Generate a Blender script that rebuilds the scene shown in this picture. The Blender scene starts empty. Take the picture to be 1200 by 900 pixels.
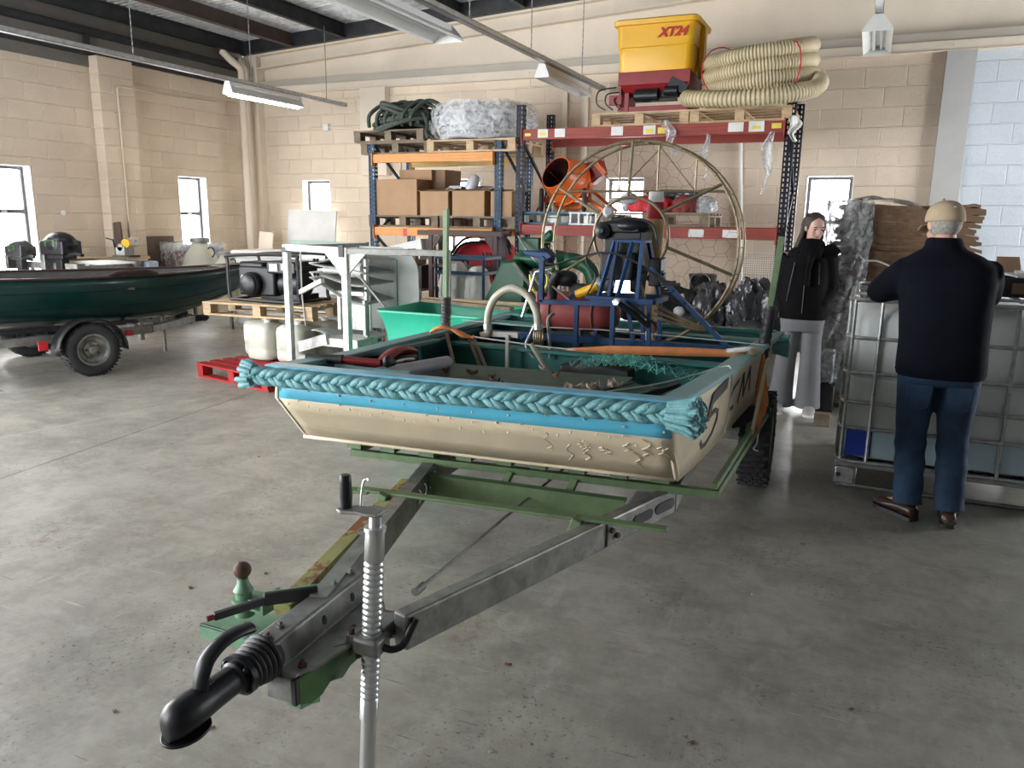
import bpy, math, random
from math import sin, cos, pi, radians, sqrt
from mathutils import Vector, Matrix, Quaternion
random.seed(7)
S = bpy.context.scene
COL = S.collection

# ------------------------------------------------------------------ camera, sky, light, exposure
cam_d = bpy.data.cameras.new('camera'); cam = bpy.data.objects.new('camera', cam_d); COL.objects.link(cam)
S.camera = cam
F = 915.0
cam_d.sensor_fit = 'HORIZONTAL'; cam_d.sensor_width = 36.0; cam_d.lens = 36.0*F/1200.0
cam_d.clip_start = 0.05; cam_d.clip_end = 200
cam.matrix_world = Matrix(((0.91202409, -0.097252, 0.3984396, 0.0),
                           (0.40993172, 0.1854453, -0.89306552, 0.0),
                           (0.01296366, 0.9778303, 0.20899726, 1.6),
                           (0, 0, 0, 1)))
W = bpy.data.worlds.new('overcast'); S.world = W; W.use_nodes = True
wn = W.node_tree.nodes; wl_ = W.node_tree.links
bg = wn['Background']
bg.inputs['Color'].default_value = (0.95, 0.97, 1.0, 1); bg.inputs['Strength'].default_value = 5.0
S.view_settings.view_transform = 'Standard'; S.view_settings.look = 'None'
S.view_settings.gamma = 1.0; S.view_settings.use_curve_mapping = False
S.view_settings.exposure = 1.85
cy = S.cycles
cy.use_denoising = True
try: cy.denoiser = 'OPENIMAGEDENOISE'
except Exception: pass
cy.max_bounces = 7; cy.diffuse_bounces = 5; cy.glossy_bounces = 4; cy.transmission_bounces = 6
cy.transparent_max_bounces = 12; cy.caustics_reflective = False; cy.caustics_refractive = False
cy.sample_clamp_indirect = 6.0

def portal(loc, rot, sx, sy):
    """guides the sky light through an opening of the shed"""
    d = bpy.data.lights.new('daylight_portal', 'AREA'); d.shape = 'RECTANGLE'; d.size = sx; d.size_y = sy
    d.cycles.is_portal = True
    o = bpy.data.objects.new('daylight_portal', d); COL.objects.link(o); o.location = loc; o.rotation_euler = rot
XL, XR, YF, YB = -9.6, 5.2, -2.4, 10.6        # inner faces of the shed
BACKWIN = [(-8.53, -7.97), (-5.82, -5.28), (-3.36, -2.82), (-0.77, -0.23), (1.75, 2.3)]
LEFTWIN = [(6.05, 6.72), (9.03, 9.60)]
ZW0, ZW1 = 0.50, 2.15
DOOR_R = (7.0, 9.8, 0.0, 3.0)                 # roller door opening in the right wall: y0,y1,z0,z1
DOOR_F = (-8.4, -4.6, 0.0, 3.4)  # roller door opening behind the camera
FILL_OPENING_L = (-1.6, 4.6, 0.0, 3.5)                # opening added out of view in the left wall to brighten the floor               
for a, b in BACKWIN: portal(((a+b)/2, YB+0.24, (ZW0+ZW1)/2), (radians(-90), 0, 0), b-a, ZW1-ZW0)
for a, b in LEFTWIN: portal((XL-0.24, (a+b)/2, (ZW0+ZW1)/2), (0, radians(-90), 0), ZW1-ZW0, b-a)
portal((XR+0.24, (DOOR_R[0]+DOOR_R[1])/2, DOOR_R[3]/2), (0, radians(90), 0), DOOR_R[3], DOOR_R[1]-DOOR_R[0])
portal((XL-0.24, (FILL_OPENING_L[0]+FILL_OPENING_L[1])/2, FILL_OPENING_L[3]/2), (0, radians(-90), 0), FILL_OPENING_L[3], FILL_OPENING_L[1]-FILL_OPENING_L[0])
portal(((DOOR_F[0]+DOOR_F[1])/2, YF-0.24, DOOR_F[3]/2), (radians(90), 0, 0), DOOR_F[1]-DOOR_F[0], DOOR_F[3])

# ------------------------------------------------------------------ materials
def mat(name, col, rough=0.6, metal=0.0, var=0.12, vscale=6.0, bump=0.0, bscale=40.0, spots=None, spot_scale=9.0, spot_thr=0.62,
        coat=0.0, spec=0.5, emis=0.0, alpha=1.0, trans=0.0, rvar=0.0, stretch=None):
    m = bpy.data.materials.new(name); m.use_nodes = True
    n = m.node_tree.nodes; l = m.node_tree.links; p = n['Principled BSDF']
    p.inputs['Roughness'].default_value = rough; p.inputs['Metallic'].default_value = metal
    p.inputs['Specular IOR Level'].default_value = spec
    if coat: p.inputs['Coat Weight'].default_value = coat
    tc = n.new('ShaderNodeTexCoord'); co = tc.outputs['Object']
    if stretch:
        mp = n.new('ShaderNodeMapping'); mp.inputs['Scale'].default_value = stretch; l.new(co, mp.inputs['Vector']); co = mp.outputs[0]
    nz = n.new('ShaderNodeTexNoise'); nz.inputs['Scale'].default_value = vscale; nz.inputs['Detail'].default_value = 6; nz.inputs['Roughness'].default_value = 0.65
    l.new(co, nz.inputs['Vector'])
    mx = n.new('ShaderNodeMix'); mx.data_type = 'RGBA'
    lo = [max(0, c*(1-var*1.6)) for c in col]; hi = [min(1, c*(1+var*1.2)) for c in col]
    mx.inputs[6].default_value = (*lo, 1); mx.inputs[7].default_value = (*hi, 1)
    mr = n.new('ShaderNodeMapRange'); mr.inputs[1].default_value = 0.3; mr.inputs[2].default_value = 0.7
    l.new(nz.outputs['Fac'], mr.inputs[0]); l.new(mr.outputs[0], mx.inputs[0])
    out = mx.outputs[2]
    if spots:
        n2 = n.new('ShaderNodeTexNoise'); n2.inputs['Scale'].default_value = spot_scale; n2.inputs['Detail'].default_value = 8; n2.inputs['Roughness'].default_value = 0.7
        l.new(co, n2.inputs['Vector'])
        r2 = n.new('ShaderNodeMapRange'); r2.inputs[1].default_value = spot_thr; r2.inputs[2].default_value = spot_thr+0.05
        l.new(n2.outputs['Fac'], r2.inputs[0])
        m2 = n.new('ShaderNodeMix'); m2.data_type = 'RGBA'; m2.inputs[7].default_value = (*spots, 1)
        l.new(out, m2.inputs[6]); l.new(r2.outputs[0], m2.inputs[0]); out = m2.outputs[2]
    l.new(out, p.inputs['Base Color'])
    if rvar:
        r3 = n.new('ShaderNodeMapRange'); r3.inputs[1].default_value = 0.3; r3.inputs[2].default_value = 0.7
        r3.inputs[3].default_value = max(0.03, rough-rvar); r3.inputs[4].default_value = min(1, rough+rvar)
        l.new(nz.outputs['Fac'], r3.inputs[0]); l.new(r3.outputs[0], p.inputs['Roughness'])
    if bump:
        n4 = n.new('ShaderNodeTexNoise'); n4.inputs['Scale'].default_value = bscale; n4.inputs['Detail'].default_value = 5
        l.new(co, n4.inputs['Vector'])
        bp = n.new('ShaderNodeBump'); bp.inputs['Strength'].default_value = min(1, bump); bp.inputs['Distance'].default_value = 0.01
        l.new(n4.outputs['Fac'], bp.inputs['Height']); l.new(bp.outputs[0], p.inputs['Normal'])
    if emis:
        p.inputs['Emission Color'].default_value = (*col, 1); p.inputs['Emission Strength'].default_value = emis
    if alpha < 1: p.inputs['Alpha'].default_value = alpha
    if trans: p.inputs['Transmission Weight'].default_value = trans
    return m

def film(name, col, amount, rough=0.1, crumple=14.0, strength=0.9, contrast=0.25):
    """thin clear plastic: mostly see-through, crumpled gloss"""
    m = bpy.data.materials.new(name); m.use_nodes = True
    n = m.node_tree.nodes; l = m.node_tree.links; p = n['Principled BSDF']; out = n['Material Output']
    p.inputs['Base Color'].default_value = (*col, 1); p.inputs['Roughness'].default_value = rough
    tr = n.new('ShaderNodeBsdfTransparent'); mx = n.new('ShaderNodeMixShader')
    tc = n.new('ShaderNodeTexCoord')
    v = n.new('ShaderNodeTexNoise'); v.inputs['Scale'].default_value = crumple; v.inputs['Detail'].default_value = 4; v.inputs['Distortion'].default_value = 1.5
    l.new(tc.outputs['Object'], v.inputs['Vector'])
    b = n.new('ShaderNodeBump'); b.inputs['Strength'].default_value = strength; b.inputs['Distance'].default_value = 0.03
    l.new(v.outputs['Fac'], b.inputs['Height']); l.new(b.outputs[0], p.inputs['Normal'])
    r = n.new('ShaderNodeMapRange'); r.inputs[1].default_value = 0.35; r.inputs[2].default_value = 0.65
    r.inputs[3].default_value = max(0, amount-contrast); r.inputs[4].default_value = min(1, amount+contrast)
    l.new(v.outputs['Fac'], r.inputs[0]); l.new(r.outputs[0], mx.inputs[0])
    l.new(tr.outputs[0], mx.inputs[1]); l.new(p.outputs[0], mx.inputs[2]); l.new(mx.outputs[0], out.inputs['Surface'])
    return m

def glass_pane(name):
    m = bpy.data.materials.new(name); m.use_nodes = True
    n = m.node_tree.nodes; l = m.node_tree.links; out = n['Material Output']
    n.remove(n['Principled BSDF'])
    tr = n.new('ShaderNodeBsdfTransparent'); gl = n.new('ShaderNodeBsdfGlossy'); gl.inputs['Roughness'].default_value = 0.05
    mx = n.new('ShaderNodeMixShader'); mx.inputs[0].default_value = 0.06
    l.new(tr.outputs[0], mx.inputs[1]); l.new(gl.outputs[0], mx.inputs[2]); l.new(mx.outputs[0], out.inputs['Surface'])
    return m

def block_wall(name, col, axis, dirt=0.10):
    """painted concrete blocks, 450 x 225 mm"""
    m = bpy.data.materials.new(name); m.use_nodes = True
    n = m.node_tree.nodes; l = m.node_tree.links; p = n['Principled BSDF']
    tc = n.new('ShaderNodeTexCoord'); sp = n.new('ShaderNodeSeparateXYZ'); cb = n.new('ShaderNodeCombineXYZ')
    geo = n.new('ShaderNodeNewGeometry')
    l.new(geo.outputs['Position'], sp.inputs[0])
    l.new(sp.outputs['X' if axis == 'x' else 'Y'], cb.inputs[0]); l.new(sp.outputs['Z'], cb.inputs[1])
    br = n.new('ShaderNodeTexBrick'); br.inputs['Scale'].default_value = 1.0
    br.inputs['Brick Width'].default_value = 0.45; br.inputs['Row Height'].default_value = 0.225
    br.inputs['Mortar Size'].default_value = 0.009; br.inputs['Mortar Smooth'].default_value = 0.6
    br.inputs['Color1'].default_value = (*col, 1); br.inputs['Color2'].default_value = (*[c*(1-dirt) for c in col], 1)
    br.inputs['Mortar'].default_value = (*[min(1, c*1.22) for c in col], 1); br.inputs['Bias'].default_value = -0.2
    nz0 = n.new('ShaderNodeTexNoise'); nz0.inputs['Scale'].default_value = 2.2; nz0.inputs['Detail'].default_value = 3
    l.new(cb.outputs[0], nz0.inputs['Vector'])
    add = n.new('ShaderNodeVectorMath'); add.operation = 'MULTIPLY_ADD'; add.inputs[1].default_value = (0.004, 0.004, 0)
    l.new(nz0.outputs['Color'], add.inputs[0]); l.new(cb.outputs[0], add.inputs[2]); l.new(add.outputs[0], br.inputs['Vector'])
    nz = n.new('ShaderNodeTexNoise'); nz.inputs['Scale'].default_value = 1.3; nz.inputs['Detail'].default_value = 8
    l.new(cb.outputs[0], nz.inputs['Vector'])
    mr = n.new('ShaderNodeMapRange'); mr.inputs[1].default_value = 0.3; mr.inputs[2].default_value = 0.75; mr.inputs[3].default_value = 0.86; mr.inputs[4].default_value = 1.05
    l.new(nz.outputs['Fac'], mr.inputs[0])
    mul = n.new('ShaderNodeVectorMath'); mul.operation = 'SCALE'; l.new(br.outputs['Color'], mul.inputs[0]); l.new(mr.outputs[0], mul.inputs['Scale'])
    l.new(mul.outputs[0], p.inputs['Base Color'])
    nb = n.new('ShaderNodeTexNoise'); nb.inputs['Scale'].default_value = 55; nb.inputs['Detail'].default_value = 6; l.new(cb.outputs[0], nb.inputs['Vector'])
    ma = n.new('ShaderNodeMath'); ma.operation = 'MULTIPLY_ADD'; ma.inputs[1].default_value = -2.2
    l.new(br.outputs['Fac'], ma.inputs[0]); l.new(nb.outputs['Fac'], ma.inputs[2])
    b = n.new('ShaderNodeBump'); b.inputs['Strength'].default_value = 0.8; b.inputs['Distance'].default_value = 0.009
    l.new(ma.outputs[0], b.inputs['Height']); l.new(b.outputs[0], p.inputs['Normal'])
    p.inputs['Roughness'].default_value = 0.62; p.inputs['Specular IOR Level'].default_value = 0.3
    return m

def floor_mat():
    m = bpy.data.materials.new('concrete_floor'); m.use_nodes = True
    n = m.node_tree.nodes; l = m.node_tree.links; p = n['Principled BSDF']
    geo = n.new('ShaderNodeNewGeometry'); co = geo.outputs['Position']
    def noise(s, d=8, r=0.6, dist=0.0):
        q = n.new('ShaderNodeTexNoise'); q.inputs['Scale'].default_value = s; q.inputs['Detail'].default_value = d
        q.inputs['Roughness'].default_value = r; q.inputs['Distortion'].default_value = dist; l.new(co, q.inputs['Vector']); return q.outputs['Fac']
    def rng(f, a, b, c=0.0, d=1.0):
        q = n.new('ShaderNodeMapRange'); q.inputs[1].default_value = a; q.inputs[2].default_value = b; q.inputs[3].default_value = c; q.inputs[4].default_value = d
        l.new(f, q.inputs[0]); return q.outputs[0]
    def mix(f, a, b):
        q = n.new('ShaderNodeMix'); q.data_type = 'RGBA'; l.new(f, q.inputs[0])
        for s, v in ((6, a), (7, b)):
            if isinstance(v, tuple): q.inputs[s].default_value = (*v, 1)
            else: l.new(v, q.inputs[s])
        return q.outputs[2]
    def sn(scale, rot, d=6, r=.65):
        mp = n.new('ShaderNodeMapping'); mp.inputs['Rotation'].default_value = (0, 0, rot); mp.inputs['Scale'].default_value = scale; l.new(co, mp.inputs['Vector'])
        q = n.new('ShaderNodeTexNoise'); q.inputs['Scale'].default_value = 1; q.inputs['Detail'].default_value = d; q.inputs['Roughness'].default_value = r; l.new(mp.outputs[0], q.inputs['Vector']); return q.outputs['Fac']
    def mul(a, b):
        q = n.new('ShaderNodeMath'); q.operation = 'MULTIPLY'; l.new(a, q.inputs[0]); l.new(b, q.inputs[1]); return q.outputs[0]
    c = mix(rng(noise(0.5), .35, .65), (.32, .302, .252), (.385, .368, .318))
    c = mix(rng(noise(2.6, 10, .75), .42, .66, 0, .85), c, (.195, .182, .155))
    c = mix(rng(noise(.9, 6, .7, .4), .50, .66, 0, .45), c, (.17, .165, .145))
    c = mix(rng(noise(5.5, 10, .8), .50, .62, 0, .45), c, (.40, .385, .34))
    c = mix(rng(sn((2.0, 5, 1), .35, 10, .75), .52, .66, 0, .55), c, (.19, .18, .155))
    c = mix(rng(sn((7, 3.0, 1), -.25, 10, .75), .54, .66, 0, .5), c, (.45, .44, .40))
    c = mix(rng(noise(1.3, 12, .8, .6), .60, .66, 0, .75), c, (.19, .135, .085))
    c = mix(mul(rng(noise(42, 6, .75), .56, .64), rng(noise(1.8, 4), .46, .60)), c, (.075, .07, .06))
    c = mix(rng(noise(18, 8, .75), .66, .70, 0, .8), c, (.06, .052, .045))
    c = mix(rng(noise(30, 5, .6, .5), .70, .74, 0, .6), c, (.50, .48, .44))
    # scratches: thin crossing strokes
    for rot, sc, th, kk, colr in ((.5, (3.6, 90, 1), .745, .8, (.08, .075, .07)), (1.45, (4.1, 95, 1), .75, .8, (.09, .082, .075)), (-.55, (3.2, 80, 1), .74, .7, (.52, .51, .48)), (2.1, (3.5, 75, 1), .745, .7, (.50, .49, .46))):
        c = mix(rng(sn(sc, rot, 2, .4), th, th+.02, 0, kk), c, colr)
    # the floor's saw-cut joint and a pale scuff line beside it
    def line(ax, ay, bx, by, w, k, colr, c):
        import math as _m
        dx, dy = bx-ax, by-ay; L_ = _m.hypot(dx, dy); nx, ny = -dy/L_, dx/L_
        d = n.new('ShaderNodeVectorMath'); d.operation = 'DOT_PRODUCT'; l.new(co, d.inputs[0]); d.inputs[1].default_value = (nx, ny, 0)
        a = n.new('ShaderNodeMath'); a.operation = 'SUBTRACT'; l.new(d.outputs['Value'], a.inputs[0]); a.inputs[1].default_value = ax*nx+ay*ny
        b_ = n.new('ShaderNodeMath'); b_.operation = 'ABSOLUTE'; l.new(a.outputs[0], b_.inputs[0])
        return mix(rng(b_.outputs[0], w*.4, w, k, 0), c, colr)
    c = line(-4.687, 2.865, -5.036, 5.622, .012, .85, (.10, .09, .08), c)
    c = line(-5.56, 3.435, -5.127, 5.574, .02, .35, (.48, .46, .42), c)
    l.new(c, p.inputs['Base Color'])
    l.new(rng(noise(2.2, 8, .7), .3, .7, .26, .55), p.inputs['Roughness'])
    b = n.new('ShaderNodeBump'); b.inputs['Strength'].default_value = .22; b.inputs['Distance'].default_value = .006
    l.new(noise(9, 9, .7), b.inputs['Height']); l.new(b.outputs[0], p.inputs['Normal'])
    return m

CREAM = (0.71, 0.60, 0.475)
M = {}
def setup_mats():
    M['floor'] = floor_mat()
    M['wall_x'] = block_wall('cream_block_back', CREAM, 'x'); M['wall_y'] = block_wall('cream_block_left', CREAM, 'y')
    M['wall_white'] = block_wall('white_block', (0.52, 0.57, 0.62), 'x', .04)
    M['wall_whitey'] = block_wall('grey_block_right', (0.26, 0.27, 0.28), 'y', .04)
    M['cream'] = mat('cream_panel', (0.66, 0.58, 0.47), .6, var=.05, vscale=1.5, bump=.1)
    M['cream_dark'] = mat('painted_steel_channel', (0.42, 0.38, 0.32), .55, var=.05, vscale=2)
    M['greypaint'] = mat('grey_painted_column', (0.40, 0.40, 0.385), .55, var=.04)
    M['whitepaint'] = mat('white_reveal', (0.80, 0.79, 0.76), .5, var=.04)
    M['clad'] = mat('grey_wall_cladding', (0.16, 0.15, 0.14), .5, .3, var=.08, vscale=3)
    M['purlin'] = mat('dark_steel_purlin', (0.035, 0.037, 0.04), .5, .5, var=.25, vscale=5)
    M['purlin_brown'] = mat('brown_oxide_purlin', (0.075, 0.05, 0.04), .6, .2, var=.2)
    M['galv'] = mat('galvanised_steel', (0.42, 0.43, 0.43), .42, .85, var=.22, vscale=18, rvar=.1)
    M['galv_roof'] = mat('galvanised_roof_sheet', (0.60, 0.61, 0.62), .38, .45, var=.2, vscale=9, rvar=.1)
    M['galv_dull'] = mat('dull_galvanised_steel', (0.24, 0.24, 0.225), .5, .6, var=.28, vscale=14, rvar=.12, bump=.1)
    M['galv_rust'] = mat('dull_steel_with_rust', (0.26, 0.26, 0.24), .5, .55, var=.25, vscale=12, spots=(.20, .07, .04), spot_scale=6, spot_thr=.66)
    M['zinc'] = mat('bright_zinc', (0.60, 0.61, 0.61), .30, .85, var=.05, vscale=8)
    M['chrome'] = mat('worn_chrome', (0.7, 0.7, 0.7), .18, 1, var=.08)
    M['greenpaint'] = mat('sage_green_painted_steel', (0.115, 0.18, 0.085), .5, .1, var=.15, vscale=12, spots=(.30, .27, .16), spot_scale=18, spot_thr=.68)
    M['greenpaint_pale'] = mat('pale_green_painted_steel', (0.16, 0.30, 0.19), .5, .1, var=.15, vscale=12)
    M['greenpaint_dark'] = mat('dark_green_painted_steel', (0.045, 0.12, 0.03), .45, .1, var=.2, vscale=12)
    M['yellowgreen'] = mat('yellow_green_rusty_bar', (0.34, 0.33, 0.12), .55, .1, var=.15, spots=(.24, .07, .03), spot_scale=9, spot_thr=.52)
    M['black'] = mat('black_rubber', (0.018, 0.018, 0.02), .55, var=.25, vscale=20, bump=.15, bscale=60)
    M['black_gloss'] = mat('black_painted_metal', (0.013, 0.0135, 0.016), .36, .1, spec=.35, var=.2, vscale=15, spots=(.25, .25, .25), spot_scale=22, spot_thr=.73)
    M['black_plastic'] = mat('black_plastic', (0.012, 0.0125, 0.014), .42, var=.2, spec=.35)
    M['tyre'] = mat('tyre_rubber', (0.025, 0.025, 0.027), .75, var=.2, vscale=12, bump=.3)
    M['rust'] = mat('rusty_steel', (0.10, 0.052, 0.038), .7, .3, var=.3, vscale=20, bump=.3)
    M['hull_cream'] = mat('cream_hull_paint', (0.66, 0.56, 0.40), .38, var=.07, vscale=3.0, bump=.35, bscale=9, coat=.2)
    M['hull_blue'] = mat('sky_blue_paint', (0.11, 0.50, 0.70), .3, var=.08, vscale=4, coat=.3, bump=.12, bscale=14)
    M['cap_teal'] = mat('faded_teal_gunwale_paint', (0.17, 0.34, 0.345), .42, var=.1, vscale=5)
    M['cap_blue'] = mat('blue_gunwale_paint', (0.16, 0.46, 0.62), .3, var=.08, vscale=5, coat=.2)
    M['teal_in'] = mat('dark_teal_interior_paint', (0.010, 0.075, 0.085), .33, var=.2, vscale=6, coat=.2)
    M['teal_mid'] = mat('teal_paint', (0.035, 0.19, 0.175), .4, var=.12, vscale=6)
    M['deck'] = mat('worn_green_grey_deck_board', (0.075, 0.105, 0.080), .6, var=.22, vscale=7, bump=.15)
    M['deck_edge'] = mat('dark_green_board_edge', (0.012, 0.075, 0.05), .4, var=.15)
    M['rope'] = mat('teal_mooring_rope', (0.16, 0.375, 0.40), .55, var=.14, vscale=30, bump=.4, bscale=120)
    M['rope_dull'] = mat('grey_green_rope', (0.055, 0.070, 0.055), .8, var=.3, vscale=30, bump=.6, bscale=90)
    M['orange_strap'] = mat('orange_webbing', (0.62, 0.22, 0.07), .65, var=.12, vscale=12)
    M['cord'] = mat('pale_cord', (0.48, 0.48, 0.44), .8, var=.1)
    M['blue_steel'] = mat('blue_painted_steel', (0.006, 0.040, 0.118), .5, 0, spec=.3, var=.18, vscale=14)
    M['rack_blue'] = mat('rack_blue_steel', (0.007, 0.038, 0.080), .5, .1, spec=.3, var=.2, vscale=10, spots=(.18, .19, .19), spot_scale=22, spot_thr=.7)
    M['rack_navy'] = mat('rack_navy_steel', (0.004, 0.008, 0.020), .5, .1, spec=.25, var=.2)
    M['rack_orange'] = mat('rack_orange_beam', (0.62, 0.24, 0.035), .5, var=.1, vscale=5)
    M['rack_yellow'] = mat('rack_yellow_beam', (0.55, 0.35, 0.08), .5, var=.1, vscale=5)
    M['rack_red'] = mat('rack_red_beam', (0.27, 0.045, 0.032), .5, spec=.3, var=.12, vscale=5)
    M['brown_steel'] = mat('brown_steel_frame', (0.055, 0.025, 0.02), .6, var=.2)
    M['wood'] = mat('pale_pallet_wood', (0.50, 0.36, 0.21), .7, var=.18, vscale=8, stretch=(1, 1, 4), bump=.15)
    M['wood_old'] = mat('weathered_pallet_wood', (0.19, 0.145, 0.10), .8, var=.25, vscale=9, bump=.2)
    M['wood_rim'] = mat('varnished_wood', (0.40, 0.25, 0.10), .45, var=.18, vscale=10, stretch=(6, 6, 1))
    M['red_wood'] = mat('red_painted_pallet', (0.30, 0.014, 0.014), .6, spec=.3, var=.2, vscale=7)
    M['blue_wood'] = mat('blue_pallet', (0.03, 0.12, 0.18), .6, var=.2)
    M['card'] = mat('brown_cardboard', (0.38, 0.235, 0.13), .8, var=.07, vscale=4)
    M['card_dark'] = mat('dark_cardboard', (0.22, 0.135, 0.08), .85, var=.14, vscale=5)
    M['card_stack'] = None
    M['paper'] = mat('white_paper', (0.70, 0.70, 0.68), .7, var=.05)
    M['white'] = mat('white_plastic', (0.72, 0.73, 0.72), .4, var=.05)
    M['milky'] = mat('milky_plastic', (0.68, 0.68, 0.58), .4, var=.08, vscale=4, trans=.25)
    M['ibc_plastic'] = mat('translucent_white_tank', (0.70, 0.73, 0.72), .38, var=.06, vscale=2.5, bump=.1, bscale=5)
    M['ibc_blue'] = mat('blue_label', (0.01, 0.05, 0.42), .4, var=.04)
    M['ibc_pale'] = mat('pale_blue_label', (0.42, 0.55, 0.62), .45, var=.04)
    M['green_tub'] = mat('jade_green_plastic', (0.03, 0.42, 0.27), .38, var=.08, vscale=3, spots=(.10, .48, .34), spot_scale=6, spot_thr=.66)
    M['green_mach'] = mat('dark_green_machine_paint', (0.004, 0.062, 0.026), .4, spec=.3, var=.15)
    M['pink_tank'] = mat('faded_red_tank', (0.22, 0.045, 0.04), .55, spec=.3, var=.15, vscale=5, spots=(.07, .02, .02), spot_scale=28, spot_thr=.66)
    M['hoseclear'] = mat('cloudy_beige_hose', (0.50, 0.47, 0.36), .35, var=.1, trans=.15)
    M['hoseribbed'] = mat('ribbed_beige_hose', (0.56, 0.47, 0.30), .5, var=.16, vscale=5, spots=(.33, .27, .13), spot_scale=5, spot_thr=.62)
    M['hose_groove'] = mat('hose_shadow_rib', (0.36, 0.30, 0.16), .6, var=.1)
    M['yellow'] = mat('yellow_plastic_hopper', (0.80, 0.43, 0.01), .38, var=.04, vscale=3)
    M['red'] = mat('red_machine_paint', (0.22, 0.008, 0.012), .45, var=.12)
    M['red_text'] = mat('red_lettering', (0.50, 0.015, 0.015), .5, var=.03)
    M['bright_red'] = mat('bright_red_fabric', (0.55, 0.02, 0.03), .6, var=.12)
    M['orange_mixer'] = mat('orange_mixer_paint', (0.72, 0.13, 0.015), .35, var=.08)
    M['dark_in'] = mat('dark_mixer_interior', (0.07, 0.015, 0.015), .6, var=.2)
    M['bronze'] = mat('weathered_bronze_tube', (0.23, 0.18, 0.11), .45, .55, var=.22, vscale=20)
    M['wire'] = mat('thin_rusty_wire', (0.12, 0.07, 0.045), .6, .4, var=.2)
    M['boat_green'] = mat('dark_green_boat_paint', (0.003, 0.030, 0.027), .3, var=.2, vscale=2, coat=.15)
    M['boat_trim'] = mat('dark_maroon_boat_trim', (0.045, 0.02, 0.018), .4, var=.2)
    M['boat_in'] = mat('grey_boat_interior', (0.09, 0.085, 0.08), .6, var=.2)
    M['lamp_white'] = mat('white_lamp_metal', (0.70, 0.70, 0.68), .4, var=.05)
    M['tube_on'] = mat('lit_fluorescent_tube', (1.0, 0.86, 0.68), .4, var=0, emis=14)
    M['tube_off'] = mat('unlit_fluorescent_tube', (0.65, 0.66, 0.66), .3, var=.02)
    M['fanpanel'] = mat('grey_white_fan_panel', (0.36, 0.38, 0.355), .5, var=.07, vscale=4)
    M['galv_white'] = mat('whitened_galvanised_frame', (0.55, 0.54, 0.52), .5, .3, var=.2, vscale=20, spots=(.10, .09, .08), spot_scale=24, spot_thr=.7)
    M['gen_panel'] = mat('generator_label_grey', (0.35, 0.35, 0.33), .5, var=.1)
    M['wrap'] = film('stretch_wrap', (.72, .74, .75), .42, .12, 9)
    M['wrap_thick'] = film('crumpled_clear_wrap', (.42, .44, .45), .66, .14, 12, 1.0, .34)
    M['film_grey'] = film('grey_top_film', (.34, .35, .36), .8, .2, 7, 1.0, .2)
    M['glass'] = glass_pane('window_glass')
    M['window_frame'] = mat('dark_grey_window_frame', (0.09, 0.095, 0.10), .45, .3, var=.05)
    M['skin'] = mat('skin', (0.55, 0.30, 0.21), .5, var=.06, vscale=20)
    M['skin_pale'] = mat('pale_skin', (0.60, 0.36, 0.29), .5, var=.05, vscale=20)
    M['hair_grey'] = mat('short_grey_hair', (0.34, 0.31, 0.28), .7, var=.25, vscale=60, bump=.6, bscale=150)
    M['hair_brown'] = mat('dark_brown_hair', (0.028, 0.017, 0.012), .45, var=.3, vscale=50, bump=.4, bscale=120, stretch=(6, 6, .6))
    M['navy'] = mat('dark_navy_fleece', (0.0030, 0.004, 0.0085), .9, var=.2, vscale=12, bump=.2, bscale=30, spec=.15)
    M['denim'] = mat('blue_denim', (0.018, 0.045, 0.095), .85, var=.3, vscale=7, bump=.4, bscale=22)
    M['leather'] = mat('brown_leather_shoe', (0.045, 0.022, 0.015), .38, var=.2)
    M['cap'] = mat('tan_cap_cotton', (0.42, 0.32, 0.21), .85, var=.06, bump=.15, bscale=80)
    M['coat_black'] = mat('black_quilted_coat', (0.0035, 0.0035, 0.004), .8, var=.2, bump=.3, bscale=16, spec=.12)
    M['scarf'] = mat('black_knit_scarf', (0.005, 0.005, 0.006), .95, var=.2, bump=.6, bscale=60, spec=.1)
    M['grey_trouser'] = mat('light_grey_jersey', (0.19, 0.19, 0.20), .9, var=.08, vscale=5, bump=.3, bscale=12)
    M['trainer'] = mat('pale_trainer', (0.42, 0.39, 0.36), .6, var=.08)
    M['eye'] = mat('dark_eye', (0.02, 0.012, 0.01), .2, var=0)
    M['lip'] = mat('lip', (0.42, 0.14, 0.12), .45, var=.03)
    M['brick_board'] = mat('leaning_brown_board', (0.12, 0.085, 0.065), .8, var=.2)
    M['pale_board'] = mat('white_board', (0.66, 0.66, 0.64), .5, var=.04)
    M['teal_glass'] = mat('pale_green_board', (0.42, 0.54, 0.50), .3, var=.04)
    M['grey_bag'] = mat('grey_black_plastic_sack', (0.055, 0.055, 0.06), .22, var=.25, vscale=6, bump=.9, bscale=14)
    M['white_bag'] = mat('white_woven_sack', (0.78, 0.77, 0.74), .6, var=.08, bump=.6, bscale=12)
    M['net'] = mat('teal_fishing_net', (0.20, 0.60, 0.52), .6, var=.15)
    M['leaf'] = mat('dry_leaf', (0.16, 0.085, 0.05), .8, var=.3, vscale=40)
    M['leaf_pale'] = mat('pale_dry_leaf', (0.45, 0.36, 0.28), .8, var=.2, vscale=40)
    M['sticker'] = mat('white_sticker', (0.66, 0.65, 0.62), .6, var=.1)
    M['sticker_yellow'] = mat('yellow_sticker', (0.70, 0.58, 0.08), .6, var=.1)
    M['yellow_cable'] = mat('yellow_cable', (0.65, 0.55, 0.05), .5, var=.05)
    M['paint_black'] = mat('black_lettering_paint', (0.012, 0.010, 0.010), .5, var=.05)
    M['blue_box'] = mat('pale_blue_plastic', (0.40, 0.50, 0.62), .4, var=.04)
    M['grey_plastic'] = mat('grey_plastic_pipe', (0.46, 0.46, 0.48), .35, var=.06)
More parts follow.
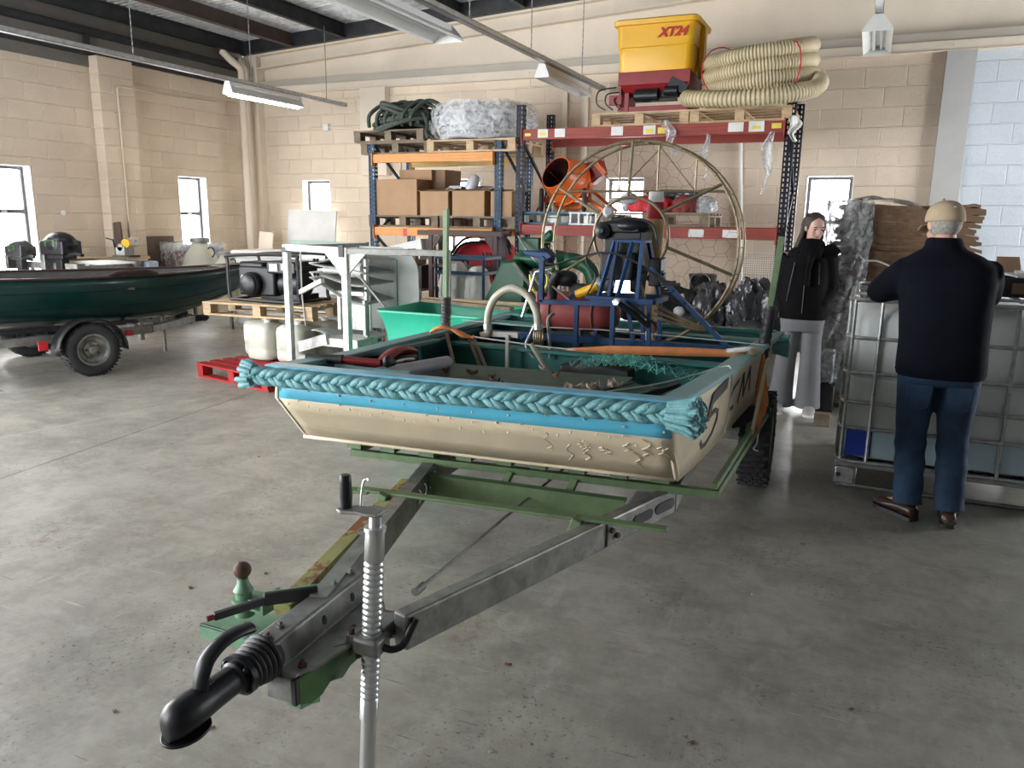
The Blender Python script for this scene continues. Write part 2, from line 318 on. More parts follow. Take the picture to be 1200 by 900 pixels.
    M['dark_sheet'] = mat('dark_grey_sheet', (0.075, 0.075, 0.075), .5, var=.15)
setup_mats()

# ------------------------------------------------------------------ mesh builder
def V(*a): return Vector(a[0] if len(a) == 1 else a)
def world_loc(o):
    v = Vector((0, 0, 0))
    while o is not None: v += Vector(o.location); o = o.parent
    return v
def frame_from(d, up=(0, 0, 1)):
    d = Vector(d).normalized(); up = Vector(up)
    if abs(d.dot(up.normalized())) > .98: up = Vector((1, 0, 0))
    x = d.cross(up).normalized(); y = x.cross(d).normalized()
    return x, y, d
class MB:
    def __init__(s): s.v = []; s.f = []; s.mi = []; s.cur = 0
    def add(s, vs, fs):
        b = len(s.v); s.v += [tuple(v) for v in vs]; s.f += [tuple(b+i for i in f) for f in fs]; s.mi += [s.cur]*len(fs); return s
    def box(s, c, d, rot=None):
        """centre c, full sizes d"""
        h = [x/2 for x in d]; vs = [Vector((sx*h[0], sy*h[1], sz*h[2])) for sx in (-1, 1) for sy in (-1, 1) for sz in (-1, 1)]
        if rot is not None: vs = [rot @ v for v in vs]
        vs = [v+Vector(c) for v in vs]
        return s.add(vs, [(0, 1, 3, 2), (4, 6, 7, 5), (0, 4, 5, 1), (2, 3, 7, 6), (0, 2, 6, 4), (1, 5, 7, 3)])
    def box2(s, a, b): return s.box([(p+q)/2 for p, q in zip(a, b)], [abs(q-p) for p, q in zip(a, b)])
    def bar(s, a, b, w, h, up=(0, 0, 1)):
        """rectangular bar between two points: w sideways, h along up"""
        a = V(a); b = V(b); x, y, d = frame_from(b-a, up)
        vs = []
        for p in (a, b):
            for sx, sy in ((-1, -1), (1, -1), (1, 1), (-1, 1)): vs.append(p+x*sx*w/2+y*sy*h/2)
        return s.add(vs, [(3, 2, 1, 0), (4, 5, 6, 7)]+[(i, (i+1) % 4, (i+1) % 4+4, i+4) for i in range(4)])
    def ring_loft(s, rings, closed=False, caps=True):
        n = len(rings[0]); b = len(s.v); vs = [p for r in rings for p in r]; fs = []
        m = len(rings)
        for i in range(m if closed else m-1):
            j = (i+1) % m
            for k in range(n): q = (k+1) % n; fs.append((i*n+k, i*n+q, j*n+q, j*n+k))
        if caps and not closed: fs.append(tuple(reversed(range(n)))); fs.append(tuple((m-1)*n+k for k in range(n)))
        return s.add(vs, fs)
    def tube(s, pts, r, n=8, closed=False, caps=True, sq=None):
        """round tube along points; r a number or a list"""
        pts = [V(p) for p in pts]; m = len(pts); rr = r if isinstance(r, (list, tuple)) else [r]*m
        rings = []; up = None
        for i, p in enumerate(pts):
            if closed: d = pts[(i+1) % m]-pts[i-1]
            else: d = pts[min(i+1, m-1)]-pts[max(i-1, 0)]
            d = d.normalized() if d.length > 1e-9 else Vector((0, 0, 1))
            if up is None:
                up = Vector((0, 0, 1)) if abs(d.z) < .9 else Vector((1, 0, 0))
            x = d.cross(up)
            if x.length < 1e-4: x = d.orthogonal()
            x.normalize(); y = x.cross(d).normalized(); up = y
            rings.append([p+(x*cos(2*pi*k/n)+y*sin(2*pi*k/n)*(sq or 1))*rr[i] for k in range(n)])
        return s.ring_loft(rings, closed, caps)
    def cyl(s, a, b, r0, r1=None, n=16): return s.tube([a, b], [r0, r0 if r1 is None else r1], n)
    def lathe(s, prof, o=(0, 0, 0), axis=(0, 0, 1), n=24, caps=True):
        """prof: (radius, height) list around axis from o"""
        x, y, d = frame_from(axis, (0, 0, 1) if abs(Vector(axis).normalized().z) < .9 else (0, 1, 0)); o = V(o)
        rings = [[o+d*h+(x*cos(2*pi*k/n)+y*sin(2*pi*k/n))*max(r, 1e-4) for k in range(n)] for r, h in prof]
        return s.ring_loft(rings, False, caps)
    def ell(s, c, r, n=14, m=9, rot=None):
        r = (r, r, r) if not isinstance(r, (tuple, list)) else r; rings = []
        for i in range(m+1):
            t = pi*(i+.0001)/(m+.0002); ring = []
            for k in range(n):
                v = Vector((r[0]*sin(t)*cos(2*pi*k/n), r[1]*sin(t)*sin(2*pi*k/n), -r[2]*cos(t)))
                if rot is not None: v = rot @ v
                ring.append(V(c)+v)
            rings.append(ring)
        return s.ring_loft(rings)
    def torus(s, c, R, r, axis=(0, 1, 0), n=48, m=8, a0=0, a1=2*pi):
        x, y, d = frame_from(axis); full = abs(a1-a0) > 6.28
        k = n if full else n+1
        pts = [V(c)+(x*cos(a0+(a1-a0)*i/n)+y*sin(a0+(a1-a0)*i/n))*R for i in range(k)]
        return s.tube(pts, r, m, closed=full)
    def prism(s, poly, vec):
        """planar polygon (3D points) extruded by vec"""
        n = len(poly); a = [V(p) for p in poly]; b = [p+V(vec) for p in a]
        return s.add(a+b, [tuple(reversed(range(n))), tuple(range(n, 2*n))]+[(i, (i+1) % n, (i+1) % n+n, i+n) for i in range(n)])
    def grid(s, nu, nv, fn, close_u=False):
        vs = [fn(i/(nu), j/(nv)) for i in range(nu+(0 if close_u else 1)) for j in range(nv+1)]; fs = []
        nn = nu if close_u else nu+1
        for i in range(nu):
            for j in range(nv):
                a = i*(nv+1)+j; b = ((i+1) % nn)*(nv+1)+j; fs.append((a, b, b+1, a+1))
        return s.add(vs, fs)
    def build(s, name, m, parent=None, flip=False, smooth=True, bevel=0, solid=0, remesh=0, sm=0, sub=0, angle=38, soff=None):
        me = bpy.data.meshes.new(name)
        if parent is not None: off = world_loc(parent)
        else:
            xs = [v[0] for v in s.v]; ys = [v[1] for v in s.v]; zs = [v[2] for v in s.v]
            off = Vector(((min(xs)+max(xs))/2, (min(ys)+max(ys))/2, min(zs)))
        if flip: s.f = [tuple(reversed(f)) for f in s.f]
        me.from_pydata([(v[0]-off.x, v[1]-off.y, v[2]-off.z) for v in s.v], [], s.f)
        ms = m if isinstance(m, (list, tuple)) else [m]
        for q in ms: me.materials.append(M[q] if isinstance(q, str) else q)
        if len(ms) > 1 and any(s.mi): me.polygons.foreach_set('material_index', s.mi)
        import bmesh
        bm = bmesh.new(); bm.from_mesh(me)
        if not solid: bmesh.ops.recalc_face_normals(bm, faces=bm.faces)
        bm.to_mesh(me); bm.free()
        if smooth: me.shade_smooth(); me.set_sharp_from_angle(angle=radians(angle))
        o = bpy.data.objects.new(name, me); COL.objects.link(o)
        if parent is not None: o.parent = parent
        else: o.location = off
        if solid:
            q = o.modifiers.new('s', 'SOLIDIFY'); q.thickness = abs(solid); q.offset = -1 if solid > 0 else 1
            if soff: q.material_offset = 1; q.material_offset_rim = 0
        if remesh:
            q = o.modifiers.new('r', 'REMESH'); q.mode = 'VOXEL'; q.voxel_size = remesh; q.use_smooth_shade = True
            if sm: q = o.modifiers.new('sm', 'SMOOTH'); q.iterations = sm; q.factor = .5
        if bevel:
            q = o.modifiers.new('b', 'BEVEL'); q.width = bevel; q.segments = 2; q.limit_method = 'ANGLE'; q.angle_limit = radians(40)
        if sub: q = o.modifiers.new('u', 'SUBSURF'); q.levels = sub; q.render_levels = sub
        return o
def tag(o, label=None, cat=None, group=None, kind=None):
    if label: o['label'] = label
    if cat: o['category'] = cat
    if group: o['group'] = group
    if kind: o['kind'] = kind
    return o
def thing(name, label, cat, loc=(0, 0, 0), group=None):
    o = bpy.data.objects.new(name, None); COL.objects.link(o); o.location = loc; o.empty_display_size = .1
    return tag(o, label, cat, group)
def struct(o): o['kind'] = 'structure'; return o
def copy_tree(o, loc=None, rz=None, label=None, group=None, parent=None):
    c = o.copy(); COL.objects.link(c)
    if parent is not None: c.parent = parent
    if loc is not None: c.location = loc
    if rz is not None: c.rotation_euler = (0, 0, rz)
    if label: c['label'] = label
    if group: c['group'] = group
    for ch in [x for x in bpy.data.objects if x.parent == o]: copy_tree(ch, parent=c)
    return c
def text(name, body, size, m, parent, loc, rot, shear=0, extrude=.003, bold=0, sx=1.0):
    cu = bpy.data.curves.new(name, 'FONT'); cu.body = body; cu.size = size; cu.extrude = extrude; cu.shear = shear; cu.offset = bold
    cu.align_x = 'CENTER'; cu.align_y = 'CENTER'; cu.materials.append(M[m])
    tmp = bpy.data.objects.new(name, cu); COL.objects.link(tmp); bpy.context.view_layer.update()
    me = bpy.data.meshes.new_from_object(tmp.evaluated_get(bpy.context.evaluated_depsgraph_get())); bpy.data.objects.remove(tmp)
    o = bpy.data.objects.new(name, me); COL.objects.link(o); o.parent = parent
    o.location = V(loc)-world_loc(parent); o.rotation_euler = rot; o.scale = (sx, 1, 1)
    return o
def arc(c, r, a0, a1, n, u=(1, 0, 0), v=(0, 0, 1)):
    c = V(c); u = V(u); v = V(v)
    return [c+u*r*cos(radians(a0+(a1-a0)*i/n))+v*r*sin(radians(a0+(a1-a0)*i/n)) for i in range(n+1)]
def spline(P, n=8):
    """Catmull-Rom through the points"""
    P = [V(p) for p in P]; Q = [P[0]]+P+[P[-1]]; out = []
    for i in range(1, len(Q)-2):
        for k in range(n):
            t = k/n; a, b, c, d = Q[i-1:i+3]
            out.append(.5*((2*b)+(c-a)*t+(2*a-5*b+4*c-d)*t*t+(3*b-a-3*c+d)*t**3))
    return out+[P[-1]]
# ------------------------------------------------------------------ the shed
def zroof(x): return 4.098+0.0548*(x+9.355)
TH = 0.24
struct(MB().box2((XL-TH, YF-TH, -.12), (XR+TH, YB+TH, 0)).build('floor', 'floor', smooth=False))

def wall_with_holes(u0, u1, z0, z1, holes, mk):
    """mk(u0,u1,z0,z1) adds one solid piece; holes are (u0,u1,z0,z1)"""
    u = u0
    for h in sorted(holes):
        if h[0] > u: mk(u, h[0], z0, z1)
        if h[2] > z0: mk(h[0], h[1], z0, h[2])
        if h[3] < z1: mk(h[0], h[1], h[3], z1)
        u = h[1]
    if u < u1: mk(u, u1, z0, z1)
ZB = 3.52
mb = MB()
def mkb(a, b, z0, z1):
    XS = 0.74
    if a < XS < b: mkb(a, XS, z0, z1); mkb(XS, b, z0, z1); return
    mb.cur = 1 if a >= XS else 0
    mb.box2((a, YB, z0), (b, YB+TH, z1))
wall_with_holes(XL-TH, XR+TH, 0, ZB, [(a, b, ZW0, ZW1) for a, b in BACKWIN], mkb)
struct(mb.build('wall_back', ['wall_x', 'wall_white'], smooth=False))
mb = MB()
wall_with_holes(YF-TH, YB, 0, 3.62, [(a, b, ZW0, ZW1) for a, b in LEFTWIN]+[FILL_OPENING_L], lambda a, b, z0, z1: mb.box2((XL-TH, a, z0), (XL, b, z1)))
struct(mb.build('wall_left', 'wall_y', smooth=False))
mb = MB()
wall_with_holes(YF-TH, YB, 0, 5.2, [DOOR_R], lambda a, b, z0, z1: mb.box2((XR, a, z0), (XR+TH, b, z1)))
struct(mb.build('wall_right', 'wall_whitey', smooth=False))
mb = MB()
wall_with_holes(XL, XR, 0, 5.2, [DOOR_F], lambda a, b, z0, z1: mb.box2((a, YF-TH, z0), (b, YF, z1)))
struct(mb.build('wall_front', 'greypaint', smooth=False))
# cladding above the block wall on the left, with its rails
mb = MB().box2((XL-.20, YF, 3.62), (XL-.04, YB, 4.45))
struct(mb.build('wall_left_upper', 'clad', smooth=False))
mb = MB(); mb.box2((XL-.04, YF, 3.60), (XL+.05, YB, 3.64)); mb.box2((XL-.04, YF, 3.86), (XL+.08, YB, 3.93)); mb.box2((XL-.04, YF, 3.93), (XL+.02, YB, 3.96))
mb.box2((XL-.04, 7.66, 3.64), (XL+.02, 7.72, 3.86))
struct(mb.build('trim_1', 'purlin', smooth=False))
struct(MB().box2((XL-.02, YF, 3.46), (XL+.012, 7.78, 3.60)).build('trim_2', 'clad', smooth=False))
# gable above the ledge
mb = MB()
mb.prism([(XL-TH, YB+.05, ZB), (XR+TH, YB+.05, ZB), (XR+TH, YB+.05, zroof(XR+TH)+.21), (XL-TH, YB+.05, zroof(XL-TH)+.21)], (0, .19, 0))
struct(mb.build('wall_back_upper', 'cream', smooth=False))
mb = MB(); mb.box2((XL+.24, YB-.055, 3.60), (XR, YB+.05, 3.70))
struct(mb.build('trim_3', 'cream_dark', smooth=False))
mb = MB(); mb.box2((XL+.24, YB-.075, 3.50), (XR, YB+.05, 3.60)); mb.box2((XL+.24, YB-.09, 3.485), (XR, YB+.02, 3.50))
for i in range(16): mb.cyl((-8.8+i*.86, YB-.076, 3.555), (-8.8+i*.86, YB-.086, 3.555), .012, n=8)
struct(mb.build('trim_4', 'cream', bevel=.004))
mb = MB()   # painted rafter under the gable roof line
mb.prism([(XL+.1, YB-.03, zroof(XL)-.20), (XR, YB-.03, zroof(XR)-.20), (XR, YB-.03, zroof(XR)), (XL+.1, YB-.03, zroof(XL))], (0, .08, 0))
mb.prism([(XL+.1, YB-.12, zroof(XL)-.03), (XR, YB-.12, zroof(XR)-.03), (XR, YB-.12, zroof(XR)), (XL+.1, YB-.12, zroof(XL))], (0, .1, 0))
mb.prism([(XL+.1, YB-.12, zroof(XL)-.22), (XR, YB-.12, zroof(XR)-.22), (XR, YB-.12, zroof(XR)-.20), (XL+.1, YB-.12, zroof(XL)-.20)], (0, .1, 0))
struct(mb.build('trim_5', 'cream', smooth=False))
struct(MB().box2((XL+.0, YB-.14, 0), (XL+.36, YB+.05, zroof(XL)-.02)).build('column_corner', 'cream', smooth=False))
struct(MB().box2((XL, 7.68, 0), (XL+.17, 8.22, 3.60)).build('column_left', 'wall_y', smooth=False))
struct(MB().box2((.60, YB-.09, 0), (.90, YB, 3.49)).build('column_back', 'greypaint', bevel=.004))
struct(MB().box2((-7.28, YB-.13, 2.2), (-6.82, YB, 3.49)).build('column_back_stub', 'cream', bevel=.004))
struct(MB().box2((-4.0, YB-.05, 0), (-3.94, YB, 3.49)).box2((-.93, YB-.02, 0), (-.90, YB, 3.49)).build('trim_6', 'cream', smooth=False))
# roof sheet, corrugated along x
y0, y1, pitch = YF, YB, .10
n = int((y1-y0)/pitch)*4
mb = MB()
def rf(u, v):
    k = int(round(u*n)); y = y0+(y1-y0)*u; z = (0, 0, .045, .045)[k % 4]
    x = XL-.2+(XR+.4-XL+.2)*v
    return (x, y+(.01 if k % 4 in (0, 2) else -.0), zroof(x)+.20+z)
mb.grid(n, 2, rf)
struct(mb.build('ceiling', 'galv_roof', smooth=False, solid=-.004))
mb = MB()
for i, x in enumerate([XL+.15+.98*k for k in range(15)]):
    if i == 1: continue
    z = zroof(x)
    mb.box2((x-.035, YF, z), (x+.035, YB-.02, z+.01)); mb.box2((x-.006, YF, z), (x+.006, YB-.02, z+.2)); mb.box2((x-.035, YF, z+.19), (x+.035, YB-.02, z+.2))
    mb.box2((x-.035, YF, z+.01), (x-.030, YB-.02, z+.03))
struct(mb.build('beam_purlins', 'purlin', smooth=False))
x = XL+.15+.98; z = zroof(x)
struct(MB().box2((x-.05, YF, z), (x+.05, YB-.02, z+.012)).box2((x-.008, YF, z), (x+.008, YB-.02, z+.2)).build('beam_brown', 'purlin_brown', smooth=False))
struct(MB().prism([(XL+.1, YB-.2, zroof(XL)-.0), (XR, YB-.2, zroof(XR)-.0), (XR, YB-.2, zroof(XR)+.2), (XL+.1, YB-.2, zroof(XL)+.2)], (0, .21, 0)).build('gable_shade_strip', 'purlin', smooth=False))  # dark strip standing in for the shade where roof meets gable

# windows: reveal, frame, glass
nw = 0
def window(axis, a, b, z0, z1):
    global nw; nw += 1
    t = .04
    def P(u, w, z): return (u, YB+w, z) if axis == 'x' else (XL-w, u, z)
    def bx(m, u0, u1, w0, w1, za, zb): m.box2(P(u0, w0, za), P(u1, w1, zb))
    r = MB()
    bx(r, a-.0, a+.012, -.004, .2, z0, z1); bx(r, b-.012, b, -.004, .2, z0, z1); bx(r, a, b, -.004, .2, z1-.012, z1); bx(r, a-.02, b+.02, -.03, .2, z0, z0+.03)
    w = r.build('window_%d' % nw, 'whitepaint', smooth=False); struct(w)
    zm = z0+(z1-z0)*.66
    f = MB()
    for q in ((a+.012, a+.05, z0+.03, z1-.012), (b-.05, b-.012, z0+.03, z1-.012), (a+.05, b-.05, z1-.05, z1-.012), (a+.05, b-.05, z0+.03, z0+.07), (a+.05, b-.05, zm-.025, zm+.025)):
        bx(f, q[0], q[1], .13, .18, q[2], q[3])
    f.build('window_frame', 'window_frame', w, bevel=.003)
    g = MB(); bx(g, a+.05, b-.05, .15, .156, z0+.07, z1-.05); g.build('pane', 'glass', w, smooth=False)
    h = MB(); bx(h, (a+b)/2-.02, (a+b)/2+.05, .11, .13, zm-.012, zm+.012); h.build('window_handle', 'zinc', w)
for a, b in BACKWIN: window('x', a, b, ZW0, ZW1)
for a, b in LEFTWIN: window('y', a, b, ZW0, ZW1)

# services on the walls
mb = MB().cyl((-9.30, YB-.42, .02), (-9.30, YB-.42, 3.72), .055, n=16)
mb.tube(spline([(-9.30, YB-.42, 3.70), (-9.30, YB-.44, 3.84), (-9.38, YB-.55, 3.95), (-9.50, YB-.60, 4.08)]), .055, n=14)
mb.lathe([(.066, 0), (.066, .12)], (-9.30, YB-.42, 3.55))
tag(mb.build('drain_pipe', 'cream'), 'cream round rainwater downpipe in the back left corner', 'pipe')
mb = MB().cyl((-3.68, YB-.05, .02), (-3.68, YB-.05, 3.35), .045)
tag(mb.build('wall_pipe', 'cream'), 'vertical cream pipe behind the left post of the red-beamed rack', 'pipe')
mb = MB().cyl((-1.40, YB-.04, .02), (-1.62, YB-.04, 2.95), .022)
tag(mb.build('wall_pipe', 'whitepaint'), 'thin white pipe up the back wall seen through the red-beamed rack', 'pipe')
c = thing('wall_socket', 'white double socket with cream conduit beside the pillar on the long wall', 'socket', (XL+.17, 7.95, 1.2))
XS, YS = XL+.17, 7.96-8.42
MB().box2((XS, 8.32+YS, 1.15), (XS+.05, 8.50+YS, 1.25)).build('socket_box', 'white', c, bevel=.006)
MB().box2((XS+.05, 8.35+YS, 1.185), (XS+.056, 8.38+YS, 1.22)).box2((XS+.05, 8.44+YS, 1.185), (XS+.056, 8.47+YS, 1.22)).build('switch', 'grey_plastic', c)
MB().tube([(XS+.014, 8.40+YS, 1.25), (XS+.014, 8.40+YS, 3.20)]+arc((XS+.014, 8.46+YS, 3.20), .06, 180, 90, 6, (0, 1, 0))+[(XS+.014, 8.60+YS, 3.26), (XL+.03, 8.95, 3.27), (XL+.03, 9.9, 3.31)], .012, n=8).build('conduit', 'cream', c)
tag(MB().lathe([(.035, 0), (.035, .012), (.012, .02)], (XL, 7.10, 1.58), (1, 0, 0)).build('wall_plate', 'whitepaint'), 'small round white plate on the block wall between window and pillar', 'plate')
c = thing('wall_socket', 'cream horizontal conduit with small box under the ledge near the corner', 'conduit', (-7.5, YB, 2.9))
MB().tube([(-8.3, YB-.02, 2.95), (-7.0, YB-.02, 2.95), (-6.7, YB-.02, 2.95)]+arc((-6.7, YB-.02, 2.89), .06, 90, 0, 5)+[(-6.64, YB-.02, 2.2)], .012, n=8).build('conduit', 'cream', c)
MB().box2((-8.04, YB-.05, 2.90), (-7.94, YB, 3.0)).build('junction_box', 'white', c, bevel=.005)

# cable trays with the lamps under them
def hanger(mb, x, y, z0, z1):
    k = 0; z = z0
    while z < z1:
        mb.box((x, y, z+.02), (.012 if k % 2 else .004, .004 if k % 2 else .012, .045)); z += .034; k += 1
def tray(name, x, z, ya, yb, label, hy, slope=0):
    t = thing(name, label, 'cable tray', (x, (ya+yb)/2, z))
    m = MB(); m.box2((x-.035, ya, z), (x+.035, yb, z+.004)); m.box2((x-.035, ya, z), (x-.031, yb, z+.05)); m.box2((x+.031, ya, z), (x+.035, yb, z+.05))
    m.box2((x-.035, ya, z+.046), (x-.02, yb, z+.05)); m.box2((x+.02, ya, z+.046), (x+.035, yb, z+.05))
    m.build('channel', 'galv', t, smooth=False)
    for y in hy:
        h = MB(); hanger(h, x, y, z+.05, zroof(x)+.02); h.build('hanging_chain', 'galv_dull', t, smooth=False)
    return t
def lamp(name, x, y, z, L, label, lit, w=.17, group=None):
    """batten lamp with a wide reflector under a tray"""
    t = thing(name, label, 'lamp', (x, y, z), group)
    m = MB(); m.box((x, y, z-.03), (.07, L, .05)); m.build('batten', 'lamp_white', t, bevel=.004)
    m = MB()
    pr = [(-.035, -.055), (-w/2, -.13), (-w/2, -.15), (-w/2+.004, -.15), (-w/2+.004, -.131), (-.031, -.057)]
    for s in (-1, 1): m.prism([(x+s*a, y-L/2, z+b) for a, b in pr], (0, L, 0))
    m.build('reflector', 'lamp_white', t, smooth=False)
    for yy in (y-L/2-.004, y+L/2): 
        MB().prism([(x-.035, yy, z-.005), (x+.035, yy, z-.005), (x+w/2, yy, z-.13), (x+w/2, yy, z-.15), (x-w/2, yy, z-.15), (x-w/2, yy, z-.13)], (0, .004, 0)).build('end_plate', 'lamp_white', t, smooth=False)
    for dx in ((-.035, .035) if w > .2 else (0,)):
        MB().cyl((x+dx, y-L/2+.02, z-(.15 if lit else .085)), (x+dx, y+L/2-.02, z-(.14 if lit else .085)), .032 if lit else .016, n=12).build('lamp_tube', 'tube_on' if lit else 'tube_off', t)
    return t
tray('cable_tray', -7.42, 3.20, 1.0, 10.3, 'long galvanised cable tray above the dark green boat, carrying the lit tube lamp', (4.0, 6.5, 8.3, 9.85))
tray('cable_tray', -3.40, 3.25, 2.0, 10.45, 'galvanised cable tray running over the blue-posted racks with two unlit lamps', (3.6, 6.6, 8.0, 9.6))
tray('cable_tray', -.11, 3.45, 2.0, 9.5, 'galvanised cable tray overhead between the coiled hose and the grey column', (4.5, 7.0, 9.0))
lamp('tube_lamp', -7.40, 8.52, 3.20, 1.35, 'lit fluorescent lamp with reflector hanging near the back left corner', True, .16)
lamp('tube_lamp', -3.56, 5.55, 3.25, 1.9, 'unlit lamp with wide reflector overhead, nearest the camera', False, .30)
lamp('tube_lamp', -3.44, 9.15, 3.25, 1.5, 'unlit slim lamp at the wall end of the tray, above the racks', False, .17)
lamp('tube_lamp', -.11, 8.9, 3.45, 1.2, 'unlit lamp with reflector seen end-on right of the coiled hose', False, .26)
# ------------------------------------------------------------------ pallets
def make_pallet(L, Wd, m, label, loc, rz=0, group=None, nb=5, name='pallet', m2=None):
    """two-way timber pallet: deck boards run along x (L), blocks, base boards"""
    m2 = m2 or m
    t = thing(name, label, 'pallet', (0, 0, 0), group); rnd = random.Random(int(L*1000)+len(label))
    d = MB()
    for i in range(nb):
        w = .095+rnd.uniform(-.006, .006); y = -Wd/2+.05+(Wd-.10)*i/(nb-1)
        d.box((rnd.uniform(-.004, .004), y, .133), (L, w, .020))
    for x in (-L/2+.05, 0, L/2-.05): d.box((x, 0, .111), (.095, Wd, .020))
    d.build('top_deck', m, t, smooth=False, bevel=.002)
    for x in (-L/2+.05, 0, L/2-.05):
        for y in (-Wd/2+.06, 0, Wd/2-.06): MB().box((x, y, .061), (.095, .11, .079)).build('block', m2, t, smooth=False, bevel=.003)
    b = MB()
    for y in (-Wd/2+.06, 0, Wd/2-.06): b.box((0, y, .011), (L, .095, .020))
    b.build('base_boards', m, t, smooth=False)
    t.location = loc; t.rotation_euler = (0, 0, rz)
    return t

# ------------------------------------------------------------------ racks
def perf(mb, c, u, w, z0, z1, t=.003, hw=.013, pitch=.05):
    """perforated plate centred at c=(x,y), spanning w along u ('x' or 'y')"""
    def B(a, b, za, zb):
        if u == 'x': mb.box2((c[0]+a, c[1]-t/2, za), (c[0]+b, c[1]+t/2, zb))
        else: mb.box2((c[0]-t/2, c[1]+a, za), (c[0]+t/2, c[1]+b, zb))
    q = w*.25
    B(-w/2, -q-hw/2, z0, z1); B(-q+hw/2, q-hw/2, z0, z1); B(q+hw/2, w/2, z0, z1)
    z = z0
    while z < z1:
        e = min(z+pitch*.45, z1)
        B(-q-hw/2, -q+hw/2, z, e); B(q-hw/2, q+hw/2, z, e); z += pitch
def upright(t, x, y, h, m, side):
    mb = MB(); w = .085
    perf(mb, (x, y), 'x', w, .01, h)
    perf(mb, (x-w/2, y+.035), 'y', .07, .01, h); perf(mb, (x+w/2, y+.035), 'y', .07, .01, h)
    mb.box((x, y+.035, .006), (.13, .12, .008))
    mb.build('upright', m, t, smooth=False)
def rack(name, label, x0, x1, yf, yr, h, mpost, levels, bh, mfront, mrear, stickers=()):
    t = thing(name, label, 'rack', ((x0+x1)/2, yf, 0))
    for x in (x0, x1):
        for y in (yf, yr): upright(t, x, y, h, mpost, 1)
        k = MB(); z = .25; s = 0
        while z < h-.5:
            a, b = (yf+.07, yr) if s == 0 else (yr, yf+.07)
            k.bar((x, a, z), (x, b, z+.55), .025, .03); s ^= 1; z += .55
        k.build('diagonal_brace', mpost, t, smooth=False)
    for z in levels:
        for y, m in ((yf-.022, mfront), (yr-.0, mrear)):
            b = MB(); b.box((( x0+x1)/2, y, z-bh/2), (x1-x0-.09, .045, bh)); b.box(((x0+x1)/2, y-.024, z-bh*.5), (x1-x0-.10, .006, bh*.35))
            b.box((x0+.045, y-.006, z-bh/2-.01), (.012, .075, bh+.07)); b.box((x1-.045, y-.006, z-bh/2-.01), (.012, .075, bh+.07))
            b.build('beam', m, t, smooth=False, bevel=.003)
    for x, z, w, hh, m in stickers:
        MB().box((x, yf-(.0535 if m == 'sticker_yellow' else .051), z), (w, .003, hh)).build('label_sticker', m, t, smooth=False)
    return t
rack('pallet_rack', 'wide pallet rack with navy perforated posts and red beams', -3.70, -.81, 8.42, 9.33, 2.83, 'rack_navy', (2.56, 1.52), .115, 'rack_red', 'rack_red',
     [(-3.58, 2.50, .07, .03, 'sticker_yellow'), (-3.40, 2.51, .12, .09, 'sticker'), (-3.40, 2.50, .07, .04, 'sticker_yellow'), (-3.20, 2.51, .12, .09, 'sticker'), (-2.55, 2.51, .13, .09, 'sticker'), (-2.2, 2.51, .13, .09, 'sticker'),
      (-2.07, 2.50, .08, .06, 'sticker_yellow'), (-2.2, 2.50, .08, .04, 'sticker_yellow'), (-1.32, 2.51, .15, .09, 'sticker'), (-1.12, 2.51, .15, .10, 'sticker'), (-1.12, 2.50, .08, .03, 'sticker_yellow'), (-.93, 2.51, .09, .05, 'sticker_yellow'),
      (-3.32, 1.46, .1, .09, 'sticker'), (-2.35, 1.46, .09, .08, 'sticker'), (-2.1, 1.46, .09, .08, 'sticker'), (-1.65, 1.46, .16, .08, 'sticker'), (-1.3, 1.46, .16, .08, 'sticker')])
rack('pallet_rack', 'smaller blue-posted rack with orange beams holding cardboard boxes', -5.70, -3.97, 8.42, 9.30, 2.46, 'rack_blue', (2.33, 1.46), .10, 'rack_orange', 'rack_yellow',
     [(-5.2, 1.40, .05, .09, 'red_text')])

# ---- top of the red rack: seeder and hose on pallets
make_pallet(1.05, .9, 'wood', 'pale pallet under the yellow hopper', (-2.33, 8.86, 2.562), 0)
make_pallet(1.0, .9, 'wood', 'pale pallet under the coiled beige hose', (-1.30, 8.86, 2.562), 0)
t = thing('seeder', 'seed spreader with yellow plastic hopper and dark red steel frame, on the rack top', 'seeder', (-2.2, 8.75, 2.706))
def rrect(cx, cy, z, hx, hy, r, n=5):
    o = []
    for sx, sy, a0 in ((1, 1, 0), (-1, 1, 90), (-1, -1, 180), (1, -1, 270)):
        for i in range(n+1):
            a = radians(a0+90*i/n); o.append(V(cx+sx*(hx-r)+r*cos(a), cy+sy*(hy-r)+r*sin(a), z))
    return o
hx = -2.20; hyy = 8.75
mb = MB().ring_loft([rrect(hx, hyy, 2.99, .24, .20, .06), rrect(hx, hyy, 3.06, .36, .29, .08), rrect(hx, hyy, 3.13, .385, .31, .07), rrect(hx, hyy, 3.335, .395, .32, .07), rrect(hx, hyy, 3.345, .405, .33, .07),
                     rrect(hx, hyy, 3.55, .415, .34, .07), rrect(hx, hyy, 3.556, .44, .365, .07), rrect(hx, hyy, 3.60, .445, .37, .07), rrect(hx, hyy, 3.615, .425, .35, .07)])
hop = mb.build('hopper', 'yellow', t, angle=30)
MB().box2((hx+.40, hyy-.06, 3.05), (hx+.455, hyy+.06, 3.55)).build('hopper_rib', 'yellow', hop, bevel=.008)
text('lettering', 'XT24', .125, 'red_text', hop, (hx+.18, hyy-.347, 3.46), (pi/2, 0, 0), shear=.35, bold=.004)
mb = MB()
for sx in (-1, 1):
    x = hx+sx*.36
    mb.prism([(x-.012, hyy-.28, 2.73), (x-.012, hyy+.28, 2.73), (x-.012, hyy+.30, 3.10), (x-.012, hyy-.30, 3.10)], (.024, 0, 0))
    mb.bar((x, hyy-.28, 2.72), (x, hyy+.28, 2.72), .05, .05)
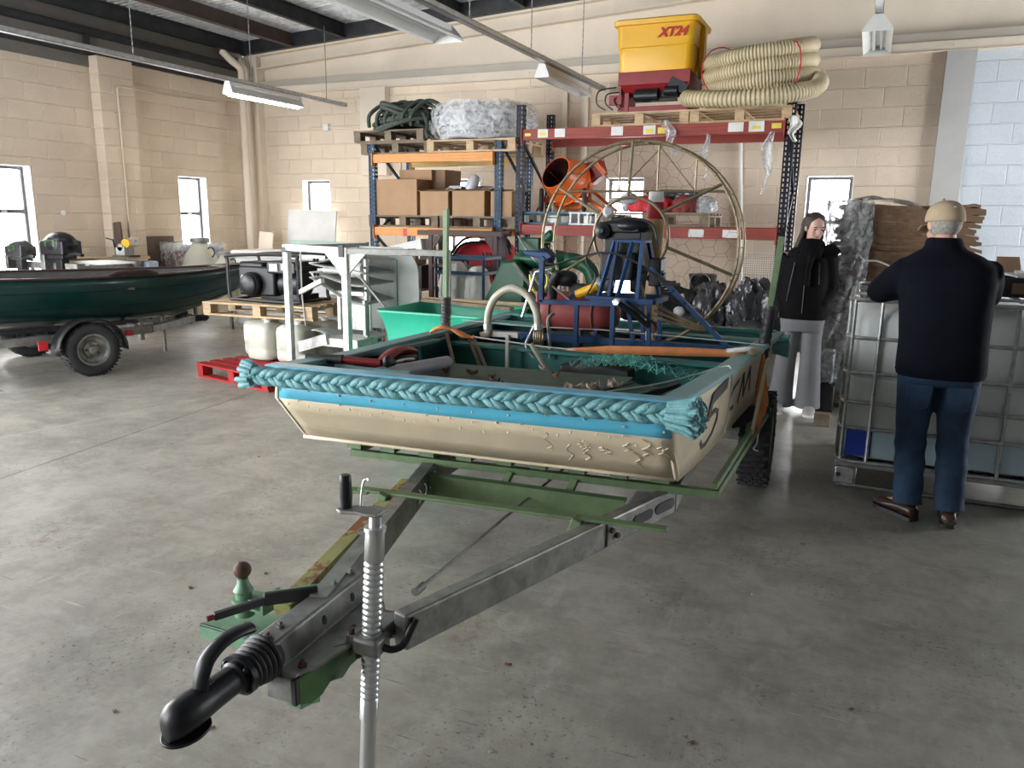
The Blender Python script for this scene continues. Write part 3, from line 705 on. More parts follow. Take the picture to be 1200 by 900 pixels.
mb.box((hx, hyy-.28, 2.73), (.74, .05, .06)); mb.box((hx, hyy+.28, 2.73), (.74, .05, .06))
mb.box((hx, hyy-.30, 3.04), (.76, .03, .13)); mb.box((hx, hyy+.30, 3.04), (.76, .03, .13))
mb.prism([(hx-.36, hyy-.31, 2.98), (hx+.36, hyy-.31, 2.98), (hx+.22, hyy-.22, 2.86), (hx-.30, hyy-.22, 2.86)], (0, .03, 0))
mb.box((hx-.40, hyy-.30, 2.83), (.14, .05, .10)); mb.box((hx-.28, hyy-.29, 2.80), (.05, .04, .2))
mb.build('frame', 'red', t, bevel=.005)
mb = MB(); mb.box((hx+.02, hyy-.20, 2.90), (.5, .1, .10)); mb.lathe([(.07, 0), (.07, .25)], (hx-.2, hyy-.26, 2.87), (1, 0, 0)); mb.lathe([(.05, 0), (.05, .14)], (hx+.12, hyy-.30, 2.90), (1, 0, 0)); mb.box((hx+.02, hyy-.25, 2.82), (.45, .05, .03))
mb.build('metering_unit', 'black_gloss', t, bevel=.004)
mb = MB().box((hx+.26, hyy-.31, 2.95), (.2, .02, .10), Matrix.Rotation(.5, 3, 'Y')); mb.build('side_plate', 'black_gloss', t)
mb = MB()
for k in range(3): mb.tube(spline([(hx-.40+.03*k, hyy-.30, 2.96-.05*k), (hx-.58+.09*k, hyy-.33, 2.93-.04*k), (hx-.60+.10*k, hyy-.34, 2.80), (hx-.5+.08*k, hyy-.34, 2.73)]), .008, n=6)
mb.build('cable', 'black', t)

# coiled ribbed hose
t = thing('coiled_hose', 'big beige ribbed suction hose in a loose coil on the rack top', 'hose', (-1.2, 8.85, 2.706))
path = []
HC = V(-1.14, 8.72, 2.92)
N = 1500
for i in range(N):
    u = i/(N-1); a = 2*pi*3.55*u+3.6
    rx = .52+.05*sin(3*a*.31); ry = .42
    zc = 2.80+.125*3.55*u
    tilt = .10
    path.append(V(HC.x+rx*cos(a)*(1-.06*u), HC.y+ry*sin(a), zc+.105*cos(a)*tilt*3+.10*sin(a)*(.3+.6*u)*.6+.04*u))
def ribbed(path, nm, t):
    m = MB(); n = 14; m.tube(path, [.077+(.005 if (i//2) % 2 else -.005) for i in range(len(path))], n=n)
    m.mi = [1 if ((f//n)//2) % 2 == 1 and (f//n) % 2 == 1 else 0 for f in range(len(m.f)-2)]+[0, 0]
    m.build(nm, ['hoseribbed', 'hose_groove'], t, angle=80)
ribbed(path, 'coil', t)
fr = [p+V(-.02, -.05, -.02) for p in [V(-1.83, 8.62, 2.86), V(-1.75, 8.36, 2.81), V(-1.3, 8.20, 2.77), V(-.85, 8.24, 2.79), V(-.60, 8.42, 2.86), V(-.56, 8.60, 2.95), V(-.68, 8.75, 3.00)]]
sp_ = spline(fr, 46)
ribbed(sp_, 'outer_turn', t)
mb = MB()
for a in (3.9, 5.3): mb.torus((HC.x+.5*cos(a), HC.y+.40*sin(a)-.02, 3.05), .23, .006, (sin(a), -cos(a), 0), n=20, m=5)
mb.build('tie', 'red_text', t)
# loose plastic hanging from the beam ends
def hang_film(name, label, x, y, z0, z1, w, dx=.0):
    mb = MB(); rnd = random.Random(int(x*100)); ph = rnd.random()*6
    y += .035
    mb.grid(10, 20, lambda u, v: (x+(u-.5)*w*(.35+.65*sin(pi*min(1, v*1.2+.1)))+dx*v+.02*sin(9*v+ph), y-.05+.03*sin(u*9+v*7+ph), z1+(z0-z1)*v))
    return tag(mb.build(name, 'wrap', solid=.001), label, 'plastic film')
hang_film('plastic_film', 'strip of clear film hanging off the red top beam below the hopper', -2.02, 8.34, 2.25, 2.60, .12, .1)
hang_film('plastic_film', 'narrow clear film dangling under the beam left of the last beam stickers', -1.60, 8.36, 2.0, 2.45, .07)
hang_film('plastic_film', 'long torn clear film hanging beside the right perforated post', -.98, 8.36, 1.85, 2.45, .10, -.02)
t2 = hang_film('plastic_film', 'white twisted plastic tied to the right perforated post below the hose', -.77, 8.40, 2.36, 2.60, .12, .0)
t2.data.materials[0] = M['white_bag']

# ---- top of the small rack
make_pallet(1.0, .9, 'wood_old', 'old grey pallet, lower of the two under the rope heap', (-5.35, 8.86, 2.332), 0)
make_pallet(1.0, .8, 'wood_old', 'old grey pallet directly under the rope heap', (-5.47, 8.84, 2.478), 0)
make_pallet(1.15, .9, 'wood', 'pale pallet under the shrink-wrapped pipe coil', (-4.30, 8.80, 2.332), 0)
rnd = random.Random(3); mb = MB(); t = thing('rope_coil', 'heap of thick grey-green rope coiled on old pallets on the rack', 'rope', (-5.25, 8.75, 2.624))
for k in range(13):
    cx, cy_, cz = -5.36+rnd.uniform(-.06, .06), 8.72+rnd.uniform(-.05, .05), 2.66+k*.022
    R1 = (.43-.012*k)*rnd.uniform(.85, 1.05); R2 = .32*rnd.uniform(.8, 1.05); ph = rnd.random()*6; a1 = rnd.uniform(-.06, .06); a2 = rnd.uniform(-.05, .06)
    pts = [V(cx+R1*cos(a)*(1+.05*sin(3*a+ph)), cy_+R2*sin(a), cz+a1*cos(a)+a2*sin(a)+.03*sin(2*a+ph)) for a in [2*pi*i/40 for i in range(40)]]
    rp = MB(); rp.tube(pts, [.024+.0025*(i % 2) for i in range(40)], n=8, closed=True); mb.add(rp.v, rp.f)
for k in range(6):
    x0 = -5.74+.12*k; P = [V(x0, 8.45, 2.66), V(x0+.05, 8.40, 2.80), V(x0+.18, 8.55, 2.93+.02*rnd.random()), V(x0+.36, 8.60, 2.86), V(x0+.45, 8.45, 2.70)]
    q = spline(P, 10); mb.tube(q, [.023+.002*(i % 2) for i in range(len(q))], n=8)
mb.build('coil', 'rope_dull', t, angle=80)
q = spline([(-5.0, 8.5, 2.80), (-4.90, 8.42, 2.66), (-4.88, 8.36, 2.56), (-4.84, 8.34, 2.50)], 10)
MB().tube(q, [.022]*len(q), n=8).build('loose_end', 'rope_dull', t)

t = thing('wrapped_pipe_coil', 'silver-grey coil of pipe wrapped in clear film on the rack top', 'pipe coil', (-4.30, 8.78, 2.478))
mb = MB()
for k in range(5):
    for j in range(3): mb.torus((-4.42, 8.78, 2.53+.07*k), .42-.055*j, .033, (0, 0, 1), n=40, m=8)
mb.build('coil', 'grey_plastic', t)
mb = MB().grid(48, 14, lambda u, v: (-4.34+(.50+.13*sin(pi*v)**.5+.02*sin(u*43+v*9))*cos(2*pi*u)*(1.08), 8.76+(.42+.05*sin(pi*v)+.012*sin(u*60))*sin(2*pi*u), 2.49+.42*v+.012*sin(u*37)), close_u=True)
mb.ell((-4.34, 8.76, 2.89), (.50, .40, .035), n=30, m=5)
mb.build('film_cover', 'wrap', t)
mb = MB().grid(8, 8, lambda u, v: (-3.80+.22*u+.03*sin(9*v), 8.60+.02*sin(7*u), 2.50+.28*v*(1-.4*u)+.03*sin(12*u)))
mb.build('loose_film', 'wrap', t, solid=.001)

# ---- middle shelf of the small rack: boxes
make_pallet(1.0, .85, 'wood_old', 'old pallet under the largest cardboard box', (-5.27, 8.85, 1.462), 0)
make_pallet(1.0, .85, 'wood_old', 'old pallet under the two middle cardboard boxes', (-4.25, 8.85, 1.462), 0)
def carton(name, label, c, d, rz=0, flaps=False, m='card', z0=None):
    t = thing(name, label, 'box', (0, 0, 0)); w, l, h = d
    mb = MB()
    if flaps:
        th = .006
        mb.box((0, -l/2, h/2), (w, th, h)); mb.box((0, l/2, h/2), (w, th, h)); mb.box((-w/2, 0, h/2), (th, l, h)); mb.box((w/2, 0, h/2), (th, l, h)); mb.box((0, 0, th/2), (w, l, th))
        mb.build('box_body', m, t, smooth=False)
        for sx, ax in ((-1, 0), (1, 0)):
            MB().prism([(sx*w/2, -l/2, h), (sx*w/2, l/2, h), (sx*(w/2+.10), l/2-.02, h+.03), (sx*(w/2+.10), -l/2+.02, h+.03)], (0, 0, .005)).build('flap', m, t, smooth=False)
        MB().prism([(-w/2, -l/2, h), (w/2, -l/2, h), (w/2-.02, -l/2+.14, h+.025), (-w/2+.02, -l/2+.14, h+.025)], (0, 0, .005)).build('flap', m, t, smooth=False)
    else:
        mb.box((0, 0, h/2), (w, l, h)); mb.build('box_body', m, t, smooth=False, bevel=.006)
        MB().box((0, 0, h+.001), (w, .05, .003)).build('tape', 'card_dark', t, smooth=False)
    t.location = c; t.rotation_euler = (0, 0, rz); return t
carton('cardboard_box', 'largest brown box, at the left end of the middle rack shelf', (-5.40, 8.72, 1.606), (.66, .55, .43))
carton('cardboard_box', 'brown box with open flaps between the largest box and the jug box', (-4.81, 8.62, 1.606), (.38, .42, .28), 0, True)
carton('cardboard_box', 'wide brown box below the jug on the rack shelf', (-4.36, 8.64, 1.606), (.42, .42, .285), 0, True)
carton('cardboard_box', 'narrow pale box leaning open behind the blue front post', (-3.95+.0, 8.66, 1.606), (.26, .42, .28), .06, True)
carton('cardboard_box', 'flat brown box lying on top of the largest box', (-5.28, 8.95, 2.036), (.46, .40, .13), .05, False, 'card')
carton('cardboard_box', 'small dark box standing by the flat box near the rack middle', (-4.98, 9.0, 1.606), (.24, .36, .56), -.1, False, 'card_dark')
mb = MB()
for k in range(4): mb.box((-4.62+.02*k, 8.95, 1.93+.012*k), (.5, .3, .008), Matrix.Rotation(.03*k-.04, 3, 'Z'))
mb.box2((-4.8, 8.85, 1.606), (-4.5, 9.05, 1.925))
tag(mb.build('paper_stack', 'paper'), 'white papers on a carton at the back of the middle rack shelf', 'papers')
t = thing('jug', 'grey plastic jug with a black lid and handle on top of the wide box', 'jug', (-4.42, 8.70, 1.895))
rot = Matrix.Rotation(.5, 3, 'Y')
MB().lathe([(.03, 0), (.07, .01), (.075, .12), (.05, .19), (.025, .21)], (-4.46, 8.66, 1.90), (.45, 0, .9)).build('jug_body', 'grey_plastic', t)
MB().lathe([(.078, 0), (.08, .05), (.03, .07)], (-4.50, 8.64, 1.87), (.45, 0, .9)).build('black_band', 'black_plastic', t)
MB().torus((-4.33, 8.66, 2.03), .05, .008, (0, 1, 0), n=20, m=6, a0=-1.6, a1=1.8).build('handle', 'grey_plastic', t)

# ---- middle shelf of the red rack
make_pallet(.9, .8, 'blue_wood', 'blue pallet under the orange cement mixer', (-3.28, 8.86, 1.522), 0, m2='sticker')
t = thing('plastic_crate_pallet', 'white plastic pallet end with square holes between the mixer and the window', 'pallet', (-2.95, 8.5, 1.522))
mb = MB()
for z in (1.532, 1.655): mb.box((-2.93, 8.62, z), (.34, .34, .018))
for k in range(4): mb.box((-3.08+.1*k, 8.62, 1.593), (.025, .34, .11))
mb.build('frame', 'white', t, smooth=False, bevel=.003)
make_pallet(1.15, .85, 'wood_old', 'old pallet under the red bags on the red-beamed rack', (-2.12, 8.86, 1.522), 0)
t = thing('cement_mixer', 'orange cement mixer with open drum facing forward, on the rack', 'cement mixer', (-3.3, 8.85, 1.666))
ax = V(-.33, -.80, .42).normalized(); oc = V(-3.24, 8.86, 1.98)
prof = [(.02, -.24), (.13, -.235), (.17, -.2), (.265, -.03), (.275, .05), (.262, .12), (.195, .27), (.197, .285), (.187, .285), (.185, .268), (.25, .11), (.262, .05), (.25, -.02), (.16, -.18), (.01, -.2)]
mb = MB(); x_, y_, d_ = frame_from(ax, (0, 0, 1))
rings = [[oc+ax*h+(x_*cos(2*pi*k/40)+y_*sin(2*pi*k/40))*r for k in range(40)] for r, h in prof]
mb.ring_loft(rings[:9]); 
mb2 = MB(); mb2.ring_loft(rings[8:], caps=False)
b0 = len(mb.v); mb.f = [f for f in mb.f if len(f) < 20 or min(f) < 40]; mb.mi = [0]*len(mb.f)
mb.cur = 1; mb.add(mb2.v, mb2.f)
dr = mb.build('drum', ['orange_mixer', 'dark_in'], t, angle=50)
m3 = MB(); m3.tube([oc+ax*.03+(x_*cos(2*pi*k/40)+y_*sin(2*pi*k/40))*.28 for k in range(40)], .012, n=6, closed=True); m3.build('drum_band', 'orange_mixer', dr)
m3 = MB()
for a in (0.3, 2.4, 4.5):
    v = x_*cos(a)+y_*sin(a); m3.bar(oc+v*.24-ax*.02, oc+v*.19+ax*.2, .01, .06, v)
m3.build('paddle', 'dark_in', dr, smooth=False)
mb = MB()
mb.tube([(-3.52, 8.98, 1.95), (-3.52, 9.0, 1.80), (-3.42, 8.95, 1.72), (-3.10, 8.85, 1.72), (-2.98, 8.80, 1.80), (-2.96, 8.80, 2.0)], .022, n=8)
mb.box((-3.26, 8.72, 1.80), (.50, .06, .05)); mb.bar((-3.05, 8.75, 1.86), (-2.72, 8.6, 1.68), .035, .03); mb.bar((-2.98, 8.95, 1.90), (-2.68, 8.9, 1.68), .035, .03)
mb.build('stand', 'orange_mixer', t)
MB().prism([(-3.12, 8.92, 2.22), (-2.92, 8.92, 2.26), (-2.86, 8.9, 2.10), (-3.0, 8.9, 1.98)], (.02, .14, 0)).build('motor_cover', 'red', t, bevel=.01)
MB().bar((-2.95, 8.9, 2.22), (-2.82, 8.85, 2.10), .03, .05).build('tilt_handle', 'orange_mixer', t)
for x, y in ((-3.52, 8.66), (-2.98, 8.62)):
    w = MB().torus((x, y, 1.80), .11, .026, (1, .35, 0), n=28, m=8).build('wheel', 'tyre', t)
    MB().lathe([(.09, -.015), (.09, .015)], (x, y, 1.80), (1, .35, 0), n=20).build('hub', 'white', w)

def sack(name, label, cat, c, r, m, seed=1, parent=None, amp=.16, flat=.0):
    rnd = random.Random(seed); ph = [rnd.uniform(0, 6.28) for _ in range(8)]
    mb = MB()
    def fn(u, v):
        a = 2*pi*u; t = pi*v
        k = 1+amp*(.5*sin(3*a+ph[0]+2*v)+.4*sin(5*a+ph[1]-3*v)+.35*sin(7*a+9*v+ph[2])+.3*sin(11*a-5*v+ph[3]))
        s_ = sin(t)**.6*k; z = -cos(t)
        if z < -.55: z = -.55-(.02*(z+.55))
        return (c[0]+r[0]*s_*cos(a), c[1]+r[1]*s_*sin(a), c[2]+r[2]*(z+.56)/1.56*1.56)
    from mathutils import noise as nz_
    def fn2(u, v):
        p = Vector(fn(u, v)); q = p-Vector(c); w = Vector((q.x*7+seed, q.y*7, q.z*6)); a_ = nz_.noise(w*1.3); b_ = nz_.noise(w*3.1)
        d = (1-abs(a_)*2.2)*.5+(1-abs(b_)*2.2)*.22-.35
        k = 1+amp*1.6*d*(1 if v > .25 else .3); return (c[0]+q.x*k, c[1]+q.y*k, c[2]+q.z*(1+amp*.7*d))
    mb.grid(96, 60, fn2, close_u=True)
    return tag(mb.build(name, m, parent, angle=30), label if not parent else None, cat if not parent else None)
sack('fabric_bag', 'bright red holdall lying on the pallet behind the wheel cage', 'bag', (-2.23, 8.72, 1.672), (.26, .2, .115), 'bright_red', 4, amp=.08)
sack('fabric_bag', 'pinkish red bag beside the red holdall, next to silver-wrapped bundle', 'bag', (-1.84, 8.70, 1.672), (.15, .2, .115), M['pink_tank'], 5, amp=.08)
sack('wrapped_bundle', 'shiny silver-grey bundle at the right end of the red bags', 'bundle', (-1.62, 8.68, 1.672), (.11, .15, .11), 'wrap_thick', 6, amp=.2)
sack('fabric_bag', 'black soft bag piled above the red holdall', 'bag', (-2.02, 8.86, 1.80), (.3, .2, .075), 'grey_bag', 8, amp=.2)
t = thing('outboard_cowling', 'small grey motor part lying across the window opening on the pallet', 'motor part', (-2.6, 8.7, 1.672))
MB().ell((-2.56, 8.66, 1.80), (.15, .07, .035)).ell((-2.50, 8.66, 1.74), (.05, .05, .07)).build('housing', 'grey_plastic', t, remesh=.012, sm=3)
# ------------------------------------------------------------------ under the small rack
t = thing('steel_table', 'dark brown steel table frame standing in front of the orange-beamed rack', 'table', (-4.15, 8.1, 0))
mb = MB()
for x in (-4.63, -3.80):
    for y in (8.02, 8.25): mb.box2((x-.025, y-.025, 0), (x+.025, y+.025, 1.40))
for y in (8.02, 8.25): mb.box2((-4.80, y-.03, 1.385), (-3.72, y+.03, 1.44))
for x in (-4.63, -3.80): mb.box2((x-.02, 8.0, 1.0), (x+.02, 8.27, 1.04))
mb.box2((-4.65, 8.0, 1.02), (-3.78, 8.04, 1.06))
mb.build('frame', 'brown_steel', t, smooth=False, bevel=.003)
MB().prism([(-4.6, 8.0, 1.38), (-4.48, 8.0, 1.38), (-4.6, 8.0, 1.22)], (0, .02, 0)).prism([(-3.83, 8.0, 1.38), (-3.95, 8.0, 1.38), (-3.83, 8.0, 1.22)], (0, .02, 0)).build('gusset', 'brown_steel', t, smooth=False)
t = thing('steel_trolley', 'blue-grey steel trolley frame with white sacks, under the small rack', 'trolley', (-4.0, 7.8, 0))
mb = MB()
for x in (-4.30, -3.72):
    for y in (7.55, 7.95): mb.cyl((x, y, .08), (x, y, 1.16), .016, n=8)
for z in (.62, 1.16, 1.0):
    for y in (7.55, 7.95): mb.box((-4.01, y, z), (.60, .03, .035))
    for x in (-4.30, -3.72): mb.box((x, 7.75, z), (.03, .4, .035))
mb.build('frame', 'rack_blue', t, bevel=.002)
MB().box((-4.01, 7.75, .635), (.56, .4, .012)).build('shelf', 'grey_plastic', t)
for x in (-4.30, -3.72):
    for y in (7.55, 7.95): MB().lathe([(.04, -.014), (.04, .014)], (x, y, .04), (0, 1, 0)).build('wheel', 'black', t)
sack('white_sack', 'white woven sack, left one of the pair under the small rack', 'sack', (-4.16, 7.72, .645), (.17, .15, .30), 'white_bag', 11, amp=.07)
sack('white_sack', 'white woven sack, right one of the pair, next to the blue post', 'sack', (-3.88, 7.74, .645), (.145, .15, .27), 'white_bag', 12, amp=.07)
t = thing('vacuum_machine', 'bright red wheeled machine with black handles under the small rack', 'machine', (-4.3, 8.7, 0))
mb = MB().ell((-4.28, 8.66, .98), (.44, .28, .34)).ell((-4.10, 8.66, 1.18), (.26, .24, .16)).box((-4.3, 8.66, .72), (.74, .5, .3))
mb.build('body', 'bright_red', t, remesh=.02, sm=4)
for k in range(4): MB().box((-4.0+.05*k-.1, 8.38, 1.08), (.012, .03, .22), Matrix.Rotation(-.45, 3, 'Y')).build('cooling_slot', 'red', t)
mb = MB(); 
for k, z in ((0, 1.36), (1, 1.30)): mb.tube(spline([(-4.62+.07*k, 8.45-.03*k, 1.14), (-4.42, 8.44-.03*k, z-.03), (-4.15, 8.44-.03*k, z), (-3.86, 8.45-.03*k, z-.02), (-3.80, 8.46, 1.16)]), .017, n=8)
mb.build('handle', 'black_plastic', t)
MB().box((-4.5, 8.40, 1.05), (.34, .02, .07)).build('control_panel', 'black_plastic', t)
for k in range(4): MB().lathe([(.022, 0), (.022, .02)], (-4.62+.085*k, 8.39, 1.05), (0, -1, 0), n=14).build('dial', 'chrome', t)
text('lettering', 'RA', .13, 'white', t, (-4.42, 8.335, .88), (pi/2, 0, 0), bold=.003, extrude=.02)
for x in (-4.6, -4.0): MB().lathe([(.22, -.03), (.24, 0), (.22, .03)], (x, 8.5, .24), (0, 1, 0), n=28).build('wheel', 'black', t)
MB().box((-4.3, 8.66, .45), (.7, .4, .28)).build('chassis', 'black_plastic', t, bevel=.02)
t.location = (-4.38, 8.86, 0)
t = thing('low_shelf', 'low steel shelf holding boxes behind the grey fan panel', 'shelf', (-5.1, 8.1, 0))
mb = MB()
for x in (-5.5, -4.72):
    for y in (7.9, 8.3): mb.box2((x-.015, y-.015, 0), (x+.015, y+.015, .74))
mb.box2((-5.52, 7.88, .74), (-4.70, 8.32, .765)); mb.box2((-5.52, 7.88, .28), (-4.70, 8.32, .30))
mb.build('frame', 'galv_dull', t, smooth=False)
carton('plastic_crate', 'small pale blue plastic box on the low shelf', (-5.02, 8.1, .765), (.26, .3, .25), 0, False, 'blue_box')
carton('cardboard_box', 'black box with white marks on the low shelf beside the pale blue box', (-4.80, 8.1, .765), (.16, .3, .27), 0, False, 'black_plastic')
carton('cardboard_box', 'brown box with white lid above the pale blue box', (-5.02, 8.12, 1.035), (.36, .32, .16), .12, False, 'card_dark')
tag(MB().prism([(-5.22, 7.95, 1.20), (-4.78, 7.93, 1.23), (-4.74, 7.93, 1.10), (-4.70, 7.93, 1.22), (-4.72, 7.93, 1.34), (-5.22, 7.95, 1.23)], (0, .34, 0)).build('paper_wrap', 'paper'), 'white paper wrapping lying over the brown box on the low shelf', 'paper')
for k in range(3): tag(MB().box((-4.98+.05*k, 8.08, .315+.05*k), (.6-.08*k, .3, .028), Matrix.Rotation(.05*k, 3, 'Z')).build('timber_offcut', 'wood'), ('pale timber offcut at the bottom of the low shelf stack', 'timber offcut in the middle of the low shelf stack', 'short timber offcut lying topmost on the low shelf stack')[k], 'wood')

# boards along the back wall, white box
tag(MB().prism([(-8.72, 10.25, .02), (-7.74, 10.20, .02), (-7.74, 10.42, 1.66), (-8.72, 10.46, 1.68)], (0, .03, 0)).build('board', 'pale_board', smooth=False), 'large white board leaning on the back wall below the small window', 'board')
tag(MB().prism([(-8.5, 10.05, .02), (-6.9, 10.02, .02), (-6.9, 10.16, 1.18), (-8.5, 10.20, 1.20)], (0, .02, 0)).build('board', 'teal_glass', smooth=False), 'pale green sheet leaning in front of the large white board', 'board')
tag(MB().prism([(-9.12, 10.0, .02), (-8.84, 10.0, .02), (-8.84, 10.2, 1.30), (-9.12, 10.2, 1.32)], (0, .02, 0)).build('board', 'cream', smooth=False), 'narrow grey-cream board leaning beside the corner pipe', 'board')
t = thing('chest', 'white plastic chest behind the black generator', 'chest', (-7.7, 8.8, 0))
mb = MB().box2((-8.1, 8.5, .05), (-6.5, 9.1, 1.0)); mb.build('body', 'white', t, bevel=.03)
MB().box2((-8.13, 8.47, 1.0), (-6.47, 9.13, 1.10)).build('lid', 'whitepaint', t, bevel=.03)
MB().box2((-7.4, 8.45, .96), (-7.2, 8.48, 1.03)).build('latch', 'grey_plastic', t)

# ---- machines on the floor behind the boat, seen through the wheel cage
t = thing('green_machine', 'dark green mower-like machine with curved guards behind the boat', 'machine', (-2.9, 7.3, 0))
mb = MB()
mb.prism([(-3.42, 7.0, .42), (-3.05, 7.0, .42), (-2.98, 7.0, 1.05), (-3.10, 7.0, 1.20), (-3.26, 7.0, 1.18), (-3.44, 7.0, .80)], (0, .5, 0))
mb.build('side_guard', 'green_mach', t, bevel=.03)
mb = MB().tube(spline([(-2.85, 7.2, .62), (-2.80, 7.2, 1.08), (-2.62, 7.2, 1.20), (-2.40, 7.2, 1.10), (-2.36, 7.2, .8), (-2.40, 7.2, .45)]), .075, n=12)
mb.build('curved_guard', 'green_mach', t)
mb = MB().box((-2.72, 7.3, .55), (.9, .5, .35)).ell((-2.9, 7.25, 1.20), (.34, .2, .10)).cyl((-3.1, 7.2, 1.2), (-2.8, 7.2, 1.45), .05).box((-3.02, 7.2, 1.34), (.22, .16, .13))
mb.build('engine_block', 'green_mach', t, bevel=.01)
mb = MB()
for k in range(7): mb.box((-2.72+.045*k, 7.0, .88), (.012, .02, .30))
mb.build('grille', 'black_gloss', t)
mb = MB().tube([(-3.1, 6.95, 1.17), (-2.6, 6.9, .62)], .02, n=6).tube([(-2.9, 6.9, 1.1), (-2.45, 6.95, .5)], .016, n=6).tube(spline([(-3.12, 7.1, 1.42), (-2.9, 6.95, 1.22), (-2.6, 6.95, 1.02), (-2.35, 6.95, .92)]), .012, n=6)
mb.build('linkage_bar', 'galv_dull', t)
mb = MB().lathe([(.22, -.06), (.27, 0), (.22, .06)], (-3.2, 7.0, .27), (0, 1, 0), n=30).lathe([(.22, -.06), (.27, 0), (.22, .06)], (-2.5, 7.0, .27), (0, 1, 0), n=30)
mb.build('wheel', 'tyre', t)
t = thing('blower_machine', 'black petrol machine with tank and hoses on the floor behind the propeller', 'machine', (-1.9, 8.0, 0))
mb = MB().box((-1.95, 8.0, .30), (.8, .5, .5)).ell((-1.95, 8.0, .68), (.42, .28, .20)).lathe([(.13, 0), (.14, .02), (.14, .22), (.12, .24)], (-2.06, 7.9, .86)).cyl((-2.06, 7.9, 1.1), (-2.06, 7.9, 1.14), .03)
mb.build('body', 'black_gloss', t, bevel=.01)
mb = MB()
for k in range(6): mb.tube(spline([(-1.95+.03*k, 7.72, .85+.02*k), (-1.80, 7.68, 1.00-.03*k), (-1.62+.02*k, 7.72, .92), (-1.55, 7.75, .70+.02*k)]), .012, n=6)
mb.build('hoses', 'black_plastic', t)
MB().lathe([(.04, 0), (.045, .05), (.035, .10)], (-1.98, 7.70, .78)).build('fuel_filter', 'white', t)
MB().ell((-1.62, 7.62, .72), (.06, .05, .05)).build('cap', 'grey_plastic', t)
for x in (-2.25, -1.6): MB().lathe([(.13, -.04), (.16, 0), (.13, .04)], (x, 7.75, .16), (0, 1, 0), n=24).build('wheel', 'tyre', t)
t = thing('bucket_stack', 'black drum on a stand behind the black petrol machine', 'drum', (-1.55, 8.1, 0))
MB().lathe([(.12, 0), (.14, .24), (.145, .25), (.145, .27)], (-1.52, 8.2, .78)).build('drum_body', 'black_plastic', t)
MB().box((-1.52, 8.2, .39), (.34, .34, .78)).build('stand', 'black_gloss', t, bevel=.01)
MB().torus((-1.52, 8.07, .98), .1, .006, (0, 1, .4), n=20, m=5).build('handle', 'zinc', t)
sack('plastic_sack', 'crumpled grey and black plastic sack, left of the two by the right rack post', 'sack', (-1.36, 7.9, 0.0), (.27, .22, .62), 'grey_bag', 21, amp=.22)
sack('plastic_sack', 'crumpled silver-black sack against the right rack post', 'sack', (-.94, 7.75, 0.0), (.24, .22, .66), 'grey_bag', 22, amp=.22)
t = thing('spare_wheel', 'black tyre standing in front of the right plastic sack', 'tyre', (-.90, 7.35, .3))
MB().torus((-.90, 7.42, .46), .17, .075, (.3, 1, 0), n=36, m=12).build('tyre', 'tyre', t); MB().lathe([(.13, -.02), (.12, .03)], (-.90, 7.42, .46), (.3, 1, 0)).build('rim', 'black_gloss', t)
MB().box((-.90, 7.45, .12), (.4, .3, .22)).build('stand_block', 'black_gloss', t, bevel=.01)
mb = MB(); x0, x1, z0, z1 = -1.32, -.83, .25, 1.22
for k in range(21): mb.box((x0+(x1-x0)*k/20, 9.30, (z0+z1)/2), (.004, .004, z1-z0))
for k in range(40): mb.box(((x0+x1)/2, 9.30, z0+(z1-z0)*k/39), (x1-x0, .004, .004))
mb.box(((x0+x1)/2, 9.30, z0/2), (x1-x0, .03, .5))
tag(mb.build('wire_mesh_panel', 'galv_dull', smooth=False), 'square wire mesh panel standing behind the sacks at the right rack post', 'mesh panel')

# ------------------------------------------------------------------ pallets, drums and generator
make_pallet(1.15, 1.12, 'red_wood', 'bright red pallet on the floor carrying the milky drums', (-5.31, 6.12, 0), radians(-13), nb=8)
def drum_proto():
    t = thing('plastic_drum', '', 'drum', (0, 0, 0), 'milky plastic drums on the red pallet')
    n = 28
    def sup(r, z, p=.55):
        o = []
        for k in range(n):
            a = 2*pi*k/n; c, s = cos(a), sin(a); o.append(V(r*(abs(c)**p)*(1 if c > 0 else -1), r*.92*(abs(s)**p)*(1 if s > 0 else -1), z))
        return o
    MB().ring_loft([sup(.10, .0), sup(.15, .012), sup(.162, .04), sup(.165, .12), sup(.160, .14), sup(.165, .16), sup(.165, .36), sup(.155, .41), sup(.12, .445), sup(.06, .458)]).build('drum_body', 'milky', t, angle=60)
    MB().lathe([(.035, .455), (.035, .487), (.03, .490)], (.05, -.03, 0)).build('screw_cap', 'white', t)
    MB().tube(arc((-.04, .03, .44), .045, 0, 180, 10), .012, n=8).build('handle', 'milky', t)
    return t
dp = drum_proto()
for i, (x, y, a, lab) in enumerate(((-5.52, 6.20, .0, 'milky plastic drum at the red slats, second drum from the left'), (-5.16, 6.22, .1, 'milky plastic drum half behind the left white frame post'),
                                    (-5.76, 6.42, .2, 'milky plastic drum with a white label, leftmost on the red pallet'), (-5.48, 6.60, 0, 'milky plastic drum in the rear row, behind the front pair'), (-5.12, 6.60, .1, 'milky plastic drum in the rear row, furthest right on the red pallet'))):
    if i == 0: dp['label'] = lab; dp.location = (x, y, .144); dp.rotation_euler = (0, 0, a-.1)
    else: copy_tree(dp, (x, y, .144), a-.1, lab)
drums = [o for o in bpy.data.objects if o.name.startswith('plastic_drum')]
for o in drums: o.scale = (1.05, 1.05, .84)
MB().box((-5.83, 6.252, .144+.24), (.10, .003, .16)).build('paper_label', 'white').rotation_euler = (0, 0, -.2)
tag(bpy.data.objects['paper_label'], 'white paper label stuck on the leftmost milky drum', 'label')
make_pallet(1.31, .92, 'wood', 'pale timber pallet carrying the black generator', (-5.66, 6.62, .558), radians(6), nb=7)
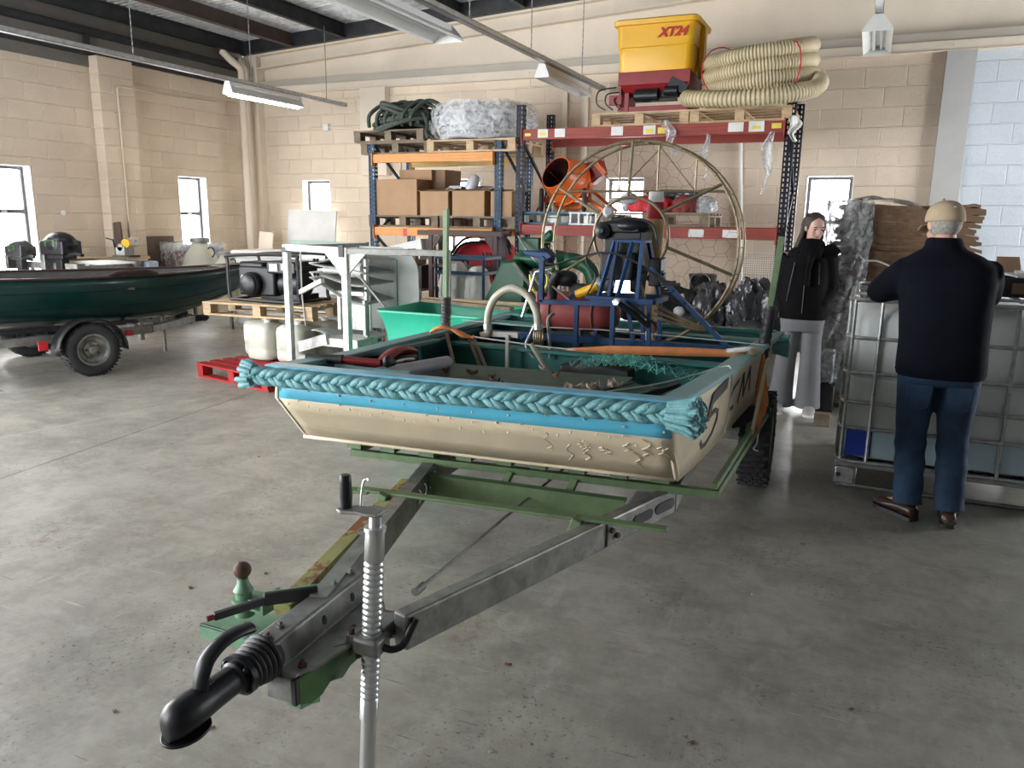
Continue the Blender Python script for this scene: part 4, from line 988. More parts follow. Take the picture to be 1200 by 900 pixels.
t = thing('generator', 'black portable generator in a tubular frame on the raised pale pallet', 'generator', (-5.18, 6.05, .778))
g = -5.16; gy = 6.05
def gf(y): return [(g-.40, y, .80), (g-.42, y, .86), (g-.42, y, 1.16), (g-.38, y, 1.22), (g+.36, y, 1.24), (g+.42, y, 1.18), (g+.42, y, .86), (g+.38, y, .80)]
mb = MB()
for y in (gy-.22, gy+.22): mb.tube(spline(gf(y)+[gf(y)[0]], 5), .016, n=8)
for x, z in ((g-.38, .80), (g+.38, .80), (g-.41, 1.12), (g+.41, 1.12)): mb.cyl((x, gy-.22, z), (x, gy+.22, z), .014, n=8)
mb.build('tube_frame', 'black_gloss', t)
mb = MB().box((g-.12, gy, .98), (.44, .34, .28)).cyl((g-.16, gy-.18, .95), (g-.16, gy-.24, .95), .125, .11, n=24).box((g-.20, gy, 1.13), (.30, .3, .06))
mb.build('engine', 'black_plastic', t, bevel=.02)
MB().lathe([(.095, 0), (.10, .01), (.09, .02), (.03, .028)], (g-.16, gy-.24, .95), (0, -1, 0)).build('recoil_cover', 'black_gloss', t)
mb = MB().cyl((g+.05, gy, .96), (g+.34, gy, .96), .14, .13, n=24).box((g+.20, gy-.02, 1.12), (.34, .34, .12)); mb.build('alternator', 'black_gloss', t, bevel=.015)
MB().box((g+.12, gy-.195, 1.12), (.10, .01, .07)).box((g+.25, gy-.195, 1.13), (.08, .01, .06)).build('socket_panel', 'gen_panel', t)
MB().ell((g-.28, gy-.12, 1.0), (.07, .06, .07)).build('air_filter', 'milky', t)
MB().box((g+.1, gy+.05, .83), (.46, .3, .06)).build('mount', 'black_gloss', t)
t.location = (-5.62, 6.50, .703); t.scale = (1.07, 1.07, 1.07)
tag(MB().box2((-6.35, 7.3, .0), (-5.9, 7.7, .18)).build('tool_case', 'ibc_blue', bevel=.02), 'blue case on the floor behind the raised pallet', 'case')

# ------------------------------------------------------------------ galvanised frame and fan housing
t = thing('box_frame', 'whitened galvanised box frame standing in front of the grey fan housing', 'frame', (-4.1, 5.8, 0))
A = V(-4.93, 5.86, 0); B = V(-4.05, 5.56, 0); Cc = V(-3.17, 5.78, 0); Z = 1.328
def up_(p, q, w, m, nm):
    MB().bar(p, q, w, w, (0, 0, 1) if abs((V(q)-V(p)).normalized().z) < .9 else (0, 1, 0)).build(nm, m, t, smooth=False, bevel=.004)
for p in (A, B): up_((p.x, p.y, 0), (p.x, p.y, Z), .058, 'galv_white', 'post')
up_((A.x, A.y, Z-.028), (B.x, B.y, Z-.028), .058, 'galv_white', 'top_rail'); up_((B.x, B.y, Z-.03), (Cc.x-.02, Cc.y, Z-.03), .052, 'galv_dull', 'top_rail')
D = V(-4.75, 6.9, 0); E_ = V(-3.30, 6.85, 0)
for p in (D, Cc): up_((p.x, p.y, 0), (p.x, p.y, Z), .03, 'galv_dull', 'post')
up_((A.x, A.y, Z-.03), (D.x, D.y, Z-.03), .04, 'galv_dull', 'top_rail')
MB().prism([(B.x-.21, B.y-.01, Z-.05), (B.x-.03, B.y-.01, Z-.05), (B.x-.03, B.y-.01, Z-.24)], (0, .02, 0)).build('gusset', 'galv_white', t, smooth=False)
MB().prism([(B.x+.03, B.y, Z-.05), (B.x+.2, B.y, Z-.05), (B.x+.03, B.y, Z-.22)], (0, .02, 0)).build('gusset', 'galv_white', t, smooth=False)
MB().box((B.x-.02, B.y-.035, Z-.03), (.05, .012, .10)).build('corner_plate', 'black_gloss', t); MB().box((A.x, A.y-.033, Z-.05), (.05, .01, .05)).build('corner_plate', 'black_gloss', t)
t = thing('fan_housing', 'grey fan housing of curved shells with a round back panel behind the box frame', 'fan', (-3.9, 5.6, .30))
# fan housing: curved shells, spindle, round back panel
def shell(z0, z1, zc0, zc1, nm, y0=5.45):
    m = MB(); xa, xb = -4.10, -3.42
    def fn(u, v):
        x = xa+(xb-xa)*u; k = sin(pi*min(1, u*.78+.05)); return (x, y0+.5*v, z0*(1-u)+z1*u+(zc0*(1-u)+zc1*u)*k*(1-.35*v))
    m.grid(16, 8, fn); return m.build(nm, 'fanpanel', t, solid=.01)
shell(1.20, 1.17, .0, .16, 'upper_shell'); shell(1.20, 1.10, -.02, .05, 'upper_shell'); shell(1.12, 1.06, 0, -.07, 'lower_shell'); shell(1.08, .93, -.02, -.12, 'lower_shell'); shell(.62, .66, 0, -.20, 'bottom_shell')
n = 40; cx, cz = -3.45, 1.02
poly = [V(cx-.42, 5.92, .60), V(cx-.42, 5.92, 1.33)]+[V(cx+.06+.26*cos(radians(a)), 5.92, (1.33 if a > 0 else .60)-(.26 if a > 0 else -.26)+.26*sin(radians(a))) for a in range(90, -91, -10)]
MB().prism(poly, (0, .015, 0)).build('round_panel', 'fanpanel', t, angle=50)
MB().prism([(cx-.02, 5.90, .62), (cx+.06, 5.90, .62), (cx+.06, 5.90, 1.22), (cx-.02, 5.90, 1.22)], (0, .02, 0)).build('panel_rib', 'fanpanel', t, bevel=.005)
MB().lathe([(.03, 0), (.03, .22), (.05, .22), (.058, .30), (.058, .44), (.07, .45), (.07, .50), (.03, .52)], (-4.0, 5.55, 1.13), (1, 0, .02)).build('spindle', 'galv_white', t)
MB().cyl((-3.52, 5.5, 1.10), (-3.12, 5.45, .80), .012, n=8).cyl((-3.55, 5.5, 1.35), (-3.38, 5.5, 1.22), .008, n=8).build('tie_rod', 'galv_dull', t)
mb = MB().box2((-3.86, 5.62, .62), (-3.50, 5.64, .96)).box2((-3.86, 5.56, .62), (-3.82, 5.62, .96)).box2((-3.90, 5.50, .93), (-3.48, 5.60, .965)); mb.build('box_panel', 'galv_white', t, bevel=.003)
MB().box2((-3.47, 5.5, .50), (-3.44, 5.54, 1.32)).box2((-3.46, 5.46, .6), (-3.43, 5.5, .9)).build('bolt_strip', 'galv_white', t, bevel=.003)
mb = MB()
for z in (.64, .76, .88, .98, 1.04, 1.17, 1.26): mb.ell((-3.45, 5.495, z), .012, 8, 5)
for x in (-4.02, -3.98): mb.ell((x, 5.44, 1.22), .016, 8, 5); mb.ell((x, 5.44, 1.1), .016, 8, 5)
mb.build('bolts', 'black_gloss', t); 
for q_, w_, h_ in (((( -4.22, 5.45, .94), (-3.84, 5.35, 1.06)), .04, .04), (((-4.2, 5.4, .47), (-3.75, 5.3, .58)), .05, .09), (((-3.8, 5.45, .55), (-3.4, 5.45, .55)), .3, .07)): MB().bar(q_[0], q_[1], w_, h_).build('brace', 'galv_white', t, smooth=False)
MB().tube([(-4.25, 5.5, 1.31), (-4.25, 5.5, .9), (-4.22, 5.5, .62), (-4.24, 5.5, .35)], .008, n=6).build('cable', 'cord', t)

t.location = (-4.73, 5.6*1.13, -.208+1.13*.30); t.scale = (.94, 1.13, 1.13)

# ------------------------------------------------------------------ jade green tub with timber across it
t = thing('plastic_tub', 'large open jade green plastic tub behind the boat', 'tub', (-3.3, 6.1, 0))
bx0, bx1, by0, by1 = -3.84, -2.74, 5.63, 6.58
def trr(z, e, r=.10): return rrect((bx0+bx1)/2, (by0+by1)/2, z, (bx1-bx0)/2+e, (by1-by0)/2+e, r)
mb = MB().ring_loft([trr(.02, -.10), trr(.60, -.06), trr(.66, -.05), trr(.78, -.01), trr(.79, .0), trr(.805, .0), trr(.805, -.03), trr(.74, -.055), trr(.10, -.13)])
mb.build('tub_body', 'green_tub', t, angle=40)
MB().box2((-3.6, 5.9, 0), (-3.45, 6.4, .05)).box2((-3.1, 5.9, 0), (-2.95, 6.4, .05)).build('skid', 'green_tub', t)
MB().box((-2.95, 5.64, .58), (.14, .02, .03)).build('moulded_label', 'white', t)
tag(MB().bar((-3.80, 6.42, .822), (-2.76, 6.16, .822), .06, .03).build('timber_plank', 'wood_old', smooth=False), 'weathered plank laid across the green tub rim, nearest the front', 'plank')
tag(MB().bar((-3.82, 6.53, .822), (-2.80, 6.55, .822), .045, .03).build('timber_plank', 'wood', smooth=False), 'pale plank laid across the rear rim of the green tub', 'plank')

# ------------------------------------------------------------------ wooden boat on its trailer (left)
Bw = V(-6.92, 7.62, 0); ax_ = V(-.40, -.915, 0).normalized(); sd = V(.915, -.40, 0).normalized()
Lb = 4.7
def halfb(s): u = min(1, s/2.6); return .69*(1-(1-u)**2.2) if s < 2.6 else .69-.20*((s-2.6)/(Lb-2.6))**1.6
def sheer(s): return .965+.0*s-.035*sin(pi*min(1, s/3.6))+.03*(1-min(1, s/1.0))**2
def keel(s): return .40+.14*max(0, 1-s/1.6)**2.0*2.0+.03*(s/Lb)
t = thing('wooden_boat', 'long dark green wooden boat on a trailer by the long wall', 'boat', (-7.9, 5.6, 0))
mb = MB(); ns = 36; nv = 14
prof_ = []
for i in range(ns+1):
    s = Lb*i/ns; hb = max(halfb(s), .012); ring = []
    for j in range(nv*2+1):
        q = (j-nv)/nv; a = abs(q)
        w = hb*(1-(1-a)**2.1)*(.80+.20*a) if True else 0
        z = keel(s)+(sheer(s)-keel(s))*(a**1.9)
        lead = .28*(1-a)*max(0, 1-s/1.3)
        ring.append(Bw+ax_*(s+lead)+sd*(w*(1 if q > 0 else -1))+V(0, 0, z))
    prof_.append(ring)
vs = [p for r in prof_ for p in r]; m_ = nv*2+1
fs = [(i*m_+j, (i+1)*m_+j, (i+1)*m_+j+1, i*m_+j+1) for i in range(ns) for j in range(m_-1)]
mb.add(vs, fs); mb.add(prof_[-1], [tuple(range(m_))])
mb.build('hull', ['boat_green', 'boat_in'], t, solid=.018, soff=1, angle=60, flip=True)
for side in (-1, 1):
    g1 = MB(); g1.tube([prof_[i][0 if side < 0 else -1]+V(0, 0, .012) for i in range(ns+1)], .024, n=6, sq=.6); g1.build('gunwale', 'boat_trim', t)
    for s0, s1 in ((3.0, 3.7), (1.35, 1.85)):
        if side < 0 and s0 < 2: continue
        P_ = []
        for k in range(13):
            s = s0+(s1-s0)*k/12; e = min(1, min(k, 12-k)/2.5); P_.append(Bw+ax_*s+sd*(side*halfb(s))+V(0, 0, sheer(s)+.015+.035*e))
        MB().tube(P_, .026, n=6).build('thole_block', 'boat_trim', t)
g1 = MB()
for pl in (.45, .68, .86):
    P_ = []
    for i in range(1, ns+1):
        s = Lb*i/ns; k = nv+int(nv*pl); P_.append(prof_[i][k]+sd*.004)
    g1.tube(P_, .005, n=4)
g1.build('strake', 'boat_green', t)
g1 = MB()
for i in range(6, 34, 2):
    P_ = [prof_[i][j]+V(0, 0, .02)-sd*(.02*(1 if j > nv else -1)) for j in range(2, m_-2)]
    g1.tube(P_, .011, n=4)
g1.build('ribs', 'boat_in', t)
for s in (1.7, 2.9, 3.9):
    MB().box(Bw+ax_*s+V(0, 0, sheer(s)-.12), (.2, 2*halfb(s)-.06, .025), Matrix.Rotation(math.atan2(ax_.y, ax_.x), 3, 'Z')).build('thwart', 'boat_in', t)
MB().prism([Bw+ax_*.05+V(0, 0, .985), Bw+ax_*.5+sd*.22+V(0, 0, .965), Bw+ax_*.5-sd*.22+V(0, 0, .965)], (0, 0, .015)).build('foredeck', 'boat_trim', t)

def wheel(parent, c, axis, R, w, rimR, hubm='galv', lug=5):
    """tyre with tread, rim with dish, nuts; axis points outwards"""
    t_ = MB(); n = 48
    pr = [(rimR, -w*.42), (rimR+.02, -w*.5), (R-.03, -w*.5), (R-.006, -w*.40), (R, -w*.30), (R, w*.30), (R-.006, w*.40), (R-.03, w*.5), (rimR+.02, w*.5), (rimR, w*.42)]
    t_.lathe(pr, c, axis, n=n, caps=False)
    x, y, d = frame_from(axis)
    for k in range(44):
        a = 2*pi*k/44; r_ = x*cos(a)+y*sin(a); tg = -x*sin(a)+y*cos(a)
        for q in (-.36, -.12, .12, .36):
            rot = Matrix((tg, d, r_)).transposed(); t_.box(V(c)+r_*(R+.002)+d*(q*w+(.01 if k % 2 else -.01)), (.020, w*.17, .010), rot)
    ty = t_.build('tyre', 'tyre', parent, angle=50)
    r = MB().lathe([(rimR+.004, w*.44), (rimR-.015, w*.42), (rimR-.03, w*.20), (rimR*.55, w*.12), (rimR*.5, w*.22), (rimR*.28, w*.24), (rimR*.25, w*.42), (rimR*.1, w*.46)], c, axis, n=32, caps=False).cyl(V(c)+V(axis).normalized()*w*.2, V(c)+V(axis).normalized()*w*.46, rimR*.16, n=16)
    r.lathe([(rimR+.004, -w*.44), (rimR-.015, -w*.42), (rimR-.03, 0)], c, axis, n=32, caps=False)
    rm = r.build('rim', hubm, parent, angle=40)
    m = MB()
    for k in range(lug):
        a = 2*pi*k/lug; p = V(c)+(x*cos(a)+y*sin(a))*rimR*.40+d*w*.24; m.cyl(p, p+d*.02, .011, n=6)
    m.build('wheel_nuts', 'rust', rm)
    return ty
t = thing('boat_trailer', 'low dark trailer carrying the wooden boat by the long wall', 'trailer', (-7.4, 5.6, 0))
dv = V(.27, .963, 0).normalized(); sv = V(.963, -.27, 0).normalized(); Ac = V(-7.72, 5.50, 0)
def T(f, s, z): return Ac+dv*f+sv*s+V(0, 0, z)
wheel(t, T(0, .80, .262), sv, .262, .16, .155, 'galv_dull'); wheel(t, T(0, -.80, .262), -sv, .262, .16, .155, 'galv_dull')
MB().bar(T(0, -.8, .262), T(0, .8, .262), .05, .05).build('axle', 'black_gloss', t)
for s in (-1, 1):
    m = MB(); pf = []
    for k in range(15):
        a = radians(-5+190*k/14); pf.append((cos(a)*.33, .262+sin(a)*.31))
    vs = []
    for f, z in pf: vs += [T(-f, s*.70, z), T(-f, s*.90, z)]
    m.add(vs, [(2*k, 2*k+1, 2*k+3, 2*k+2) for k in range(14)]); m.build('mudguard', 'black_plastic', t, solid=.008, angle=60)
    MB().bar(T(-1.9, s*.52, .36), T(.75, s*.52, .36), .05, .08).build('side_rail', 'galv_dull', t, smooth=False)
    MB().bar(T(.75, s*.52, .36), T(1.50, s*.03, .36), .05, .07).build('draw_bar', 'galv_dull', t, smooth=False)
    MB().box(T(.42, s*.72, .37), (.05, .07, .05), Matrix.Rotation(-.27, 3, 'Z')).build('side_reflector', 'bright_red', t)
    MB().box(T(-.40, s*.72, .33), (.02, .08, .09), Matrix.Rotation(-.27, 3, 'Z')).build('rear_reflector', 'bright_red', t)
for f in (-1.8, -.8, .6): MB().bar(T(f, -.52, .40), T(f, .52, .40), .05, .05).build('cross_member', 'galv_dull', t, smooth=False)
for s in (-.3, .3): MB().bar(T(-1.8, s, .43), T(.7, s, .43), .08, .04).build('bunk', 'black', t)
MB().lathe([(.03, 0), (.045, .03), (.04, .16), (.045, .22), (.02, .26)], T(1.45, 0, .36), dv).build('coupling', 'black_gloss', t)
m = MB(); m.bar(T(1.28, .0, .40), T(1.44, 0, .44), .05, .04)
for k in range(5): m.torus(T(1.32+.04*k, 0, .36), .055, .008, dv, n=14, m=5)
m.build('coupling_gaiter', 'black', t)
MB().cyl(T(1.0, 0, .40), T(1.0, 0, .62), .02).box(T(1.0, 0, .5), (.09, .09, .10)).build('winch_post', 'black_gloss', t)
MB().cyl(T(1.1, .09, .02), T(1.1, .09, .46), .02, n=10).build('jockey_stand', 'galv_dull', t)

# outboard motors on a stand behind the boat, demijohns and wrapped stack
def outboard(label, c, s=1.0, m='black_gloss', yaw=0):
    t = thing('outboard_motor', label, 'outboard motor', (0, 0, 0))
    MB().ell((0, 0, .18*s), (.20*s, .13*s, .12*s)).box((0, 0, .14*s), (.34*s, .22*s, .14*s)).build('cowling', m, t, remesh=.012, sm=5)
    MB().box((0, -.115*s, .19*s), (.15*s, .012, .06*s)).build('label_panel', 'greenpaint_dark', t)
    MB().box((0, 0, .05*s), (.24*s, .16*s, .05*s)).box((.0, 0, -.04*s), (.10*s, .09*s, .2*s)).box((.0, 0, -.30*s), (.06*s, .12*s, .4*s)).ell((0, 0, -.52*s), (.06*s, .17*s, .05*s)).build('leg', m, t, bevel=.01)
    MB().tube([(.10*s, -.05, .06*s), (.3*s, -.08, .09*s), (.42*s, -.1, .08*s)], .018*s, n=8).build('tiller', 'black_plastic', t)
    MB().box((-.16*s, 0, .0), (.06*s, .2*s, .18*s)).build('clamp_bracket', 'galv_dull', t, bevel=.008)
    m_ = MB()
    for k in range(3): m_.ell((0, .20*s, -.52*s), (.012, .008, .09*s), 8, 5, Matrix.Rotation(2.09*k, 3, 'Y'))
    m_.build('propeller', 'galv_dull', t)
    t.location = c; t.rotation_euler = (0, 0, yaw); return t
outboard('black outboard motor with green panel on the stand before the first window', (-8.62, 6.30, 1.02), 1.15)
outboard('grey-black outboard motor cut by the picture edge before the first window', (-9.20, 6.20, 1.0), .9, 'grey_bag')
t = thing('motor_stand', 'timber and steel stand carrying the outboard motors and a plank', 'stand', (-8.8, 6.6, 0))
m = MB()
for x, y in ((-9.3, 6.3), (-8.45, 6.32), (-8.38, 7.1), (-9.2, 7.1)): m.box2((x-.03, y-.03, 0), (x+.03, y+.03, 1.0))
m.box2((-9.38, 6.28, .93), (-8.35, 6.38, 1.0)); m.box2((-9.38, 7.05, .93), (-8.30, 7.15, 1.0)); m.box2((-8.42, 6.3, .9), (-8.36, 7.1, .97))
m.build('frame', 'galv_dull', t, smooth=False)
MB().bar((-8.85, 6.4, 1.03), (-8.30, 7.25, 1.045), .20, .03).build('plank', 'wood', t, smooth=False)
MB().box((-8.30, 7.25, .93), (.16, .16, .13)).build('blue_block', 'blue_box', t, bevel=.02)
t = thing('bench_winch', 'small dark winch with crank and yellow reel on the plank by the pillar', 'winch', (-8.45, 7.05, 1.06))
MB().box((-8.45, 7.03, 1.12), (.16, .14, .12)).cyl((-8.45, 6.96, 1.17), (-8.45, 7.12, 1.17), .05).build('body', 'galv_dull', t, bevel=.006)
MB().tube([(-8.52, 6.95, 1.17), (-8.52, 6.93, 1.26), (-8.64, 6.93, 1.28)], .010, n=8).build('crank_handle', 'black_gloss', t)
MB().lathe([(.055, -.02), (.055, .02)], (-8.38, 7.0, 1.22), (.3, -1, 0)).build('reel', 'yellow', t)
MB().box((-8.42, 7.02, 1.065), (.30, .16, .02)).build('base_plate', 'black_gloss', t)
tag(MB().prism([(-9.30, 7.68, 0.0), (-9.16, 7.68, 0.0), (-9.32, 7.70, 1.47), (-9.48, 7.70, 1.45)], (0, .03, 0)).build('board', 'brick_board', smooth=False), 'narrow dark board leaning against the white pillar', 'board')
def demijohn(label, c, s):
    t = thing('demijohn', label, 'demijohn', c)
    MB().lathe([(.02, 0), (.24*s, .01), (.27*s, .08*s), (.27*s, .20*s), (.22*s, .36*s), (.12*s, .52*s), (.10*s, .56*s)], c).build('vessel', 'milky', t, angle=60)
    MB().lathe([(.12*s, .555*s), (.135*s, .56*s), (.135*s, .61*s), (.12*s, .62*s)], c).build('lid', 'galv_dull', t)
    MB().torus((c[0]+.2*s, c[1], c[2]+.42*s), .07*s, .01, (0, 1, 0), n=18, m=6).build('handle', 'black_gloss', t)
t = thing('low_table', 'low steel table behind the bow of the wooden boat', 'table', (-8.6, 8.7, 0))
MB().box((-8.75, 8.7, .63), (1.5, .8, .03)).build('tabletop', 'galv_dull', t)
for x, y in ((-9.4, 8.4), (-8.1, 8.4), (-9.4, 9.0), (-8.1, 9.0)): MB().box((x, y, .31), (.04, .04, .62)).build('leg', 'galv_dull', t)
demijohn('tall milky demijohn with dark lid before the second window', (-8.70, 8.5, .645), .98)
demijohn('small milky demijohn with dark lid beside the tall one', (-8.24, 8.5, .645), .68)
t = thing('wrapped_stack', 'stack of red and grey sacks in clear film beside the second window', 'stack', (-9.2, 8.75, .645))
for k in range(5): MB().box((-9.28, 8.75, .70+.10*k), (.42, .5, .095)).build('sack_layer', 'pink_tank' if k < 4 else 'white_bag', t, bevel=.03)
for k in range(5): MB().box((-8.93, 8.78, .70+.10*k), (.26, .5, .095)).build('sack_layer', 'blue_box', t, bevel=.03)
MB().grid(40, 10, lambda u, v: (-9.13+.37*max(-1, min(1, 1.4*cos(2*pi*u)))+.01*sin(31*u), 8.76+.28*max(-1, min(1, 1.4*sin(2*pi*u))), .65+.53*v), close_u=True).build('film_wrap', 'wrap', t)
tag(MB().box((-9.5, 8.5, .63), (.06, .5, 1.26)).build('board', 'brick_board', smooth=False), 'brown board edge standing left of the wrapped sacks', 'board')
# ================================================================== the flat-fronted work boat
boat = thing('work_boat', 'flat-bowed cream and sky blue work boat on the green trailer', 'boat', (-1.4, 3.9, .6))
def lerp(a, b, t): return a+(b-a)*t
def inter(tab, y):
    for (y0, v0), (y1, v1) in zip(tab, tab[1:]):
        if y <= y1: return lerp(v0, v1, max(0, (y-y0)/(y1-y0)))
    return tab[-1][1]
ZT = [(2.5, .965), (3.0, .94), (3.5, .918), (4.2, .903), (5.3, .90)]
TXL = [(2.55, -2.23), (3.0, -2.225), (3.5, -2.30), (4.2, -2.335), (5.3, -2.34)]
TXR = [(2.70, -.572), (3.3, -.545), (4.2, -.505), (5.3, -.44)]
ZBt = [(2.7, .625), (2.95, .592), (3.3, .58), (5.3, .60)]
YE = 5.12
# outline: transom top, knuckle, bottom  (left / right)
TL, TR = V(-2.23, 2.55, .955), V(-.572, 2.70, .955)
KL, KR = V(-2.245, 2.55, .835), V(-.575, 2.70, .828)
BL, BR = V(-2.262, 2.745, .622), V(-.580, 2.895, .618)
def along(a, b, t): return a*(1-t)+b*t
mb = MB(); N = 24
for a, b, a2, b2, mi in ((TL, TR, KL, KR, 0), (KL, KR, BL, BR, 1)):
    mb.cur = mi
    mb.grid(N, 3, lambda u, v: along(along(a, b, u), along(a2, b2, u), v)+V(0, -.012*sin(pi*u), 0))
tr_ = mb.build('bow_transom', ['hull_blue', 'hull_cream'], boat, solid=-.02, angle=25)
mb = MB(); rnd = random.Random(5)
for k in range(34):
    p = along(KL, KR, (k+.5)/34)+V(0, -.010, rnd.uniform(-.035, .0)-.012*(k % 2)); mb.ell(p, (.0055, .004, .0055), 6, 4)
    if k % 3 == 0: mb.ell(along(KL, KR, (k+.5)/34)+V(0, -.012, .035+rnd.uniform(-.01, .01)), (.005, .004, .005), 6, 4)
tag(mb.build('nail_heads', 'hull_cream', tr_), kind='stuff')
mb = MB()       # runs of thick paint near the right end
for k in range(15):
    u = .70+.29*rnd.random(); v0 = rnd.uniform(.05, .5); L_ = rnd.uniform(.1, .45); pts = []
    for q in range(6):
        vv = min(.97, v0+L_*q/5); pts.append(along(along(KL, KR, u+.008*sin(q*1.9+k)), along(BL, BR, u+.008*sin(q*1.9+k)), vv)+V(0, -.009, 0))
    mb.tube(pts, .0024, n=5)
tag(mb.build('paint_runs', 'hull_cream', tr_), kind='stuff')
# side panels
SGN = 1
for side, tab, T0, K0, B0 in ((-1, TXL, TL, KL, BL), (1, TXR, TR, KR, BR)):
    def S(y): return V(inter(tab, y), y, inter(ZT, y)-.01)
    def Bt(y): return V(inter(tab, y)+(-.034 if side < 0 else -.028), y, inter(ZBt, y))
    cols = []
    for i in range(21):
        u = (i/20)**1.4; y = T0.y+(YE-T0.y)*u
        top = S(y)
        yb = B0.y+(YE-B0.y)*u; bot = Bt(yb) if i > 0 else B0
        if 0 < i < 4: bot = bot+V(0, 0, .0)
        if i == 0: col = [T0, T0*.5+K0*.5, K0, K0*.66+B0*.34, K0*.33+B0*.67, B0]
        else: col = [along(top, bot, q) for q in (0, .18, .36, .6, .8, 1)]
        cols.append(col)
    mb = MB(); mb.grid(20, 5, lambda u, v: cols[int(round(u*20))][int(round(v*5))])
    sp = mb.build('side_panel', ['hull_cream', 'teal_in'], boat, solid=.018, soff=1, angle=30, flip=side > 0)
    if side == 1: side_panel_right = sp
mb = MB()
def botf(u, v):
    y = lerp(2.75, YE, u); return V(lerp(inter(TXL, y)-.034, inter(TXR, y)-.028, v), lerp(lerp(BL.y, BR.y, v), YE, u), inter(ZBt, lerp(2.75, YE, u)))
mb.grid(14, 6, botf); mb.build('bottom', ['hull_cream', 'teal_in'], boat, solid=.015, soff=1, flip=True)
MB().prism([(-2.32, YE, .60), (-.49, YE, .60), (-.45, YE, .90), (-2.34, YE, .90)], (0, -.02, 0)).build('stern_transom', 'teal_mid', boat, smooth=False)
# gunwale caps
def cap(ptsL, w, t_, nm, m):
    """flat board following a line; width w inward (given by pairs outer, inner)"""
    g = MB(); rings = [[o+V(0, 0, 0), i+V(0, 0, 0), i+V(0, 0, t_), o+V(0, 0, t_)] for o, i in ptsL]; g.ring_loft(rings); return g.build(nm, m, boat, bevel=.004, angle=30)
def capline(tab, side):
    o = []
    for i in range(15):
        y = lerp(2.56 if side < 0 else 2.66, YE+.02, i/14); x = inter(tab, y); z = inter(ZT, y)-.006
        o.append((V(x+side*.028, y, z), V(x-side*.062, y, z)))
    return o
cap(capline(TXL, -1), 0, .024, 'gunwale_left', 'cap_teal'); cap(capline(TXR, 1), 0, .024, 'gunwale_right', 'cap_teal')
g = MB(); e0 = V(-2.262, 2.515, .958); e1 = V(-.545, 2.655, .955)
g.ring_loft([[p, p+V(0, .075, 0), p+V(0, .075, .024), p+V(0, 0, .024)] for p in [along(e0, e1, k/12)+V(0, -.012*sin(pi*k/12), 0) for k in range(13)]]); g.build('bow_cap', 'cap_blue', boat, bevel=.004)
for nm, y, zz, w in (('stern_cap', YE-.01, .902, .07), ('rear_thwart', 4.80, .885, .10)):
    MB().box2((-2.33, y-w/2, zz), (-.47, y+w/2, zz+.024)).build(nm, 'teal_mid', boat, bevel=.004)
MB().box2((-2.30, 4.84, .74), (-.49, 4.86, .885)).build('rear_bulkhead', 'teal_in', boat)
MB().box2((-2.29, 4.20, .61), (-.53, 4.225, .845)).box2((-2.29, 4.14, .83), (-.53, 4.24, .85)).build('bulkhead', 'teal_mid', boat, bevel=.003)
for y in (3.3, 3.75, 4.3):      # inner ribs on the sides
    for xa, sg in ((inter(TXL, y), 1), (inter(TXR, y), -1)): MB().prism([(xa+sg*.020, y-.02, inter(ZT, y)-.02), (xa+sg*.06, y-.02, inter(ZT, y)-.02), (xa+sg*.10, y-.02, .62), (xa+sg*.056, y-.02, .62)], (0, .04, 0)).build('side_rib', 'teal_mid', boat, bevel=.004)
# bow deck strips and loose boards
MB().prism([(-2.17, 2.63, .925), (-.66, 2.75, .925), (-.66, 2.83, .925), (-2.17, 2.74, .925)], (0, 0, .016)).build('bow_shelf', 'teal_mid', boat, smooth=False)
MB().bar((-2.14, 2.84, .935), (-1.75, 2.84, .935), .02, .012).bar((-2.24, 3.0, .925), (-2.22, 3.9, .90), .05, .015).build('pale_batten', 'cap_teal', boat)
MB().prism([(-2.10, 3.04, .80), (-1.80, 2.83, .80), (-.96, 2.85, .80), (-1.00, 3.72, .80), (-2.13, 3.62, .80)], (0, 0, .03)).build('deck_panel', ['deck', 'deck_edge'], boat, bevel=.004)
o_ = boat.children[-1] if False else None
MB().prism([(-2.105, 3.04, .795), (-1.80, 2.825, .795), (-.955, 2.845, .795), (-.96, 2.85, .828), (-1.80, 2.83, .828), (-2.10, 3.045, .828)], (0, .004, 0)).build('panel_edge', 'deck_edge', boat, smooth=False)
MB().bar((-1.02, 2.86, .845), (-.85, 3.42, .845), .14, .03, (0, 0, 1)).build('loose_board', 'deck_edge', boat, smooth=False)
MB().bar((-.80, 2.84, .80), (-.66, 3.7, .80), .20, .025).build('side_board', 'deck', boat, smooth=False)
MB().bar((-1.13, 3.0, .838), (-.93, 3.48, .850), .025, .02).bar((-.93, 3.0, .838), (-.74, 3.55, .85), .03, .02).build('dark_batten', 'black', boat)
